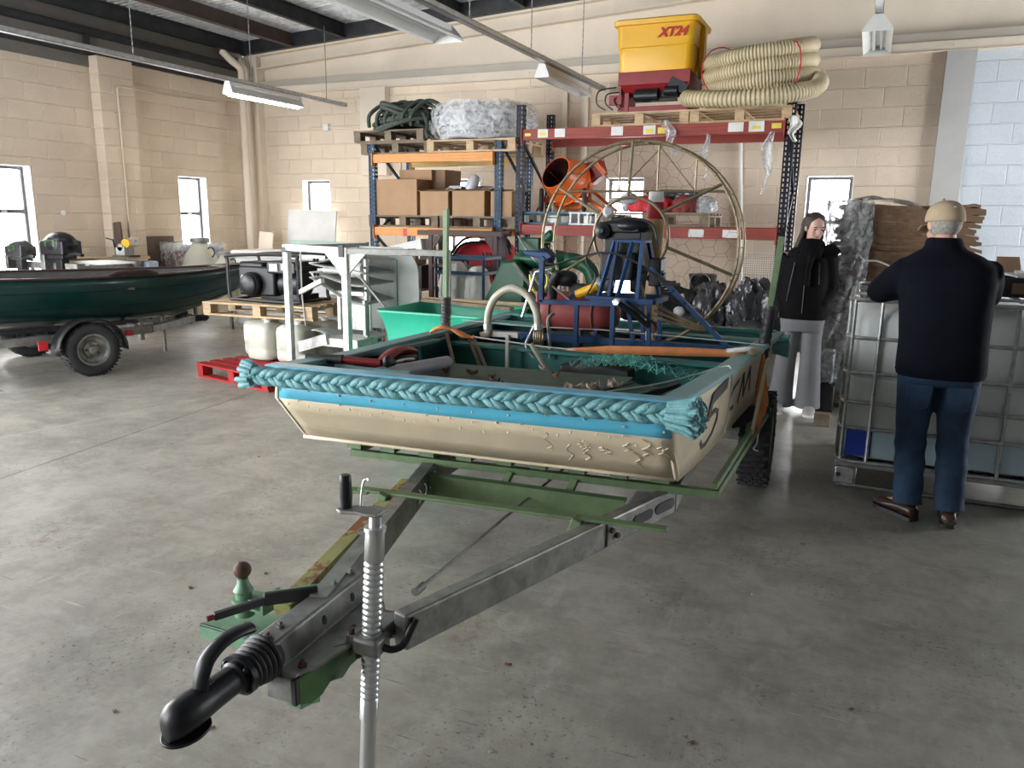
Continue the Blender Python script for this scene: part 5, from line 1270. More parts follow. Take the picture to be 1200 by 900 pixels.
# fender rope plaited across the bow
P0, P1 = V(-2.33, 2.497, .938), V(-.555, 2.643, .936); Lr = (P1-P0).length; dr_ = (P1-P0).normalized(); nr = V(dr_.y, -dr_.x, 0)
per = .262; m = MB()
for ph in range(3):
    for q in (-1, 1):
        pts = []; K = int(Lr/per*26)
        for i in range(K+1):
            s = Lr*i/K; a = 2*pi*(s/per)+2*pi*ph/3+q*.34
            fl = 1+.0*s
            bow = -.012*sin(pi*i/K)
            pts.append(P0+dr_*s+V(0, 0, 1)*(.0255*sin(a))+nr*(.015*sin(2*a)+.013)+V(0, bow, 0))
        m.tube(pts, .0148, n=10)
rope = m.build('fender_rope', 'rope', boat, angle=80)
m = MB(); rnd = random.Random(2)
for c, dirx in ((P1+V(.03, -.02, 0), 1), (P0+V(-.01, -.01, 0), -1)):
    m = MB()
    for k in range(110 if dirx > 0 else 34):
        a = rnd.random()*2*pi; r_ = rnd.random()**.5
        b = c+V(0, .045*r_*cos(a), .042*r_*sin(a)); L_ = (.10 if dirx > 0 else .016)*(1-.45*r_)
        m.tube([b+V(-.05*dirx, 0, 0), b+V(L_*.4*dirx, .012*cos(a), .015*sin(a)), b+V(L_*dirx*.85, (.03*cos(a)+.01*rnd.random())*(1 if dirx > 0 else .1), .035*sin(a)*(1 if dirx > 0 else .1))], [.011, .012, .006], n=6)
    m.build('rope_end_tuft', 'rope', rope, angle=80)
m = MB()
for k in range(40):
    a = rnd.random()*2*pi; b = V(-.44, 4.98, .855)+V(.0, .08*cos(a)*rnd.random(), .045*sin(a)); m.tube([b+V(-.05, 0, 0), b, b+V(.06, .015*cos(a), .02*sin(a))], [.012, .013, .008], n=6)
m.build('rope_end_tuft', 'rope', rope, angle=80)
# painted marks on the right side (5 and thin strokes)
fr_x = lambda y: inter(TXR, y)+.004
def sideP(y, zz): 
    zt = inter(ZT, y)-.01; zb = inter(ZBt, y); q = (zt-zz)/(zt-zb); return V(inter(TXR, y)-.035*max(0, min(1, q))+.006, y, zz)
def stroke(mbx, pts, w):
    """flat painted band on the side panel"""
    for (ya, za), (yb, zb) in zip(pts, pts[1:]):
        dx, dz = yb-ya, zb-za; L_ = max(1e-5, (dx*dx+dz*dz)**.5); nx, nz = -dz/L_*w/2, dx/L_*w/2; e = w*.25
        ya2, za2, yb2, zb2 = ya-dx/L_*e, za-dz/L_*e, yb+dx/L_*e, zb+dz/L_*e
        q = [sideP(ya2+nx, za2+nz), sideP(yb2+nx, zb2+nz), sideP(yb2-nx, zb2-nz), sideP(ya2-nx, za2-nz)]
        mbx.prism(q, (.002, 0, 0))
m = MB()
DY = .20
stroke(m, [(3.42+DY, .865), (3.15+DY, .845)], .055)
stroke(m, [(3.15+DY, .845), (3.12+DY, .765)], .05)
stroke(m, [(a+DY, b) for a, b in ((3.12, .765), (3.24, .775), (3.31, .755), (3.32, .71), (3.26, .665), (3.16, .640), (3.08, .645), (3.04, .675))], .022)
m.build('painted_number', 'paint_black', side_panel_right, smooth=False)
m = MB()
stroke(m, [(3.94, .82), (3.82, .80), (3.78, .75), (3.80, .70), (3.90, .69)], .022)
m.build('painted_letter', 'paint_black', side_panel_right, smooth=False)
m = MB()
stroke(m, [(4.02, .69), (4.06, .83), (4.16, .70), (4.22, .84), (4.32, .70)], .022)
m.build('painted_letter', 'paint_black', side_panel_right, smooth=False)
MB().prism([(-.462, 4.02, .50), (-.462, 4.10, .50), (-.44, 4.40, .87), (-.44, 4.30, .87)], (.015, 0, 0)).build('side_guide', 'hull_cream', boat, smooth=False)

# things lying in the boat
t = thing('plastic_pipe', 'pale grey plastic pipe lying on the boat deck behind the blue bow cap', 'pipe', (-1.95, 3.1, .88))
a, b = V(-1.985, 2.84, .895), V(-1.885, 3.42, .875); d = (b-a).normalized()
x_, y_, d_ = frame_from(d); rg = []
for r, h in ((.027, 0), (.034, 0), (.034, (b-a).length), (.027, (b-a).length), (.027, .01)): rg.append([a+d*h+(x_*cos(2*pi*k/20)+y_*sin(2*pi*k/20))*r for k in range(20)])
MB().ring_loft(rg, caps=False).build('pipe_body', 'grey_plastic', t)
t = thing('hand_tool', 'red and black handled tool lying across the left bow corner', 'tool', (-2.1, 2.95, .955))
MB().cyl((-2.27, 2.80, .965), (-2.10, 2.84, .965), .018, .022, n=12).build('grip', 'black', t); MB().cyl((-2.10, 2.84, .965), (-1.93, 2.89, .955), .015, .018, n=10).build('handle', 'red', t); MB().cyl((-2.30, 2.79, .965), (-2.27, 2.80, .965), .014, n=10).build('end_cap', 'whitepaint', t)
MB().ell((-1.92, 2.92, .955), (.05, .04, .02)).ell((-1.90, 2.90, .965), (.02, .03, .03)).build('head', 'black', t, remesh=.006, sm=2)
t = thing('tool_bag', 'red curved tool case beside the grey pipe in the boat', 'tool', (-2.02, 3.18, .90))
m = MB(); m.tube(spline([(-2.02, 3.0, .905), (-2.03, 3.10, .945), (-2.05, 3.24, .955), (-2.07, 3.38, .925)]), .034, n=10, sq=.6); m.build('red_cover', 'red', t)
MB().ell((-2.04, 3.2, .905), (.05, .17, .03)).build('body', 'black', t)
MB().tube(spline([(-2.0, 3.02, .91), (-1.99, 3.1, .92), (-2.0, 3.2, .915), (-1.985, 3.26, .91)]), .008, n=6).build('chain', 'zinc', t)
leafs = [(-1.93, 3.48, 0, 'dark dry leaf on the deck panel, first one right of the grey pipe'), (-1.86, 3.36, 0, 'curled dark leaf with pale rim on the deck panel near the pipe'), (-1.72, 3.37, 0, 'small dark leaf between the curled leaf and the twig on the deck panel'),
         (-1.60, 3.35, 0, 'thin twiggy leaf on the deck panel'), (-1.50, 3.20, 0, 'brown ragged leaf clump near the middle of the deck panel'), (-1.46, 3.66, 1, 'pale curled leaf at the rear edge of the deck panel'),
         (-1.33, 3.50, 0, 'dark upright leaf right of the pale curled leaf'), (-1.22, 3.12, 0, 'dark triangular leaf close to the blue bow cap'), (-1.13, 3.18, 1, 'pale leaf scrap between the triangular leaf and the pile'),
         (-1.05, 3.30, 1, 'pale pinkish leaf pile at the right end of the deck panel'), (-1.00, 3.36, 1, 'pale upright leaf beside the pinkish leaf pile')]
for k, (x, y, pl, lab) in enumerate(leafs):
    rnd = random.Random(k+40); m = MB(); s = rnd.uniform(.02, .034)*(1.4 if 'pile' in lab else 1)
    for q in range(3 if 'pile' in lab or 'clump' in lab else 1):
        a0 = rnd.uniform(0, 6); cx_, cy_ = x+rnd.uniform(-.02, .02)*(q > 0), y+rnd.uniform(-.02, .02)*(q > 0)
        m.grid(5, 4, lambda u, v: (cx_+(u-.5)*2*s*cos(a0)-(v-.5)*1.2*s*sin(a0)*sin(pi*(u*.9+.05)), cy_+(u-.5)*2*s*sin(a0)+(v-.5)*1.2*s*cos(a0)*sin(pi*(u*.9+.05)), .835+.8*s*abs(v-.5)*1.6+.5*s*(u-.5)**2*4+.006*q))
    tag(m.build('dry_leaf', 'leaf_pale' if pl else 'leaf', solid=.001), lab, 'leaf', 'dry leaves on the boat deck panel')
# net heap
m = MB(); rnd = random.Random(9)
for k in range(34):
    u0 = rnd.uniform(0, 1); P_ = []; ph = rnd.random()*6; y = 3.80+.20*rnd.random(); xa = -1.42+.5*rnd.random(); L_ = rnd.uniform(.15, .35)
    for i in range(26):
        s = i/25; x = xa+L_*s; P_.append((x, y+.035*sin(26*s+ph), .835+.05*sin(pi*min(1, max(0, (x+1.42)/.65)))*(.4+.6*rnd.random()**.2)+.016*sin(22*s+ph*2)))
    m.tube(P_, .0014, n=4)
tag(m.build('fishing_net', 'net'), 'tangled teal netting lying in the boat behind the deck panel', 'net', kind='stuff')
tag(MB().box2((-1.5, 4.0, .60), (-1.1, 4.13, .80)).ell((-1.3, 4.06, .80), (.18, .07, .04)).build('tool_bag', 'black', remesh=.02, sm=3), 'black soft bag in the boat under the netting', 'bag')
tag(MB().cyl((-1.605, 3.84, .935), (-1.505, 3.86, .78), .013, n=10).build('plastic_stick', 'hoseclear'), 'pale plastic stick standing up behind the deck panel', 'stick')
# strap and cord across the boat
t = thing('ratchet_strap', 'orange webbing strap stretched across the boat to the right gunwale', 'strap', (-1.3, 4.1, .9))
m = MB(); m.grid(30, 1, lambda u, v: V(lerp(-1.45, -.52, u), lerp(3.98, 4.12, u), lerp(.895, .925, u)+.004*sin(pi*u))+V(0, .004*(v-.5), (v-.5)*(.012+.034*min(1, u*4)*(1-.35*max(0, u-.7)/.3)))); m.build('webbing', 'orange_strap', t, solid=.002)
m = MB(); m.ell((-.50, 4.14, .935), (.028, .02, .02)); m.tube(spline([(-.62, 4.12, .93), (-.5, 4.10, .955), (-.44, 4.14, .94)]), .014, n=8); m.build('hook', 'cord', t)
MB().lathe([(.018, 0), (.018, .02), (.008, .022)], (-.485, 4.10, .94), (.1, -1, .3)).build('ring_bolt', 'bronze', t)
t = thing('ratchet_strap', 'twisted orange strap end knotted on the left gunwale', 'strap', (-2.1, 3.98, .93))
m = MB(); pts = spline([(-2.30, 3.97, .93), (-2.22, 3.96, .965), (-2.14, 3.96, .955), (-2.07, 3.97, .925), (-2.02, 3.98, .92)], 8)
m.tube(pts, [.012+.022*abs(sin(i*.22)) for i in range(len(pts))], n=10, sq=.45); m.build('knot', 'orange_strap', t)
m = MB()
for k, (x, dx) in enumerate(((-2.20, .05), (-2.06, .09), (-2.03, .10))): m.tube(spline([(x, 3.98, .93), (x+dx*.5, 3.99, .82), (x+dx, 4.0, .70)]), .020, n=6, sq=.25)
m.build('hanging_webbing', 'leaf_pale', t)
tag(MB().tube([(-2.03, 3.97, .925), (-1.6, 3.98, .90), (-1.4, 3.985, .895)], .0045, n=6).build('cord', 'cord'), 'pale thin cord from the knotted strap to the orange strap', 'cord')
tag(MB().tube([(-2.30, 4.36, .96), (-1.85, 4.36, .95), (-1.4, 4.40, .955), (-.9, 4.42, .945), (-.46, 4.44, .93)], .003, n=6).build('cord', 'cord'), 'thin line stretched across the boat behind the orange strap', 'cord')
tag(MB().tube(spline([(-.98, 3.2, .86), (-.80, 3.40, .875), (-.66, 3.56, .905), (-.56, 3.64, .935), (-.515, 3.62, .93), (-.505, 3.58, .80), (-.51, 3.50, .66)]), .004, n=6).build('cord', 'cord'), 'white cord looped over the right gunwale', 'cord')
t = thing('hanging_strap', 'orange strap hanging with a hook beside the right trailer wheel', 'strap', (-.44, 4.2, .5))
MB().prism([(-.455, 4.30, .90), (-.445, 4.30, .90), (-.40, 4.24, .66), (-.475, 4.24, .66)], (0, .004, 0)).prism([(-.475, 4.23, .67), (-.40, 4.23, .67), (-.41, 4.22, .58), (-.445, 4.22, .58)], (0, .006, 0)).prism([(-.452, 4.22, .60), (-.42, 4.22, .60), (-.43, 4.2, .48), (-.447, 4.2, .48)], (0, .005, 0)).build('webbing', 'orange_strap', t, smooth=False)
MB().tube(spline([(-.437, 4.2, .49), (-.437, 4.19, .44), (-.45, 4.18, .41), (-.425, 4.18, .40)]), .005, n=6).build('hook', 'zinc', t)

# ================================================================== propeller rig on the boat
rig = thing('propeller_rig', 'airboat engine rig with wooden propeller inside a round wheel-like cage', 'engine', (-1.26, 4.6, .75))
RC = V(-1.265, 4.62, 1.445); RR = .60
RC2 = RC+V(0, .20, 0)
MB().torus(RC, RR, .0095, (0, 1, 0), n=80, m=8).build('front_hoop', 'bronze', rig)
MB().torus(RC2, RR, .0085, (0, 1, 0), n=80, m=8).build('rear_hoop', 'bronze', rig)
IC = V(-1.265, 4.50, 1.50)
MB().torus(IC, .222, .0095, (0, 1, 0), n=56, m=8).build('inner_hoop', 'bronze', rig)
def onr(c, r, a): return V(c.x+r*cos(radians(a)), c.y, c.z+r*sin(radians(a)))
for a in (38, 96, 148, 205, -15, -75):
    MB().tube([onr(IC, .222, a), onr(RC, .60, a-2 if a > 0 else a)], .0095, n=8).build('spoke', 'bronze', rig)
m = MB()
for a in range(0, 360, 15): m.cyl(onr(RC, RR, a), onr(RC2, RR, a), .004, n=6)
for a in range(0, 360, 6): m.ell(onr(RC, RR, a)+V(0, -.006, 0), .0085 if a % 12 else .006, 6, 4)
m.build('hoop_struts', 'bronze', rig)
m = MB(); yz = RC2.y
m.cyl((-1.78, yz, 1.765), (-.75, yz, 1.765), .008, n=8)
for x in (-1.44, -1.20, -.97): m.cyl((x, yz, 1.765), (x, yz, 1.445+sqrt(RR*RR-(x+1.265)**2)), .006, n=6)
for p, q in (((-1.44, 1.765), (-1.60, 1.93)), ((-.97, 1.765), (-1.20, 2.03)), ((-1.44, 1.765), (-1.18, 2.03)), ((-.97, 1.765), (-.80, 1.80))): m.cyl((p[0], yz, p[1]), (q[0], yz, q[1]), .004, n=6)
m.build('guard_bars', 'bronze', rig)
# hexagonal wire net
m = MB(); hs = .052; done = set()
def seg(a, b):
    k = tuple(sorted(((round(a[0], 3), round(a[1], 3)), (round(b[0], 3), round(b[1], 3)))))
    if k in done: return
    done.add(k)
    if (a[0])**2+(a[1])**2 > RR*RR*.98 or (b[0])**2+(b[1])**2 > RR*RR*.98: return
    ya = yz+.01*sin(a[0]*9); yb = yz+.01*sin(b[0]*9)
    jit = lambda p: (p[0]+.010*sin(p[1]*31+p[0]*17), p[1]+.010*sin(p[0]*29+p[1]*13))
    a2, b2 = jit(a), jit(b); m.bar((RC.x+a2[0], ya, RC.z+a2[1]), (RC.x+b2[0], yb, RC.z+b2[1]), .0016, .0016)
for i in range(-9, 10):
    for j in range(-8, 9):
        cx_ = i*hs*1.5; cy_ = (j+.5*(i % 2))*hs*sqrt(3)
        pts = [(cx_+hs*cos(radians(60*k)), cy_+hs*sin(radians(60*k))) for k in range(6)]
        for k in range(6): seg(pts[k], pts[(k+1) % 6])
m.build('wire_net', 'wire', rig, smooth=False)
# propeller
pc = V(-1.185, 4.74, 1.30)
def blade_piece(z0, z1, nm, mm, par):
    m = MB(); rings = []
    for k in range(9):
        z = lerp(z0, z1, k/8); s = z-pc.z; sg = 1 if s > 0 else -1; a = abs(s)
        ch = .115*(1-.25*max(0, (a-.25)/.2)) if a > .10 else .07+.45*a*1.0
        ch = min(ch, .118); tw = radians(38-60*min(a, .46))*sg; th = .018*(1-.8*a)
        r = []
        for q in range(12):
            t_ = 2*pi*q/12; X = ch/2*cos(t_); Y = th/2*sin(t_)*1.4
            r.append(V(pc.x+X*cos(tw)-Y*sin(tw), pc.y+X*sin(tw)+Y*cos(tw), z))
        rings.append(r)
    m.ring_loft(rings); return m.build(nm, mm, par)
prop = blade_piece(.985, 1.60, 'propeller', 'wood_rim', rig)
blade_piece(.915, .985, 'red_tip_band', 'red', prop); blade_piece(.855, .915, 'white_tip', 'sticker', prop)
blade_piece(1.60, 1.70, 'red_tip_band', 'red', prop); blade_piece(1.70, 1.76, 'white_tip', 'sticker', prop)
# engine
m = MB().box((-1.29, 4.55, 1.42), (.22, .26, .22)).box((-1.31, 4.50, 1.55), (.24, .2, .06)).box((-1.31, 4.5, 1.33), (.20, .22, .16)).ell((-1.25, 4.48, 1.56), (.12, .1, .05)).cyl((-1.13, 4.50, 1.24), (-1.08, 4.50, 1.32), .04).box((-1.10, 4.52, 1.30), (.07, .14, .16))
m.build('engine_block', 'black_gloss', rig, bevel=.012)
MB().lathe([(.045, 0), (.048, .01), (.035, .02), (.048, .03), (.045, .04), (.02, .05), (.012, .06)], (-1.40, 4.42, 1.53), (0, -1, 0)).build('pulley', 'black_plastic', rig)
MB().tube(spline([(-1.42, 4.42, 1.57), (-1.25, 4.42, 1.60), (-1.12, 4.42, 1.57), (-1.08, 4.42, 1.45)]), .008, n=6).build('belt', 'black', rig)
MB().lathe([(.03, 0), (.032, .06), (.02, .08)], (-1.36, 4.36, 1.63), (.3, -1, .1)).build('exhaust_cap', 'grey_plastic', rig)
MB().ell((-1.30, 4.56, 1.715), (.055, .035, .035)).build('coil_box', 'grey_plastic', rig)
MB().lathe([(.03, 0), (.045, .03), (.045, .10), (.03, .12)], (-1.46, 4.45, 1.21), (1, 0, .2)).build('carburettor', 'galv_dull', rig)
# blue stand
m = MB(); w = .022
zt, zb = 1.475, 1.145
m.box((-1.235, 4.43, zt), (.19, .16, .018))
for (x0, y0), (x1, y1) in (((-1.315, 4.36), (-1.385, 4.30)), ((-1.155, 4.36), (-1.155, 4.30)), ((-1.315, 4.50), (-1.40, 4.60)), ((-1.155, 4.50), (-1.10, 4.60))): m.bar((x0, y0, zt), (x1, y1, zb), w, w)
m.bar((-1.21, 4.36, zt), (-1.28, 4.32, zb), w, w); m.bar((-1.30, 4.36, zt), (-1.33, 4.32, zb), w*.8, w*.8)
m.bar((-1.42, 4.30, zb), (-1.06, 4.30, zb), .03, .03); m.bar((-1.42, 4.60, zb), (-1.06, 4.60, zb), .03, .03); m.bar((-1.42, 4.30, zb), (-1.42, 4.60, zb), .03, .03); m.bar((-1.06, 4.30, zb), (-1.06, 4.60, zb), .03, .03)
for x, y, xb in ((-1.40, 4.58, -1.50), (-1.30, 4.58, -1.24), (-1.20, 4.58, -1.18), (-1.09, 4.58, -1.08), (-1.09, 4.32, -1.08)): m.bar((x, y, zb), (xb, y, .86), w, w)
m.build('tower', 'blue_steel', rig, smooth=False, bevel=.002)
m = MB()
m.bar((-1.735, 4.30, 1.36), (-1.735, 4.30, 1.11), .028, .028); m.bar((-1.745, 4.30, 1.112), (-1.16, 4.30, 1.125), .028, .028)
for x in (-1.512, -1.292): m.bar((x, 4.30, 1.12), (x, 4.30, .79), .026, .026)
m.bar((-1.745, 4.30, 1.35), (-1.72, 4.30, 1.37), .03, .03); m.box((-1.37, 4.30, 1.155), (.17, .05, .02))
m.build('seat_frame', 'blue_steel', rig, smooth=False, bevel=.002)
m = MB(); m.bar((-1.13, 4.46, 1.33), (-.665, 4.46, .90), .026, .026); m.bar((-1.29, 4.45, 1.32), (-1.60, 4.42, 1.13), .026, .026)
for a_ in (.15, .3, .45): m.ell(along(V(-1.13, 4.445, 1.33), V(-.665, 4.445, .90), a_), .010, 6, 4)
m.build('diagonal_brace', 'blue_steel', rig, smooth=False)
m = MB(); m.bar((-2.2, 4.47, .872), (-.56, 4.47, .885), .04, .04); m.bar((-2.1, 4.30, .80), (-.6, 4.30, .80), .035, .035); m.bar((-.60, 4.47, .89), (-.52, 4.9, .89), .035, .035); m.bar((-1.9, 4.30, .82), (-1.75, 4.32, .96), .025, .025)
m.build('base_rail', 'blue_steel', rig, smooth=False)
MB().cyl((-1.43, 4.43, 1.21), (-1.56, 4.43, 1.15), .028).build('yellow_damper', 'yellow', rig)
# tank
MB().lathe([(.01, 0), (.08, .015), (.115, .06), (.125, .10), (.125, .44), (.115, .49), (.07, .54), (.01, .55)], (-1.91, 4.66, 1.02), (1, 0, 0), n=28).build('fuel_tank', 'pink_tank', rig)
for x in (-1.78, -1.50): MB().torus((x, 4.66, 1.02), .127, .007, (1, 0, 0), n=32, m=6).build('tank_band', 'rust', rig)
m = MB().cyl((-1.79, 4.5, .76), (-1.79, 4.5, .93), .014, n=8).cyl((-1.55, 4.5, .76), (-1.55, 4.5, .93), .014, n=8); m.build('tank_leg', 'black_gloss', rig)
MB().cyl((-1.765, 4.32, 1.06), (-1.765, 4.32, 1.17), .013, n=10).build('grip', 'red', rig); MB().cyl((-1.73, 4.34, 1.14), (-1.73, 4.34, 1.165), .014, n=10).build('knob', 'pink_tank', rig)
m = MB().tube(spline([(-1.74, 4.5, 1.10), (-1.72, 4.45, 1.22), (-1.68, 4.45, 1.28)]), .03, n=8).ell((-1.66, 4.5, 1.24), (.08, .06, .05)).box((-1.58, 4.52, 1.17), (.10, .08, .08)).ell((-1.80, 4.5, 1.36), (.07, .05, .06))
m.build('fuel_pump', 'black', rig, remesh=.01, sm=2)
MB().prism([(-1.93, 4.44, 1.40), (-1.76, 4.44, 1.40), (-1.72, 4.44, 1.37), (-1.76, 4.44, 1.35), (-1.90, 4.44, 1.37)], (0, .10, 0)).build('seat_pad', 'blue_steel', rig, bevel=.008)
m = MB().tube(spline([(-1.86, 4.42, 1.26), (-1.84, 4.41, 1.18), (-1.80, 4.41, 1.15), (-1.75, 4.41, 1.19), (-1.74, 4.41, 1.25)]), .008, n=6); m.build('yellow_cable', 'yellow_cable', rig)
m = MB().tube(spline([(-1.78, 4.38, 1.35), (-1.68, 4.36, 1.33), (-1.55, 4.36, 1.37), (-1.35, 4.34, 1.41), (-1.18, 4.34, 1.36), (-1.02, 4.36, 1.26), (-.96, 4.38, 1.26)]), .007, n=6).tube(spline([(-1.45, 4.4, 1.50), (-1.49, 4.38, 1.36), (-1.43, 4.38, 1.27), (-1.48, 4.38, 1.16)]), .006, n=6).tube(spline([(-1.07, 4.36, 1.30), (-1.02, 4.36, 1.25), (-.93, 4.36, 1.245)]), .011, n=6)
m.build('control_cable', 'black', rig)
MB().tube([(-1.70, 4.38, 1.20), (-1.55, 4.36, 1.10), (-1.40, 4.36, 1.12)], .006, n=6).tube([(-1.9, 4.4, 1.0), (-1.80, 4.36, 1.28), (-1.70, 4.36, 1.30)], .008, n=6).build('steering_rod', 'zinc', rig)
m = MB().cyl((-1.245, 4.22, 1.145), (-1.08, 4.30, 1.01), .016, n=10).cyl((-1.20, 4.24, 1.15), (-1.04, 4.3, 1.02), .008, n=8); m.build('control_lever', 'black_gloss', rig)
MB().lathe([(.02, 0), (.022, .015), (.008, .02)], (-1.245, 4.22, 1.145), (-.3, -1, .3)).build('lever_knob', 'chrome', rig)
m = MB()
for dz, dx in ((0, 0), (-.03, -.02), (.03, .02)): m.tube(spline([(-1.10+dx, 4.48, 1.08+dz), (-.95, 4.46, 1.03+dz*.7), (-.82, 4.46, .995+dz*.3), (-.74, 4.50, 1.0)]), .009, n=6)
m.build('stay_tube', 'bronze', rig)
# clear hose loop on the left side of the boat
t = thing('hose_loop', 'cloudy beige hose arched over the left side of the boat', 'hose', (-1.83, 4.1, .93))
pts = spline([(-1.99, 4.10, .955), (-1.985, 4.10, 1.05), (-1.94, 4.10, 1.145), (-1.845, 4.10, 1.20), (-1.745, 4.10, 1.17), (-1.685, 4.10, 1.08), (-1.67, 4.10, .985)], 10)
MB().tube(pts, .0225, n=14).build('hose', 'hoseclear', t)
MB().lathe([(.026, 0), (.026, .03)], (-1.99, 4.10, .955)).build('hose_clip', 'zinc', t); MB().lathe([(.026, 0), (.026, .03)], (-1.67, 4.10, .975)).build('hose_clip', 'zinc', t)
MB().tube(spline([(-1.99, 4.10, .955), (-1.99, 4.10, .925), (-2.03, 4.08, .915)]), .022, n=10).build('elbow', 'leaf_pale', t)
m = MB()
for k in range(4): m.torus((-1.70+.012*k, 4.14, .93), .045, .008, (1, .2, 0), n=20, m=6)
m.build('pump_coil', 'bronze', t)
MB().bar((-2.02, 4.12, .925), (-1.80, 4.12, .93), .03, .03).build('pipe_fitting', 'cord', t); MB().bar((-1.86, 4.1, .93), (-1.86, 4.1, .70), .025, .02).build('pipe_fitting', 'cord', t)
tag(MB().tube(spline([(-1.70, 4.2, 1.04), (-1.75, 4.18, .94), (-1.77, 4.16, .86), (-1.72, 4.16, .80)]), .008, n=8).build('metal_lever', 'galv'), 'shiny metal lever leaning beside the arched beige hose', 'lever')
tag(MB().tube(spline([(-1.62, 4.22, 1.06), (-1.65, 4.2, 1.02), (-1.63, 4.18, .90), (-1.62, 4.16, .80)]), .010, n=8).build('steel_stake', 'galv_dull'), 'thin grey upright rod beside the pinkish tank', 'rod')

# ================================================================== trailer
tr = thing('trailer', 'galvanised and green boat trailer with black coupling in front', 'trailer', (-1.3, 3.3, 0))
def bar3(a, b, w, h, nm, m, bev=.004): return MB().bar(a, b, w, h).build(nm, m, tr, smooth=False, bevel=bev)
lb = MB(); lb.bar((-1.74, 2.99, .495), (-1.372, 1.70, .50), .055, .012); lb.bar((-1.715, 2.99, .44), (-1.345, 1.70, .445), .006, .11); lb.bar((-1.74, 2.99, .385), (-1.395, 1.78, .39), .055, .008); lb.bar((-1.74, 2.99, .445), (-1.80, 4.85, .42), .055, .10)
lb.build('draw_bar', 'galv_rust', tr, smooth=False)
m = MB()
for u in (.06, .13, .20, .27): m.tube(arc(along(V(-1.711, 2.99, .445), V(-1.366, 1.78, .45), u), .035, -70, 70, 8, (0, 1, 0)), .005, n=5)
m.build('hanging_link', 'chrome', tr)
rb = MB(); rb.bar((-.66, 3.14, .44), (-1.108, 1.722, .445), .055, .11); rb.bar((-.66, 3.14, .43), (-.78, 4.85, .40), .055, .09)
rbo = rb.build('draw_bar', 'galv_rust', tr, smooth=False, bevel=.008)
dR = (V(-1.115, 1.70, .445)-V(-.66, 3.14, .44)).normalized(); nR = V(-dR.y, dR.x, 0); nR = nR if nR.x > 0 else -nR
def onR(u, z): return along(V(-.66, 3.14, .44), V(-1.115, 1.70, .445), u)+nR*.0285+V(0, 0, z)
m = MB()
for u, L_, r_ in ((.06, .10, .022), (.17, .10, .02)):
    c0 = onR(u, 0); pts = [c0+dR*(s*L_/2+r_*cos(radians(a)))+V(0, 0, r_*sin(radians(a))) for s, rng in ((1, range(-90, 91, 20)), (-1, range(90, 271, 20))) for a in rng]
    m.prism(pts, nR*.003)
m.build('slot', 'black', rbo, smooth=False)
m = MB().prism([onR(.31, -.045)-dR*.04, onR(.31, -.045)+dR*.04, onR(.31, .045)+dR*.04, onR(.31, .045)-dR*.04], nR*.006); m.build('bolt_plate', 'galv_dull', rbo, bevel=.002)
m = MB()
for q in (-1, 1): m.lathe([(.012, 0), (.011, .012)], onR(.31, .015*q)+dR*.018*q+nR*.006, nR, n=8)
m.build('bolts', 'rust', rbo)
yb_ = MB(); yb_.bar((-1.665, 2.50, .47), (-1.475, 1.66, .455), .055, .035); yb_.bar((-1.72, 2.75, .475), (-1.665, 2.50, .47), .045, .03); yb_.build('side_bar', 'yellowgreen', tr, smooth=False, bevel=.003)
# lattice frame under the boat
m = MB(); m.bar((-2.13, 2.93, .505), (-.455, 3.11, .505), .035, .03); m.bar((-2.16, 4.9, .505), (-.43, 4.9, .505), .035, .03); m.bar((-.468, 3.10, .505), (-.43, 4.9, .505), .02, .03); m.bar((-2.13, 2.94, .505), (-2.16, 4.9, .505), .035, .03)
fr_ = m.build('lattice_frame', 'greenpaint', tr, smooth=False)
for k, u in enumerate((.0, .105, .225, .335, .45, .545, .65, .76, .865, 1.0)):
    a = along(V(-2.12, 2.93, .535), V(-.475, 3.11, .535), u); b = V(lerp(-2.15, -.45, u), 4.9, .535); MB().bar(a, b, .075 if u < 1 else .022, .026).build('slat', 'greenpaint', fr_, smooth=False)
bar3((-1.80, 2.52, .505), (-.56, 2.65, .505), .045, .012, 'cross_bar', 'greenpaint')
bar3((-1.86, 2.50, .50), (-1.75, 2.52, .50), .05, .012, 'cross_bar_end', 'greenpaint')
m = MB(); m.bar((-1.72, 2.86, .43), (-.80, 2.93, .43), .012, .085); m.bar((-1.72, 2.88, .475), (-.80, 2.95, .475), .045, .01); m.build('cross_member', 'greenpaint', tr, smooth=False)
for x, y in ((-1.36, 2.90), (-1.07, 2.93)): bar3((x, y, .39), (x+.02, y+.10, .50), .035, .02, 'frame_strut', 'greenpaint')
bar3((-1.69, 2.50, .45), (-1.67, 2.50, .51), .03, .04, 'clamp_bracket', 'greenpaint'); bar3((-.90, 2.60, .45), (-.88, 2.60, .51), .06, .04, 'clamp_bracket', 'greenpaint')
bar3((-2.30, 4.85, .30), (-.58, 4.85, .30), .06, .06, 'axle', 'galv_dull'); bar3((-2.10, 4.85, .33), (-2.10, 4.85, .5), .06, .06, 'axle_bracket', 'greenpaint'); bar3((-.62, 4.85, .33), (-.62, 4.85, .5), .06, .06, 'axle_bracket', 'greenpaint')
wheel(tr, (-.505, 4.85, .291), V(1, .03, 0), .29, .175, .17, 'galv_dull'); wheel(tr, (-2.42, 4.85, .291), V(-1, .03, 0), .29, .175, .17, 'galv_dull')
MB().prism([(-.58, 4.55, .56), (-.42, 4.55, .56), (-.42, 4.62, .46), (-.62, 4.5, .42)], (0, .02, 0)).build('mudguard_bracket', 'black', tr, smooth=False)
bar3((-.44, 4.34, .70), (-.46, 4.34, .50), .05, .03, 'post_bracket', 'greenpaint_dark')
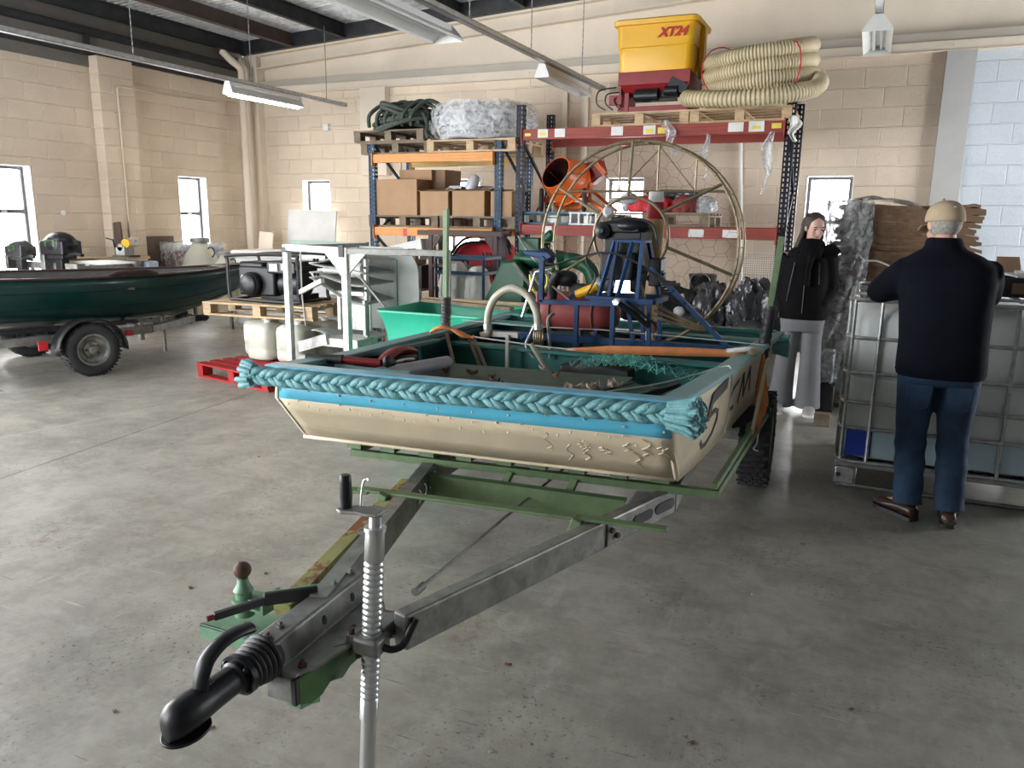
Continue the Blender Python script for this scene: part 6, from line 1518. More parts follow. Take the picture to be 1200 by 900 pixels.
# guide posts with black grips
for nm, top, mid, low, foot in (('guide_post', V(-2.485, 4.5, 1.645), V(-2.49, 4.5, 1.08), V(-2.495, 4.5, .80), V(-2.40, 4.5, .50)), ('guide_post', V(-.437, 4.6, 1.515), V(-.462, 4.6, 1.13), V(-.505, 4.58, .66), V(-.53, 4.55, .40))):
    p = MB(); p.bar(top, low, .032, .032); p.bar(low, foot, .03, .03); p = p.build(nm, 'greenpaint', tr, smooth=False, bevel=.002)
    g_ = MB(); n_ = 13; rr_ = []
    for k in range(n_*4): rr_.append(.031+(.003 if (k//2) % 2 else 0))
    pts = [along(mid, low, k/(n_*4-1)) for k in range(n_*4)]; g_.tube(pts, rr_, n=12); g_.build('foam_grip', 'black', p, angle=80)
MB().cyl((-.455, 4.56, .66), (-.50, 4.5, .42), .006, n=6).build('post_rod', 'galv_dull', tr)
# coupling housing: hat section with side flanges
def hat(y0, y1, x0, x1, prof, z):
    m = MB(); rings = []
    for y, x in ((y0, x0), (y1, x1)): rings.append([V(x+a, y, z+b) for a, b in prof])
    m.ring_loft(rings); return m
prof = [(-.034, .0), (.030, .0), (.038, -.006), (.048, -.076), (.10, -.079), (.10, -.087), (-.09, -.087), (-.09, -.079), (-.046, -.076), (-.040, -.006)]
hs_ = hat(1.445, 1.90, -1.352, -1.382, prof, .50).build('coupling_housing', 'galv_dull', tr, bevel=.006, angle=30)
MB().prism([(-1.262, 1.445, .413), (-1.232, 1.50, .413), (-1.205, 1.68, .413), (-1.20, 1.80, .413), (-1.28, 1.90, .413), (-1.30, 1.445, .413)], (0, 0, .009)).build('side_flange', 'galv_dull', tr, bevel=.002)
for p in ((-1.375, 1.78, .50), (-1.36, 1.52, .50), (-1.352, 1.46, .50), (-1.265, 1.49, .422), (-1.25, 1.70, .422), (-1.38, 1.87, .50)):
    MB().lathe([(.013, 0), (.013, .008), (.007, .009), (.007, .018)], p, n=6).build('bolt', 'galv_dull' if p[2] > .45 else 'rust', hs_)
for y in (1.81, 1.66): MB().prism([V(-1.317-.066*(y-1.445), y, .455)+V(.0, .010*cos(a), .018*sin(a)) for a in [2*pi*k/10 for k in range(10)]], (.010, 0, 0)).build('housing_hole', 'black', hs_, smooth=False)
MB().prism([(-1.245, 1.45, .412), (-1.215, 1.70, .412), (-1.215, 1.70, .360), (-1.220, 1.64, .352), (-1.225, 1.61, .330), (-1.23, 1.56, .345), (-1.235, 1.53, .322), (-1.24, 1.49, .318), (-1.245, 1.45, .340)], (-.010, 0, 0)).build('green_bracket', 'greenpaint_dark', tr, bevel=.002)
MB().prism([(-1.30, 1.46, .335), (-1.25, 1.46, .335), (-1.245, 1.50, .335), (-1.25, 1.54, .31), (-1.29, 1.54, .31)], (0, 0, -.022)).build('lower_bracket', 'greenpaint_pale', tr, bevel=.004)
MB().box((-1.305, 1.455, .375), (.085, .03, .072)).build('end_block', 'galv_dull', tr, bevel=.004); MB().box((-1.255, 1.452, .375), (.018, .03, .075)).build('end_seal', 'black', tr, bevel=.004)
# gaiter, tube, ball head, handle
g0 = V(-1.353, 1.450, .452); g1_ = V(-1.374, 1.13, .432); dg = (g1_-g0).normalized()
pr = []
for k in range(5): h = .015*k; pr += [(.058-.002*k, h), (.066-.003*k, h+.005), (.066-.003*k, h+.009), (.054-.003*k, h+.014)]
MB().lathe([(.05, -.02)]+pr+[(.046, .077)], g0, dg, n=32).build('rubber_gaiter', 'black', tr, angle=80)
m = MB(); x_, y_, d_ = frame_from(dg)
c0 = g0+dg*.080; pts = [c0+x_*.060*cos(a)+y_*.054*sin(a) for a in [2*pi*k/28 for k in range(28)]]; m.prism(pts, dg*.016)
m.lathe([(.044, 0), (.044, .028), (.038, .034), (.037, .12)], c0, dg, n=24)
m.build('coupling_flange', 'black_gloss', tr, angle=40)
for a in (.6, 2.4, 3.9, 5.5): MB().ell(c0+dg*.018+x_*.047*cos(a)+y_*.042*sin(a), .009, 10, 6).build('flange_bolt', 'black_gloss', tr)
m = MB(); rings = []
for h, w_, top, bot in ((.12, .038, .038, -.036), (.17, .039, .040, -.038), (.21, .042, .043, -.040), (.24, .046, .047, -.042), (.27, .0475, .048, -.043), (.29, .044, .042, -.043), (.305, .034, .030, -.043), (.315, .018, .010, -.041)):
    c_ = g0+dg*h; rings.append([c_+x_*w_*cos(2*pi*k/24)+y_*(top if sin(2*pi*k/24) > 0 else -bot)*sin(2*pi*k/24) for k in range(24)])
m.ring_loft(rings); m.build('ball_coupling', 'black_gloss', tr, angle=50)
m = MB(); pts = [g0+dg*(.262+.062*cos(a))+x_*.051*sin(a)-y_*.048 for a in [2*pi*k/32 for k in range(32)]]; m.prism(pts, y_*.008); m.build('coupling_rim', 'black_gloss', tr, bevel=.002)
MB().ell(g0+dg*.195+V(0, 0, .040), (.014, .028, .006), 12, 6).build('lever_slot', 'black', tr)
hp = [V(-1.366, 1.235, .462), V(-1.368, 1.245, .500), V(-1.370, 1.270, .536), V(-1.370, 1.315, .556), V(-1.366, 1.365, .560), V(-1.362, 1.41, .553)]
P_ = spline(hp, 8); m = MB(); m.tube(P_, [.0145]*len(P_), n=12, sq=1.6); m.build('coupling_lever', 'black_gloss', tr)
MB().box((-1.368, 1.237, .474), (.034, .022, .026)).build('lever_base', 'rust', tr, bevel=.005)
# jack
jT = V(-1.151, 1.680, .800); jB = V(-1.171, 1.632, .0); jd = (jB-jT).normalized(); JL = (jB-jT).length
def J(s): return jT+jd*s
q = .0275
pr = [(.018, .0), (.018, .030), (q+.003, .031), (q+.003, .044), (q, .046), (q, .125)]
s = .13
while s < .335: pr += [(q-.0035, s), (q+.0005, s+.005), (q+.0005, s+.011), (q-.0035, s+.016)]; s += .0175
pr += [(q, .34), (q, .41)]
s = .415
while s < .53: pr += [(q-.0045, s), (q-.0005, s+.005), (q-.0005, s+.011), (q-.0045, s+.016)]; s += .0175
pr += [(q-.001, .54), (q-.001, .60), (q-.005, .602), (q-.005, JL-.012)]
MB().lathe(pr, jT, jd, n=32).build('jack_tube', 'zinc', tr, angle=50)
MB().lathe([(.021, JL-.03), (.045, JL-.012), (.045, JL-.001)], jT, jd, n=24).build('jack_foot', 'zinc', tr)
m = MB(); ox, oy = .034, -.045
m.prism([(-1.165+ox, 1.70+oy, .805), (-1.165+ox, 1.755+oy, .805), (-1.205+ox, 1.765+oy, .805), (-1.225+ox, 1.745+oy, .805), (-1.275+ox, 1.735+oy, .805), (-1.29+ox, 1.72+oy, .805), (-1.29+ox, 1.69+oy, .805), (-1.27+ox, 1.68+oy, .805), (-1.22+ox, 1.695+oy, .805), (-1.20+ox, 1.69+oy, .805)], (0, 0, .010))
m.build('crank_arm', 'galv_dull', tr, bevel=.003)
MB().lathe([(.015, 0), (.0175, .03), (.0165, .075), (.0155, .090), (.012, .094)], (-1.236, 1.665, .815), n=20).build('crank_grip', 'black_plastic', tr)
MB().tube(spline([(-1.205, 1.69, .81), (-1.205, 1.695, .85), (-1.20, 1.70, .885), (-1.188, 1.70, .892)]), .0035, n=6).build('crank_pin', 'zinc', tr)
MB().lathe([(.007, 0), (.007, .018)], J(.05)+V(-.028, -.010, 0), (-1, -.4, 0), n=10).build('grease_nipple', 'zinc', tr)
jc = J(.372)
MB().prism([(-1.13, 1.73, .412), (-1.07, 1.80, .412), (-1.13, 1.86, .412), (-1.26, 1.84, .412), (-1.25, 1.60, .412), (-1.20, 1.68, .412)], (0, 0, .012)).build('link_plate', 'galv_rust', tr, bevel=.002)
MB().box(jc, (.082, .075, .050)).build('jack_clamp', 'galv_dull', tr, bevel=.010)
MB().box(jc+V(-.055, .01, 0), (.035, .06, .045)).build('clamp_jaw', 'galv_dull', tr, bevel=.006); MB().box(jc+V(-.005, .07, .01), (.06, .09, .05)).build('clamp_plate', 'galv_dull', tr, bevel=.004)
for dx, dz in ((-.055, .022), (-.065, -.045), (-.035, -.045)): MB().lathe([(.009, 0), (.009, .018)], jc+V(dx, -.015, dz), (0, 0, 1), n=6).build('clamp_bolt', 'rust', tr)
MB().tube(spline([jc+V(.035, 0, -.004), jc+V(.06, .012, -.012), jc+V(.082, .035, -.004), jc+V(.090, .062, .028), jc+V(.098, .080, .058)]), .0105, n=10).build('clamp_handle', 'black_gloss', tr)
# brake rod, hand brake, tow ball bracket, pale green plate
m = MB(); m.cyl((-1.165, 1.90, .47), (-1.23, 3.4, .42), .006, n=8); m.lathe([(.014, 0), (.014, .05)], (-1.165, 1.90, .47), (-.04, 1, 0), n=8); m.build('brake_rod', 'galv_dull', tr)
m = MB(); m.bar((-1.39, 1.72, .505), (-1.50, 1.615, .505), .016, .040); m.bar((-1.50, 1.615, .500), (-1.566, 1.485, .498), .020, .022); m.build('hand_brake', 'black', tr, bevel=.004)
MB().cyl((-1.562, 1.490, .498), (-1.574, 1.468, .497), .008, n=10).build('brake_button', 'pink_tank', tr)
m = MB().lathe([(.030, -.075), (.030, -.03), (.036, -.028), (.036, -.02), (.024, -.018), (.024, .0), (.030, .006), (.018, .028), (.016, .045)], (-1.63, 1.67, .475), n=20)
m.build('tow_ball_neck', 'greenpaint_pale', tr)
MB().ell((-1.632, 1.672, .545), (.027, .027, .026), 20, 12).build('tow_ball', 'rust', tr)
m = MB(); m.box((-1.60, 1.69, .455), (.10, .06, .008)); m.box((-1.60, 1.69, .425), (.10, .06, .008)); m.cyl((-1.565, 1.70, .445), (-1.43, 1.80, .455), .030, n=18); m.box((-1.555, 1.70, .445), (.012, .08, .06)); m.build('tow_ball_bracket', 'greenpaint_pale', tr, bevel=.002)
m = MB(); m.prism([(-1.77, 1.62, .36), (-1.53, 1.62, .36), (-1.44, 1.75, .36), (-1.55, 1.84, .36), (-1.62, 1.76, .36), (-1.74, 1.70, .36)], (0, 0, -.008)); m.prism([(-1.77, 1.62, .36), (-1.51, 1.62, .36), (-1.51, 1.62, .31), (-1.77, 1.62, .31)], (0, .008, 0)); m.build('step_plate', 'greenpaint_pale', tr, smooth=False, bevel=.002)
m = MB().lathe([(.014, 0), (.014, .01), (.007, .011), (.007, .02)], (-1.62, 1.66, .36), n=6); m.build('plate_bolt', 'rust', tr)
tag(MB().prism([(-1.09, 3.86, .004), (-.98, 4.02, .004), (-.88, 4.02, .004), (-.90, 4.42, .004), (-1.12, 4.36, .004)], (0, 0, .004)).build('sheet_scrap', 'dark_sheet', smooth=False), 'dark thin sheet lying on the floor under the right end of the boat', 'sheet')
# ================================================================== IBC tank
ibc = thing('ibc_tank', 'white intermediate bulk container in a steel tube cage that the man leans on', 'tank', (.54, 5.53, 0))
X0, X1, Y0, Y1 = -.06, 1.14, 5.03, 6.03
m = MB()
def cr(z, e, r=.10): return rrect((X0+X1)/2, (Y0+Y1)/2, z, (X1-X0)/2-.03-e, (Y1-Y0)/2-.03-e, r, 6)
m.ring_loft([cr(.17, .05), cr(.19, .02), cr(.36, .006), cr(.40, .0), cr(.66, .0), cr(.68, .012), cr(.70, .0), cr(1.02, .0), cr(1.07, .02), cr(1.10, .08), cr(1.115, .20, .12)])
m.build('tank_body', 'ibc_plastic', ibc, angle=50)
MB().lathe([(.10, 1.11), (.10, 1.145), (.085, 1.15)], ((X0+X1)/2, (Y0+Y1)/2, 0), n=28).build('filler_cap', 'black_plastic', ibc)
yl = Y0+.021
for a, b, mm, nm in ((X0+.05, .135, 'ibc_blue', 'blue_label'), (.135, .955, 'ibc_pale', 'pale_label'), (.955, X1-.05, 'ibc_blue', 'blue_label')): MB().box2((a, yl, .20), (b, yl+.006, .365)).build(nm, mm, ibc, smooth=False)
MB().box2((.78, yl, .47), (.94, yl+.006, .60)).build('pale_label', 'white', ibc, smooth=False)
m = MB()
def loop(z, e=0, r=.07, n=6): return rrect((X0+X1)/2, (Y0+Y1)/2, z, (X1-X0)/2-.008+e, (Y1-Y0)/2-.008+e, r, n)
for z in (.375, .535, .715, .925): m.tube(loop(z), .011, n=8, closed=True)
m.tube(loop(1.15, .004), .014, n=8, closed=True); m.tube(loop(1.185, -.02), .009, n=8, closed=True); m.tube(loop(.165, .006), .013, n=8, closed=True)
m.build('cage_rings', 'galv', ibc)
vx = [.115, .34, .515, .565, .80, 1.03]
m = MB()
def vbar(x, y, ox, oy):
    P_ = []
    for k in range(25):
        z = .165+.985*k/24; P_.append((x+ox*.0, y, z))
    m.tube(P_, .011, n=8)
    for z in (.375, .535, .715, .925): m.ell((x, y, z), (.016, .012, .022), 8, 5)
for x in vx: vbar(x, Y0+.004, 0, -1); vbar(x, Y1-.004, 0, 1)
for y in (5.20, 5.42, 5.64, 5.86): vbar(X0+.004, y, -1, 0); vbar(X1-.004, y, 1, 0)
for x, y in ((X0+.03, Y0+.014), (X1-.03, Y0+.014), (X0+.03, Y1-.014), (X1-.03, Y1-.014)): vbar(x, y, 0, 0)
m.build('cage_bars', 'galv', ibc)
m = MB()
for x in (.34, .80): m.tube([(x, Y0+.02, 1.18), (x, Y1-.02, 1.18)], .012, n=8)
m.build('top_bars', 'galv', ibc)
m = MB(); m.box2((X0+.02, Y0+.02, .145), (X1-.02, Y1-.02, .165)); m.box2((X0+.0, Y0-.002, .13), (X1, Y0+.02, .172)); m.box2((X0, Y1-.02, .13), (X1, Y1, .172))
m.build('base_tray', 'galv', ibc, bevel=.004)
for x in (X0+.065, (X0+X1)/2, X1-.065):
    for y in (Y0+.05, Y1-.05):
        MB().box((x, y, .072), (.13 if x != (X0+X1)/2 else .09, .10, .12)).build('foot', 'galv', ibc, bevel=.015)
m = MB(); m.tube(loop(.012, .0), .012, n=8, closed=True); m.box2((X0+.02, Y0+.0, .004), (X1-.02, Y0+.05, .016)); m.build('skid_rail', 'galv_dull', ibc)
m = MB()
for x in (X0+.03, X1-.03): m.lathe([(.014, 0), (.014, .003)], (x, Y0-.002, .075), (0, -1, 0), n=14)
m.build('foot_hole', 'black', ibc)
t = thing('parts_tray', 'black shallow tray of papers on the tank top, beside the man', 'tray', (.95, 5.4, 1.195))
m = MB(); m.box2((.70, 5.16, 1.195), (1.22, 5.62, 1.205)); m.box2((.70, 5.16, 1.195), (1.22, 5.175, 1.30)); m.box2((.70, 5.605, 1.195), (1.22, 5.62, 1.30)); m.box2((.70, 5.16, 1.195), (.715, 5.62, 1.30)); m.box2((1.205, 5.16, 1.195), (1.22, 5.62, 1.30)); m.build('tray_body', 'black_plastic', t, bevel=.004)
MB().box2((.76, 5.153, 1.215), (1.18, 5.162, 1.275)).build('brown_label', 'card_dark', t)
tag(MB().box((.98, 5.36, 1.31), (.44, .32, .012), Matrix.Rotation(.12, 3, 'Z')).box((1.0, 5.38, 1.322), (.40, .30, .01), Matrix.Rotation(-.1, 3, 'Z')).build('paper_sheets', 'paper', smooth=False), 'white papers lying on the black tray beside the man', 'papers')
tag(MB().prism([(.74, 5.70, 1.195), (.90, 5.70, 1.195), (.86, 5.72, 1.40), (.74, 5.72, 1.40)], (0, .02, 0)).build('cardboard_flap', 'card_dark', smooth=False), 'small upright piece of brown cardboard behind the black tray', 'cardboard')

# ================================================================== flat cardboard on a pallet, partly wrapped
make_pallet(1.2, 1.0, 'wood_old', 'old pallet under the tall stack of flat cardboard', (.22, 7.75, 0), 0)
rnd = random.Random(12); NS = 60; zc = .146
proto = None
for k in range(NS):
    z = .146+(1.585*k/NS); th = 1.585/NS-.0005
    xo = rnd.uniform(-.012, .012); sag = .035*sin(k*.5)*.3+.03*max(0, (k-30)/12)
    vv = k % 6
    if k < 6:
        rr_ = random.Random(100+k); N_ = 22; mm_ = MB(); pr_ = []
        for i in range(N_+1):
            x = -.50+1.04*i/N_; e = rr_.uniform(-.006, .006); z0 = .006*sin(i*.4)+(.0 if i < N_-1 else rr_.uniform(-.012, .012)); pr_.append((x, e, z0))
        rings = []
        for x, e, z0 in pr_:
            y0_ = -.46+e; rings.append([V(x, y0_, z0), V(x, .46, z0), V(x, .46, z0+th), V(x, y0_, z0+th*.5), V(x, y0_+.004, z0+th)][0:4] if False else [V(x, y0_, z0), V(x, .46, z0), V(x, .46, z0+th), V(x, y0_+.003, z0+th)])
        mm_.ring_loft(rings)
        o = mm_.build('flat_carton', 'card_dark', smooth=False); o.location = (0, 0, 0)
        # origin moved to the sheet's own centre
        protos = (globals().get('protos') or []) + [(o, None)]
    else:
        o = protos[vv][0].copy(); COL.objects.link(o)
    o.location = (.24+xo+(rnd.uniform(-.02, .07) if k > 40 else 0)+(.03 if vv == 2 else 0), 7.72+.015*sin(k*.35)+rnd.uniform(-.02, .006), z)
    tag(o, 'flat brown cardboard sheet in the tall stack behind the white tank', 'cardboard', 'flat cardboard sheets in the tall stack')
t = thing('stretch_film', 'crumpled clear and silver film wrapped round the left end of the cardboard stack', 'plastic film', (-.2, 7.6, .15))
FP = [V(.02, 7.19, 0), V(-.10, 7.15, 0), V(-.26, 7.13, 0), V(-.33, 7.20, 0), V(-.345, 7.5, 0), V(-.345, 8.0, 0), V(-.30, 8.24, 0), V(.1, 8.27, 0)]
FS = spline(FP, 8); m = MB(); nF = len(FS)-1
def filmf(u, v):
    p = FS[int(round(u*nF))]; w = .012*sin(u*60+v*17)+.010*sin(v*41+u*23); e = .05*(1-v)**2 if u < .1 else 0
    return (p.x-(.10*max(0, .55-v) if u < .02 else 0)+w*.6, p.y-w-.015, .16+1.62*v+(.02*sin(u*30) if v > .95 else 0))
m.grid(nF, 44, filmf); m.build('side_film', 'wrap_thick', t, angle=80)
MB().grid(40, 16, lambda u, v: (-.36+.86*u, 7.13+1.12*v, 1.752+.045*sin(pi*min(1, u*1.15))+.012*sin(u*19+v*7)-.055*max(0, u-.6)/.4-.04*(u < .02))).build('top_film', 'film_grey', t, angle=80)
m = MB()
P_ = spline([(-.14, 7.17, 1.42), (-.03, 7.16, 1.30), (.02, 7.16, 1.285), (.10, 7.16, 1.28), (.28, 7.16, 1.20), (.42, 7.17, 1.12)], 10); m.tube(P_, .008, n=6)
P_ = spline([(-.02, 7.16, 1.30), (-.05, 7.15, 1.12), (-.10, 7.15, .92), (-.13, 7.15, .75)], 10); m.tube(P_, [.006+.006*(i % 3) for i in range(len(P_))], n=6)
m.build('torn_edge', 'white_bag', t)
tag(MB().box((-.24, 7.05, .40), (.16, .10, .30)).build('bubble_wrap_roll', 'wrap_thick', bevel=.02), 'small silver wrapped pack low between the woman and the tank', 'pack')
tag(MB().box((-.24, 7.05, .125), (.20, .20, .25)).build('crate', 'black_plastic', bevel=.01), 'black crate under the silver pack between the woman and the tank', 'crate')
tag(MB().box((-.20, 6.55, .05), (.12, .10, .10)).build('timber_offcut', 'wood_old', bevel=.004), 'small timber block on the floor between the woman and the tank', 'wood')

# ================================================================== people
def xf(mb_, Mx):
    mb_.v = [tuple(Mx @ Vector(v)) for v in mb_.v]; return mb_
def merge(a, b): a.add(b.v, b.f); return a
def head_geo():
    h = MB()
    h.ell((0, .012, .025), (.073, .092, .098), 24, 16); h.ell((0, -.028, -.048), (.052, .060, .062), 18, 12); h.ell((0, -.050, -.085), (.026, .026, .020), 12, 8)
    h.ell((0, -.060, .045), (.052, .030, .035), 14, 8)
    h.ell((0, -.088, -.012), (.011, .013, .028), 10, 8, Matrix.Rotation(-.25, 3, 'X')); h.ell((0, -.098, -.028), (.015, .013, .011), 10, 6)
    for s in (-1, 1):
        h.ell((s*.034, -.066, -.030), (.022, .020, .022), 10, 8); h.ell((s*.028, -.078, .028), (.022, .012, .009), 10, 6)
        h.ell((s*.075, .012, -.005), (.010, .018, .030), 10, 8, Matrix.Rotation(s*.25, 3, 'Z'))
    h.tube([(0, .022, -.05), (0, .020, -.10), (0, .010, -.15)], [.050, .050, .048], n=16)
    return h
def hand_geo(curl=.5, side=1):
    """palm at origin, fingers toward -Y, palm faces -Z"""
    h = MB(); h.ell((0, -.045, 0), (.040, .050, .015), 16, 10); h.box((0, -.05, 0), (.070, .075, .020))
    for i, (x, L_) in enumerate(((-.031, .062), (-.010, .074), (.011, .070), (.031, .055))):
        p = V(x, -.085, 0); pts = [V(x*.8, -.05, 0), p]; a = .1
        for q in (.42, .32, .26): a += curl*.8; p = p+V(x*.04, -cos(a)*L_*q, -sin(a)*L_*q); pts.append(p)
        h.tube(pts, [.009, .0095, .009, .008, .0065], n=8)
    h.tube([V(side*.025, -.02, 0), V(side*.05, -.045, -.008), V(side*.062, -.072, -.018), V(side*.062, -.092, -.026)], [.013, .012, .010, .008], n=8)
    return h
def person_body(parent, joints, headM, hands, m='skin'):
    b = MB(); J_ = joints
    b.tube([J_['pelvis'], J_['waist'], J_['chest'], J_['neck']], [.10, .10, .105, .05], n=18)
    for s in ('L', 'R'):
        b.tube([J_['chest'], J_['sh'+s], J_['el'+s], J_['wr'+s]], [.05, .045, .036, .024], n=12)
        b.tube([J_['pelvis'], J_['hip'+s], J_['kn'+s], J_['an'+s]], [.07, .075, .05, .036], n=14)
        f0, f1 = J_['an'+s], J_['toe'+s]; b.tube([V(f0.x, f0.y, .05), along(f0, f1, .5)*1.0, V(f1.x, f1.y, .03)], [.036, .032, .024], n=10)
        if hands.get(s): merge(b, xf(hand_geo(hands[s][1], 1 if s == 'L' else -1), hands[s][0]))
    merge(b, xf(head_geo(), headM))
    return b.build('body', m, parent, remesh=.0075, sm=3)
def shoe(parent, heel, toe, mm, sole, hgt=.075):
    d = (V(toe)-V(heel)); L_ = d.length; d.normalize(); s_ = V(-d.y, d.x, 0); m = MB(); rings = []
    for u, w, h in ((0, .030, .055), (.06, .038, .075), (.25, .036, hgt), (.45, .040, .068), (.65, .048, .055), (.85, .044, .046), (.96, .028, .036), (1, .010, .025)):
        c = V(heel)+d*L_*u; r = []
        for k in range(14):
            a = 2*pi*k/14; r.append(c+s_*w*cos(a)+V(0, 0, .018+h*.5+h*.5*sin(a)*(1 if sin(a) > 0 else .9)))
        rings.append(r)
    m.ring_loft(rings); o = m.build('shoe', mm, parent, angle=60)
    m = MB(); ol = []
    for u, w in ((-.02, .020), (.0, .032), (.08, .041), (.3, .037), (.5, .042), (.7, .052), (.88, .046), (.98, .028), (1.02, .008)): ol.append((u, w))
    pts = [V(heel)+d*L_*u+s_*w for u, w in ol]+[V(heel)+d*L_*u-s_*w for u, w in reversed(ol)]
    m.prism([p+V(0, 0, .001) for p in pts], (0, 0, .022)); m.build('sole', sole, o)
    return o

# --- man in navy fleece, seen from behind, leaning on the tank
man = thing('person', 'person in tan cap, navy fleece and jeans leaning on the white tank', 'person', (.42, 4.62, 0))
mj = dict(pelvis=V(.41, 4.63, .90), waist=V(.405, 4.65, 1.08), chest=V(.395, 4.69, 1.30), neck=V(.365, 4.72, 1.47),
          shL=V(.205, 4.70, 1.345), shR=V(.575, 4.70, 1.345), elL=V(.085, 4.83, 1.225), elR=V(.605, 4.84, 1.225), wrL=V(.26, 5.08, 1.228), wrR=V(.50, 5.10, 1.228),
          hipL=V(.315, 4.63, .86), hipR=V(.505, 4.63, .86), knL=V(.315, 4.665, .48), knR=V(.515, 4.65, .48), anL=V(.335, 4.62, .09), anR=V(.535, 4.60, .09), toeL=V(.22, 4.76, .03), toeR=V(.545, 4.80, .03))
hM = Matrix.Translation((.352, 4.755, 1.585)) @ Matrix.Rotation(radians(180+22), 4, 'Z') @ Matrix.Rotation(radians(16), 4, 'X')
def handM(p, yaw, pitch=0): return Matrix.Translation(p) @ Matrix.Rotation(yaw, 4, 'Z') @ Matrix.Rotation(pitch, 4, 'X')
person_body(man, mj, hM, {'L': (handM((.26, 5.08, 1.225), radians(180-50)), .25), 'R': (handM((.50, 5.10, 1.225), radians(180+50)), .25)}, 'skin')
def el_ring(c, rx, ry, n=26, p=.85, yaw=0):
    o = []
    for k in range(n):
        a = 2*pi*k/n; cx_, sy_ = cos(a), sin(a); X = rx*abs(cx_)**p*(1 if cx_ > 0 else -1); Y = ry*abs(sy_)**p*(1 if sy_ > 0 else -1)
        o.append(V(c[0]+X*cos(yaw)-Y*sin(yaw), c[1]+X*sin(yaw)+Y*cos(yaw), c[2]))
    return o
m = MB()
m.ring_loft([el_ring((.412, 4.63, .82), .212, .150), el_ring((.412, 4.63, .86), .217, .155), el_ring((.408, 4.64, 1.0), .212, .155), el_ring((.402, 4.66, 1.15), .220, .158), el_ring((.395, 4.685, 1.30), .235, .150), el_ring((.388, 4.70, 1.38), .232, .130), el_ring((.378, 4.715, 1.43), .175, .105), el_ring((.368, 4.72, 1.47), .098, .085), el_ring((.362, 4.725, 1.525), .083, .082)])
for s in ('L', 'R'):
    m.tube([along(mj['chest'], mj['sh'+s], .8), mj['sh'+s], along(mj['sh'+s], mj['el'+s], .5), mj['el'+s], along(mj['el'+s], mj['wr'+s], .5), along(mj['el'+s], mj['wr'+s], .92)], [.070, .082, .080, .072, .062, .050], n=16)
jk = m.build('fleece_jacket', 'navy', man, remesh=.011, sm=6)
m = MB(); m.ring_loft([el_ring((.412, 4.63, .808), .208, .146), el_ring((.412, 4.63, .838), .2165, .154)], caps=False); m.build('jacket_hem', 'navy', jk)
m = MB()
m.ring_loft([el_ring((.412, 4.632, .95), .185, .125), el_ring((.412, 4.63, .86), .198, .138), el_ring((.412, 4.63, .80), .200, .135), el_ring((.412, 4.63, .76), .17, .11)])
for s in ('L', 'R'):
    h_, k_, a_ = mj['hip'+s], mj['kn'+s], mj['an'+s]; P_ = spline([h_+V(0, 0, -.02), along(h_, k_, .5), k_, along(k_, a_, .5), a_+V(0, 0, -.005)], 6)
    rr_ = []
    for i in range(len(P_)):
        u = i/(len(P_)-1); rr_.append(lerp(.104, .076, min(1, u*2)) if u < .5 else lerp(.076, .070, (u-.5)*2)+.004*sin(u*46))
    m.tube(P_, rr_, n=18, sq=1.05)
je = m.build('jeans', 'denim', man, remesh=.010, sm=4)
m = MB()
for s in (-1, 1):
    cx_ = .412+s*.095; m.prism([(cx_-.065, 4.485, .775), (cx_+.065, 4.485, .775), (cx_+.055, 4.492, .66), (cx_, 4.494, .635), (cx_-.055, 4.492, .66)], (0, .02, 0))
m.build('back_pockets', 'denim', je, bevel=.004)
shoe(man, (.375, 4.575, 0), (.185, 4.775, 0), 'leather', 'black'); shoe(man, (.533, 4.545, 0), (.560, 4.83, 0), 'leather', 'black')
# hair and cap
m = MB(); m.ell((0, .022, .012), (.0785, .096, .090), 26, 16); m.v = [v for v in m.v]
hr = xf(m, hM); hair = hr.build('hair', 'hair_grey', man, remesh=.006, sm=2)
m = MB(); rings = []
for zz, k in ((.030, 1.0), (.045, 1.02), (.065, 1.0), (.09, .93), (.112, .78), (.128, .55), (.136, .28), (.138, .02)):
    rings.append([V(.086*k*cos(2*pi*q/32), .010+.108*k*sin(2*pi*q/32), zz) for q in range(32)])
m.ring_loft(rings, caps=False); m.add(rings[-1], [tuple(range(32))])
cp = xf(m, hM @ Matrix.Translation((0, 0, -.012)) @ Matrix.Rotation(radians(-13), 4, 'X')).build('cap', 'cap', man, solid=-.003)
m = MB(); m.grid(12, 5, lambda u, v: (-.075+.15*u, -.085-(.085*v)*sin(pi*(.12+.76*u))-.02*sin(pi*u), .034-.018*v-.012*(abs(u-.5)*2)**2))
xf(m, hM).build('cap_brim', 'cap', cp, solid=.004)
m = MB(); m.tube([V(.045*cos(a), .116-.004*abs(cos(a)), .034+.040*sin(a)) for a in [pi*k/14 for k in range(15)]], .0035, n=6); xf(m, hM).build('cap_strap_opening', 'cap', cp)
m = MB(); m.ell((0, .119, .062), (.017, .006, .012), 12, 8); xf(m, hM).build('cap_emblem', 'navy', cp); m = MB(); m.ell((.002, .125, .064), (.008, .003, .006), 8, 6); xf(m, hM).build('cap_emblem', 'white', cp)
m = MB(); m.ell((0, .011, .138), (.008, .008, .005), 8, 5); xf(m, hM).build('cap_button', 'cap', cp)

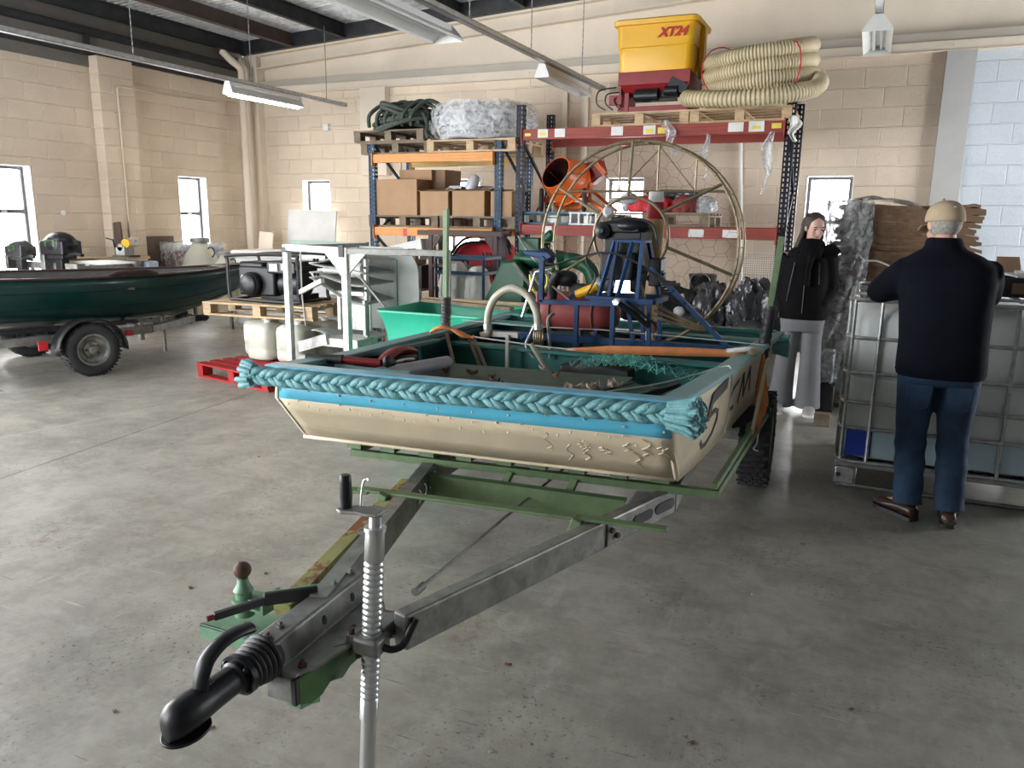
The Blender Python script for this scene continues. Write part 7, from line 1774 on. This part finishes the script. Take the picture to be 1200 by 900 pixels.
# --- woman in black coat and grey wide trousers
wom = thing('person', 'dark-haired person in black coat, scarf and wide grey trousers', 'person', (-.42, 6.92, 0))
wj = dict(pelvis=V(-.44, 6.95, .84), waist=V(-.44, 6.95, 1.0), chest=V(-.435, 6.95, 1.22), neck=V(-.42, 6.94, 1.38), shL=V(-.58, 6.95, 1.315), shR=V(-.28, 6.95, 1.315), elL=V(-.625, 6.97, 1.06), elR=V(-.245, 6.96, 1.06),
          wrL=V(-.575, 6.90, .93), wrR=V(-.31, 6.89, .93), hipL=V(-.52, 6.95, .80), hipR=V(-.36, 6.95, .80), knL=V(-.545, 6.94, .44), knR=V(-.35, 6.94, .44), anL=V(-.57, 6.95, .08), anR=V(-.34, 6.95, .08), toeL=V(-.56, 6.80, .03), toeR=V(-.32, 6.80, .03))
wM = Matrix.Translation((-.405, 6.90, 1.545)) @ Matrix.Rotation(radians(24), 4, 'Z') @ Matrix.Rotation(radians(14), 4, 'X') @ Matrix.Scale(.95, 4)
person_body(wom, wj, wM, {'L': (handM((-.565, 6.91, .925), radians(40), radians(60)), .5), 'R': (handM((-.32, 6.90, .925), radians(-40), radians(60)), .5)}, 'skin_pale')
m = MB()
for s in (-1, 1):
    m.ell((s*.029, -.0905, .008), (.012, .006, .0055), 10, 6); m.ell((s*.030, -.092, .028), (.019, .005, .0035), 8, 5)
xf(m, wM).build('eyes', 'eye', wom)
m = MB(); m.ell((0, -.088, -.058), (.020, .007, .0065), 10, 6); xf(m, wM).build('lips', 'lip', wom)
m = MB(); m.ell((0, .026, .034), (.083, .098, .100), 26, 16)
hb = xf(m, wM)
m2 = MB()
for k in range(16):
    a = pi*(-.02+1.04*k/15); x = .082*cos(a); y = .035+.085*sin(a); s_ = 1 if x > 0 else -1; L_ = .26+.03*sin(k*2.1)
    m2.tube(spline([(x*.7, y*.8, .10), (x*1.0, y, .03), (x*1.04, y*1.02, -.06), (x*1.15-.01, y*1.05, -.14), (x*1.25-.03, y*1.0, -L_)], 5), .019, n=8)
merge(hb, xf(m2, wM))
# the face stays clear: hair points in front of the ears are pulled back
fi = wM.inverted(); nv_ = []
for v in hb.v:
    q = fi @ Vector(v)
    if q.y < -.045 and q.z < .062: q.y = -.045+(q.y+.045)*.05
    nv_.append(tuple(wM @ q))
hb.v = nv_; hb.build('hair', 'hair_brown', wom, remesh=.0065, sm=3)
m = MB()
m.ring_loft([el_ring((-.44, 6.94, .80), .188, .130), el_ring((-.44, 6.94, .90), .195, .142), el_ring((-.44, 6.945, 1.05), .180, .135), el_ring((-.438, 6.95, 1.20), .185, .130), el_ring((-.435, 6.95, 1.30), .175, .112), el_ring((-.43, 6.945, 1.355), .120, .095), el_ring((-.42, 6.94, 1.41), .085, .085)])
for s in ('L', 'R'): m.tube([along(wj['chest'], wj['sh'+s], .8), wj['sh'+s], along(wj['sh'+s], wj['el'+s], .5), wj['el'+s], along(wj['el'+s], wj['wr'+s], .55), wj['wr'+s]], [.06, .074, .070, .066, .062, .062], n=14)
ct = m.build('coat', 'coat_black', wom, remesh=.011, sm=5)
MB().prism([(-.34, 6.86, 1.40), (-.25, 6.86, 1.43), (-.185, 6.88, 1.36), (-.22, 6.90, 1.33), (-.32, 6.86, 1.30)], (0, .06, 0)).prism([(-.50, 6.86, 1.40), (-.57, 6.87, 1.38), (-.61, 6.9, 1.32), (-.52, 6.86, 1.28)], (0, .05, 0)).build('collar', 'coat_black', ct, bevel=.012)
m = MB(); m.tube([(-.43, 6.805, 1.28), (-.44, 6.797, 1.10), (-.44, 6.797, .86)], .004, n=6); m.tube([(-.53, 6.83, 1.27), (-.55, 6.80, 1.1), (-.57, 6.83, .95)], .005, n=6); m.tube([(-.34, 6.83, 1.27), (-.33, 6.80, 1.1)], .005, n=6); m.build('zip_seams', 'black_plastic', ct)
m = MB()
for k in range(3): m.torus((-.415, 6.915, 1.365+.026*k), .082-.008*k, .034, (.0, .25, 1), n=28, m=10)
m.ell((-.40, 6.845, 1.355), (.075, .05, .06)); m.tube([(-.40, 6.84, 1.36), (-.42, 6.80, 1.22), (-.42, 6.795, 1.08)], [.05, .045, .05], n=10, sq=.5)
m.build('scarf', 'scarf', wom, remesh=.010, sm=3)
m = MB(); m.ring_loft([el_ring((-.44, 6.94, .90), .155, .11), el_ring((-.44, 6.94, .78), .178, .122), el_ring((-.44, 6.94, .70), .165, .105)])
for s in ('L', 'R'):
    h_, k_, a_ = wj['hip'+s], wj['kn'+s], wj['an'+s]; P_ = spline([h_, along(h_, k_, .5), k_, along(k_, a_, .5), a_+V(0, 0, -.035)], 6)
    m.tube(P_, [.085-.008*sin(pi*i/(len(P_)-1))+.022*(i/(len(P_)-1))**1.5 for i in range(len(P_))], n=18)
m.build('trousers', 'grey_trouser', wom, remesh=.010, sm=4)
shoe(wom, (-.575, 6.99, 0), (-.565, 6.74, 0), 'trainer', 'whitepaint', .065); shoe(wom, (-.335, 6.99, 0), (-.305, 6.74, 0), 'trainer', 'whitepaint', .065)

# ================================================================== bits on the floor
bits = [(-1.75, 1.62, 'leaf', 'small brown leaf on the concrete left of the green step plate'), (-2.10, 1.55, 'leaf', 'dark chip on the concrete in the lower left'), (-2.35, 2.55, 'leaf', 'larger brown leaf on the floor left of the trailer bars'), (-2.55, 2.3, 'leaf', 'tiny brown leaf on the floor near the tow ball'),
        (-1.05, 2.35, 'leaf', 'dark chip on the floor between the trailer bars'), (-.35, 2.2, 'leaf', 'dark chip on the floor right of the trailer'), (.1, 2.6, 'leaf', 'dark speck on the concrete nearer the man'), (-.9, 1.9, 'leaf_pale', 'pale scrap on the floor beside the jack'), (-.3, 3.3, 'leaf_pale', 'pale scrap on the floor under the boat corner'), (-3.6, 3.9, 'leaf', 'dark flake on the open floor left of the boat')]
for k, (x, y, mm, lab) in enumerate(bits):
    rnd = random.Random(k+7); s = rnd.uniform(.008, .018); a0 = rnd.uniform(0, 6)
    m = MB(); m.grid(4, 3, lambda u, v: (x+(u-.5)*2*s*cos(a0)-(v-.5)*s*sin(a0), y+(u-.5)*2*s*sin(a0)+(v-.5)*s*cos(a0), .002+.5*s*abs(v-.5)))
    tag(m.build('floor_scrap', mm, solid=.001), lab, 'leaf')
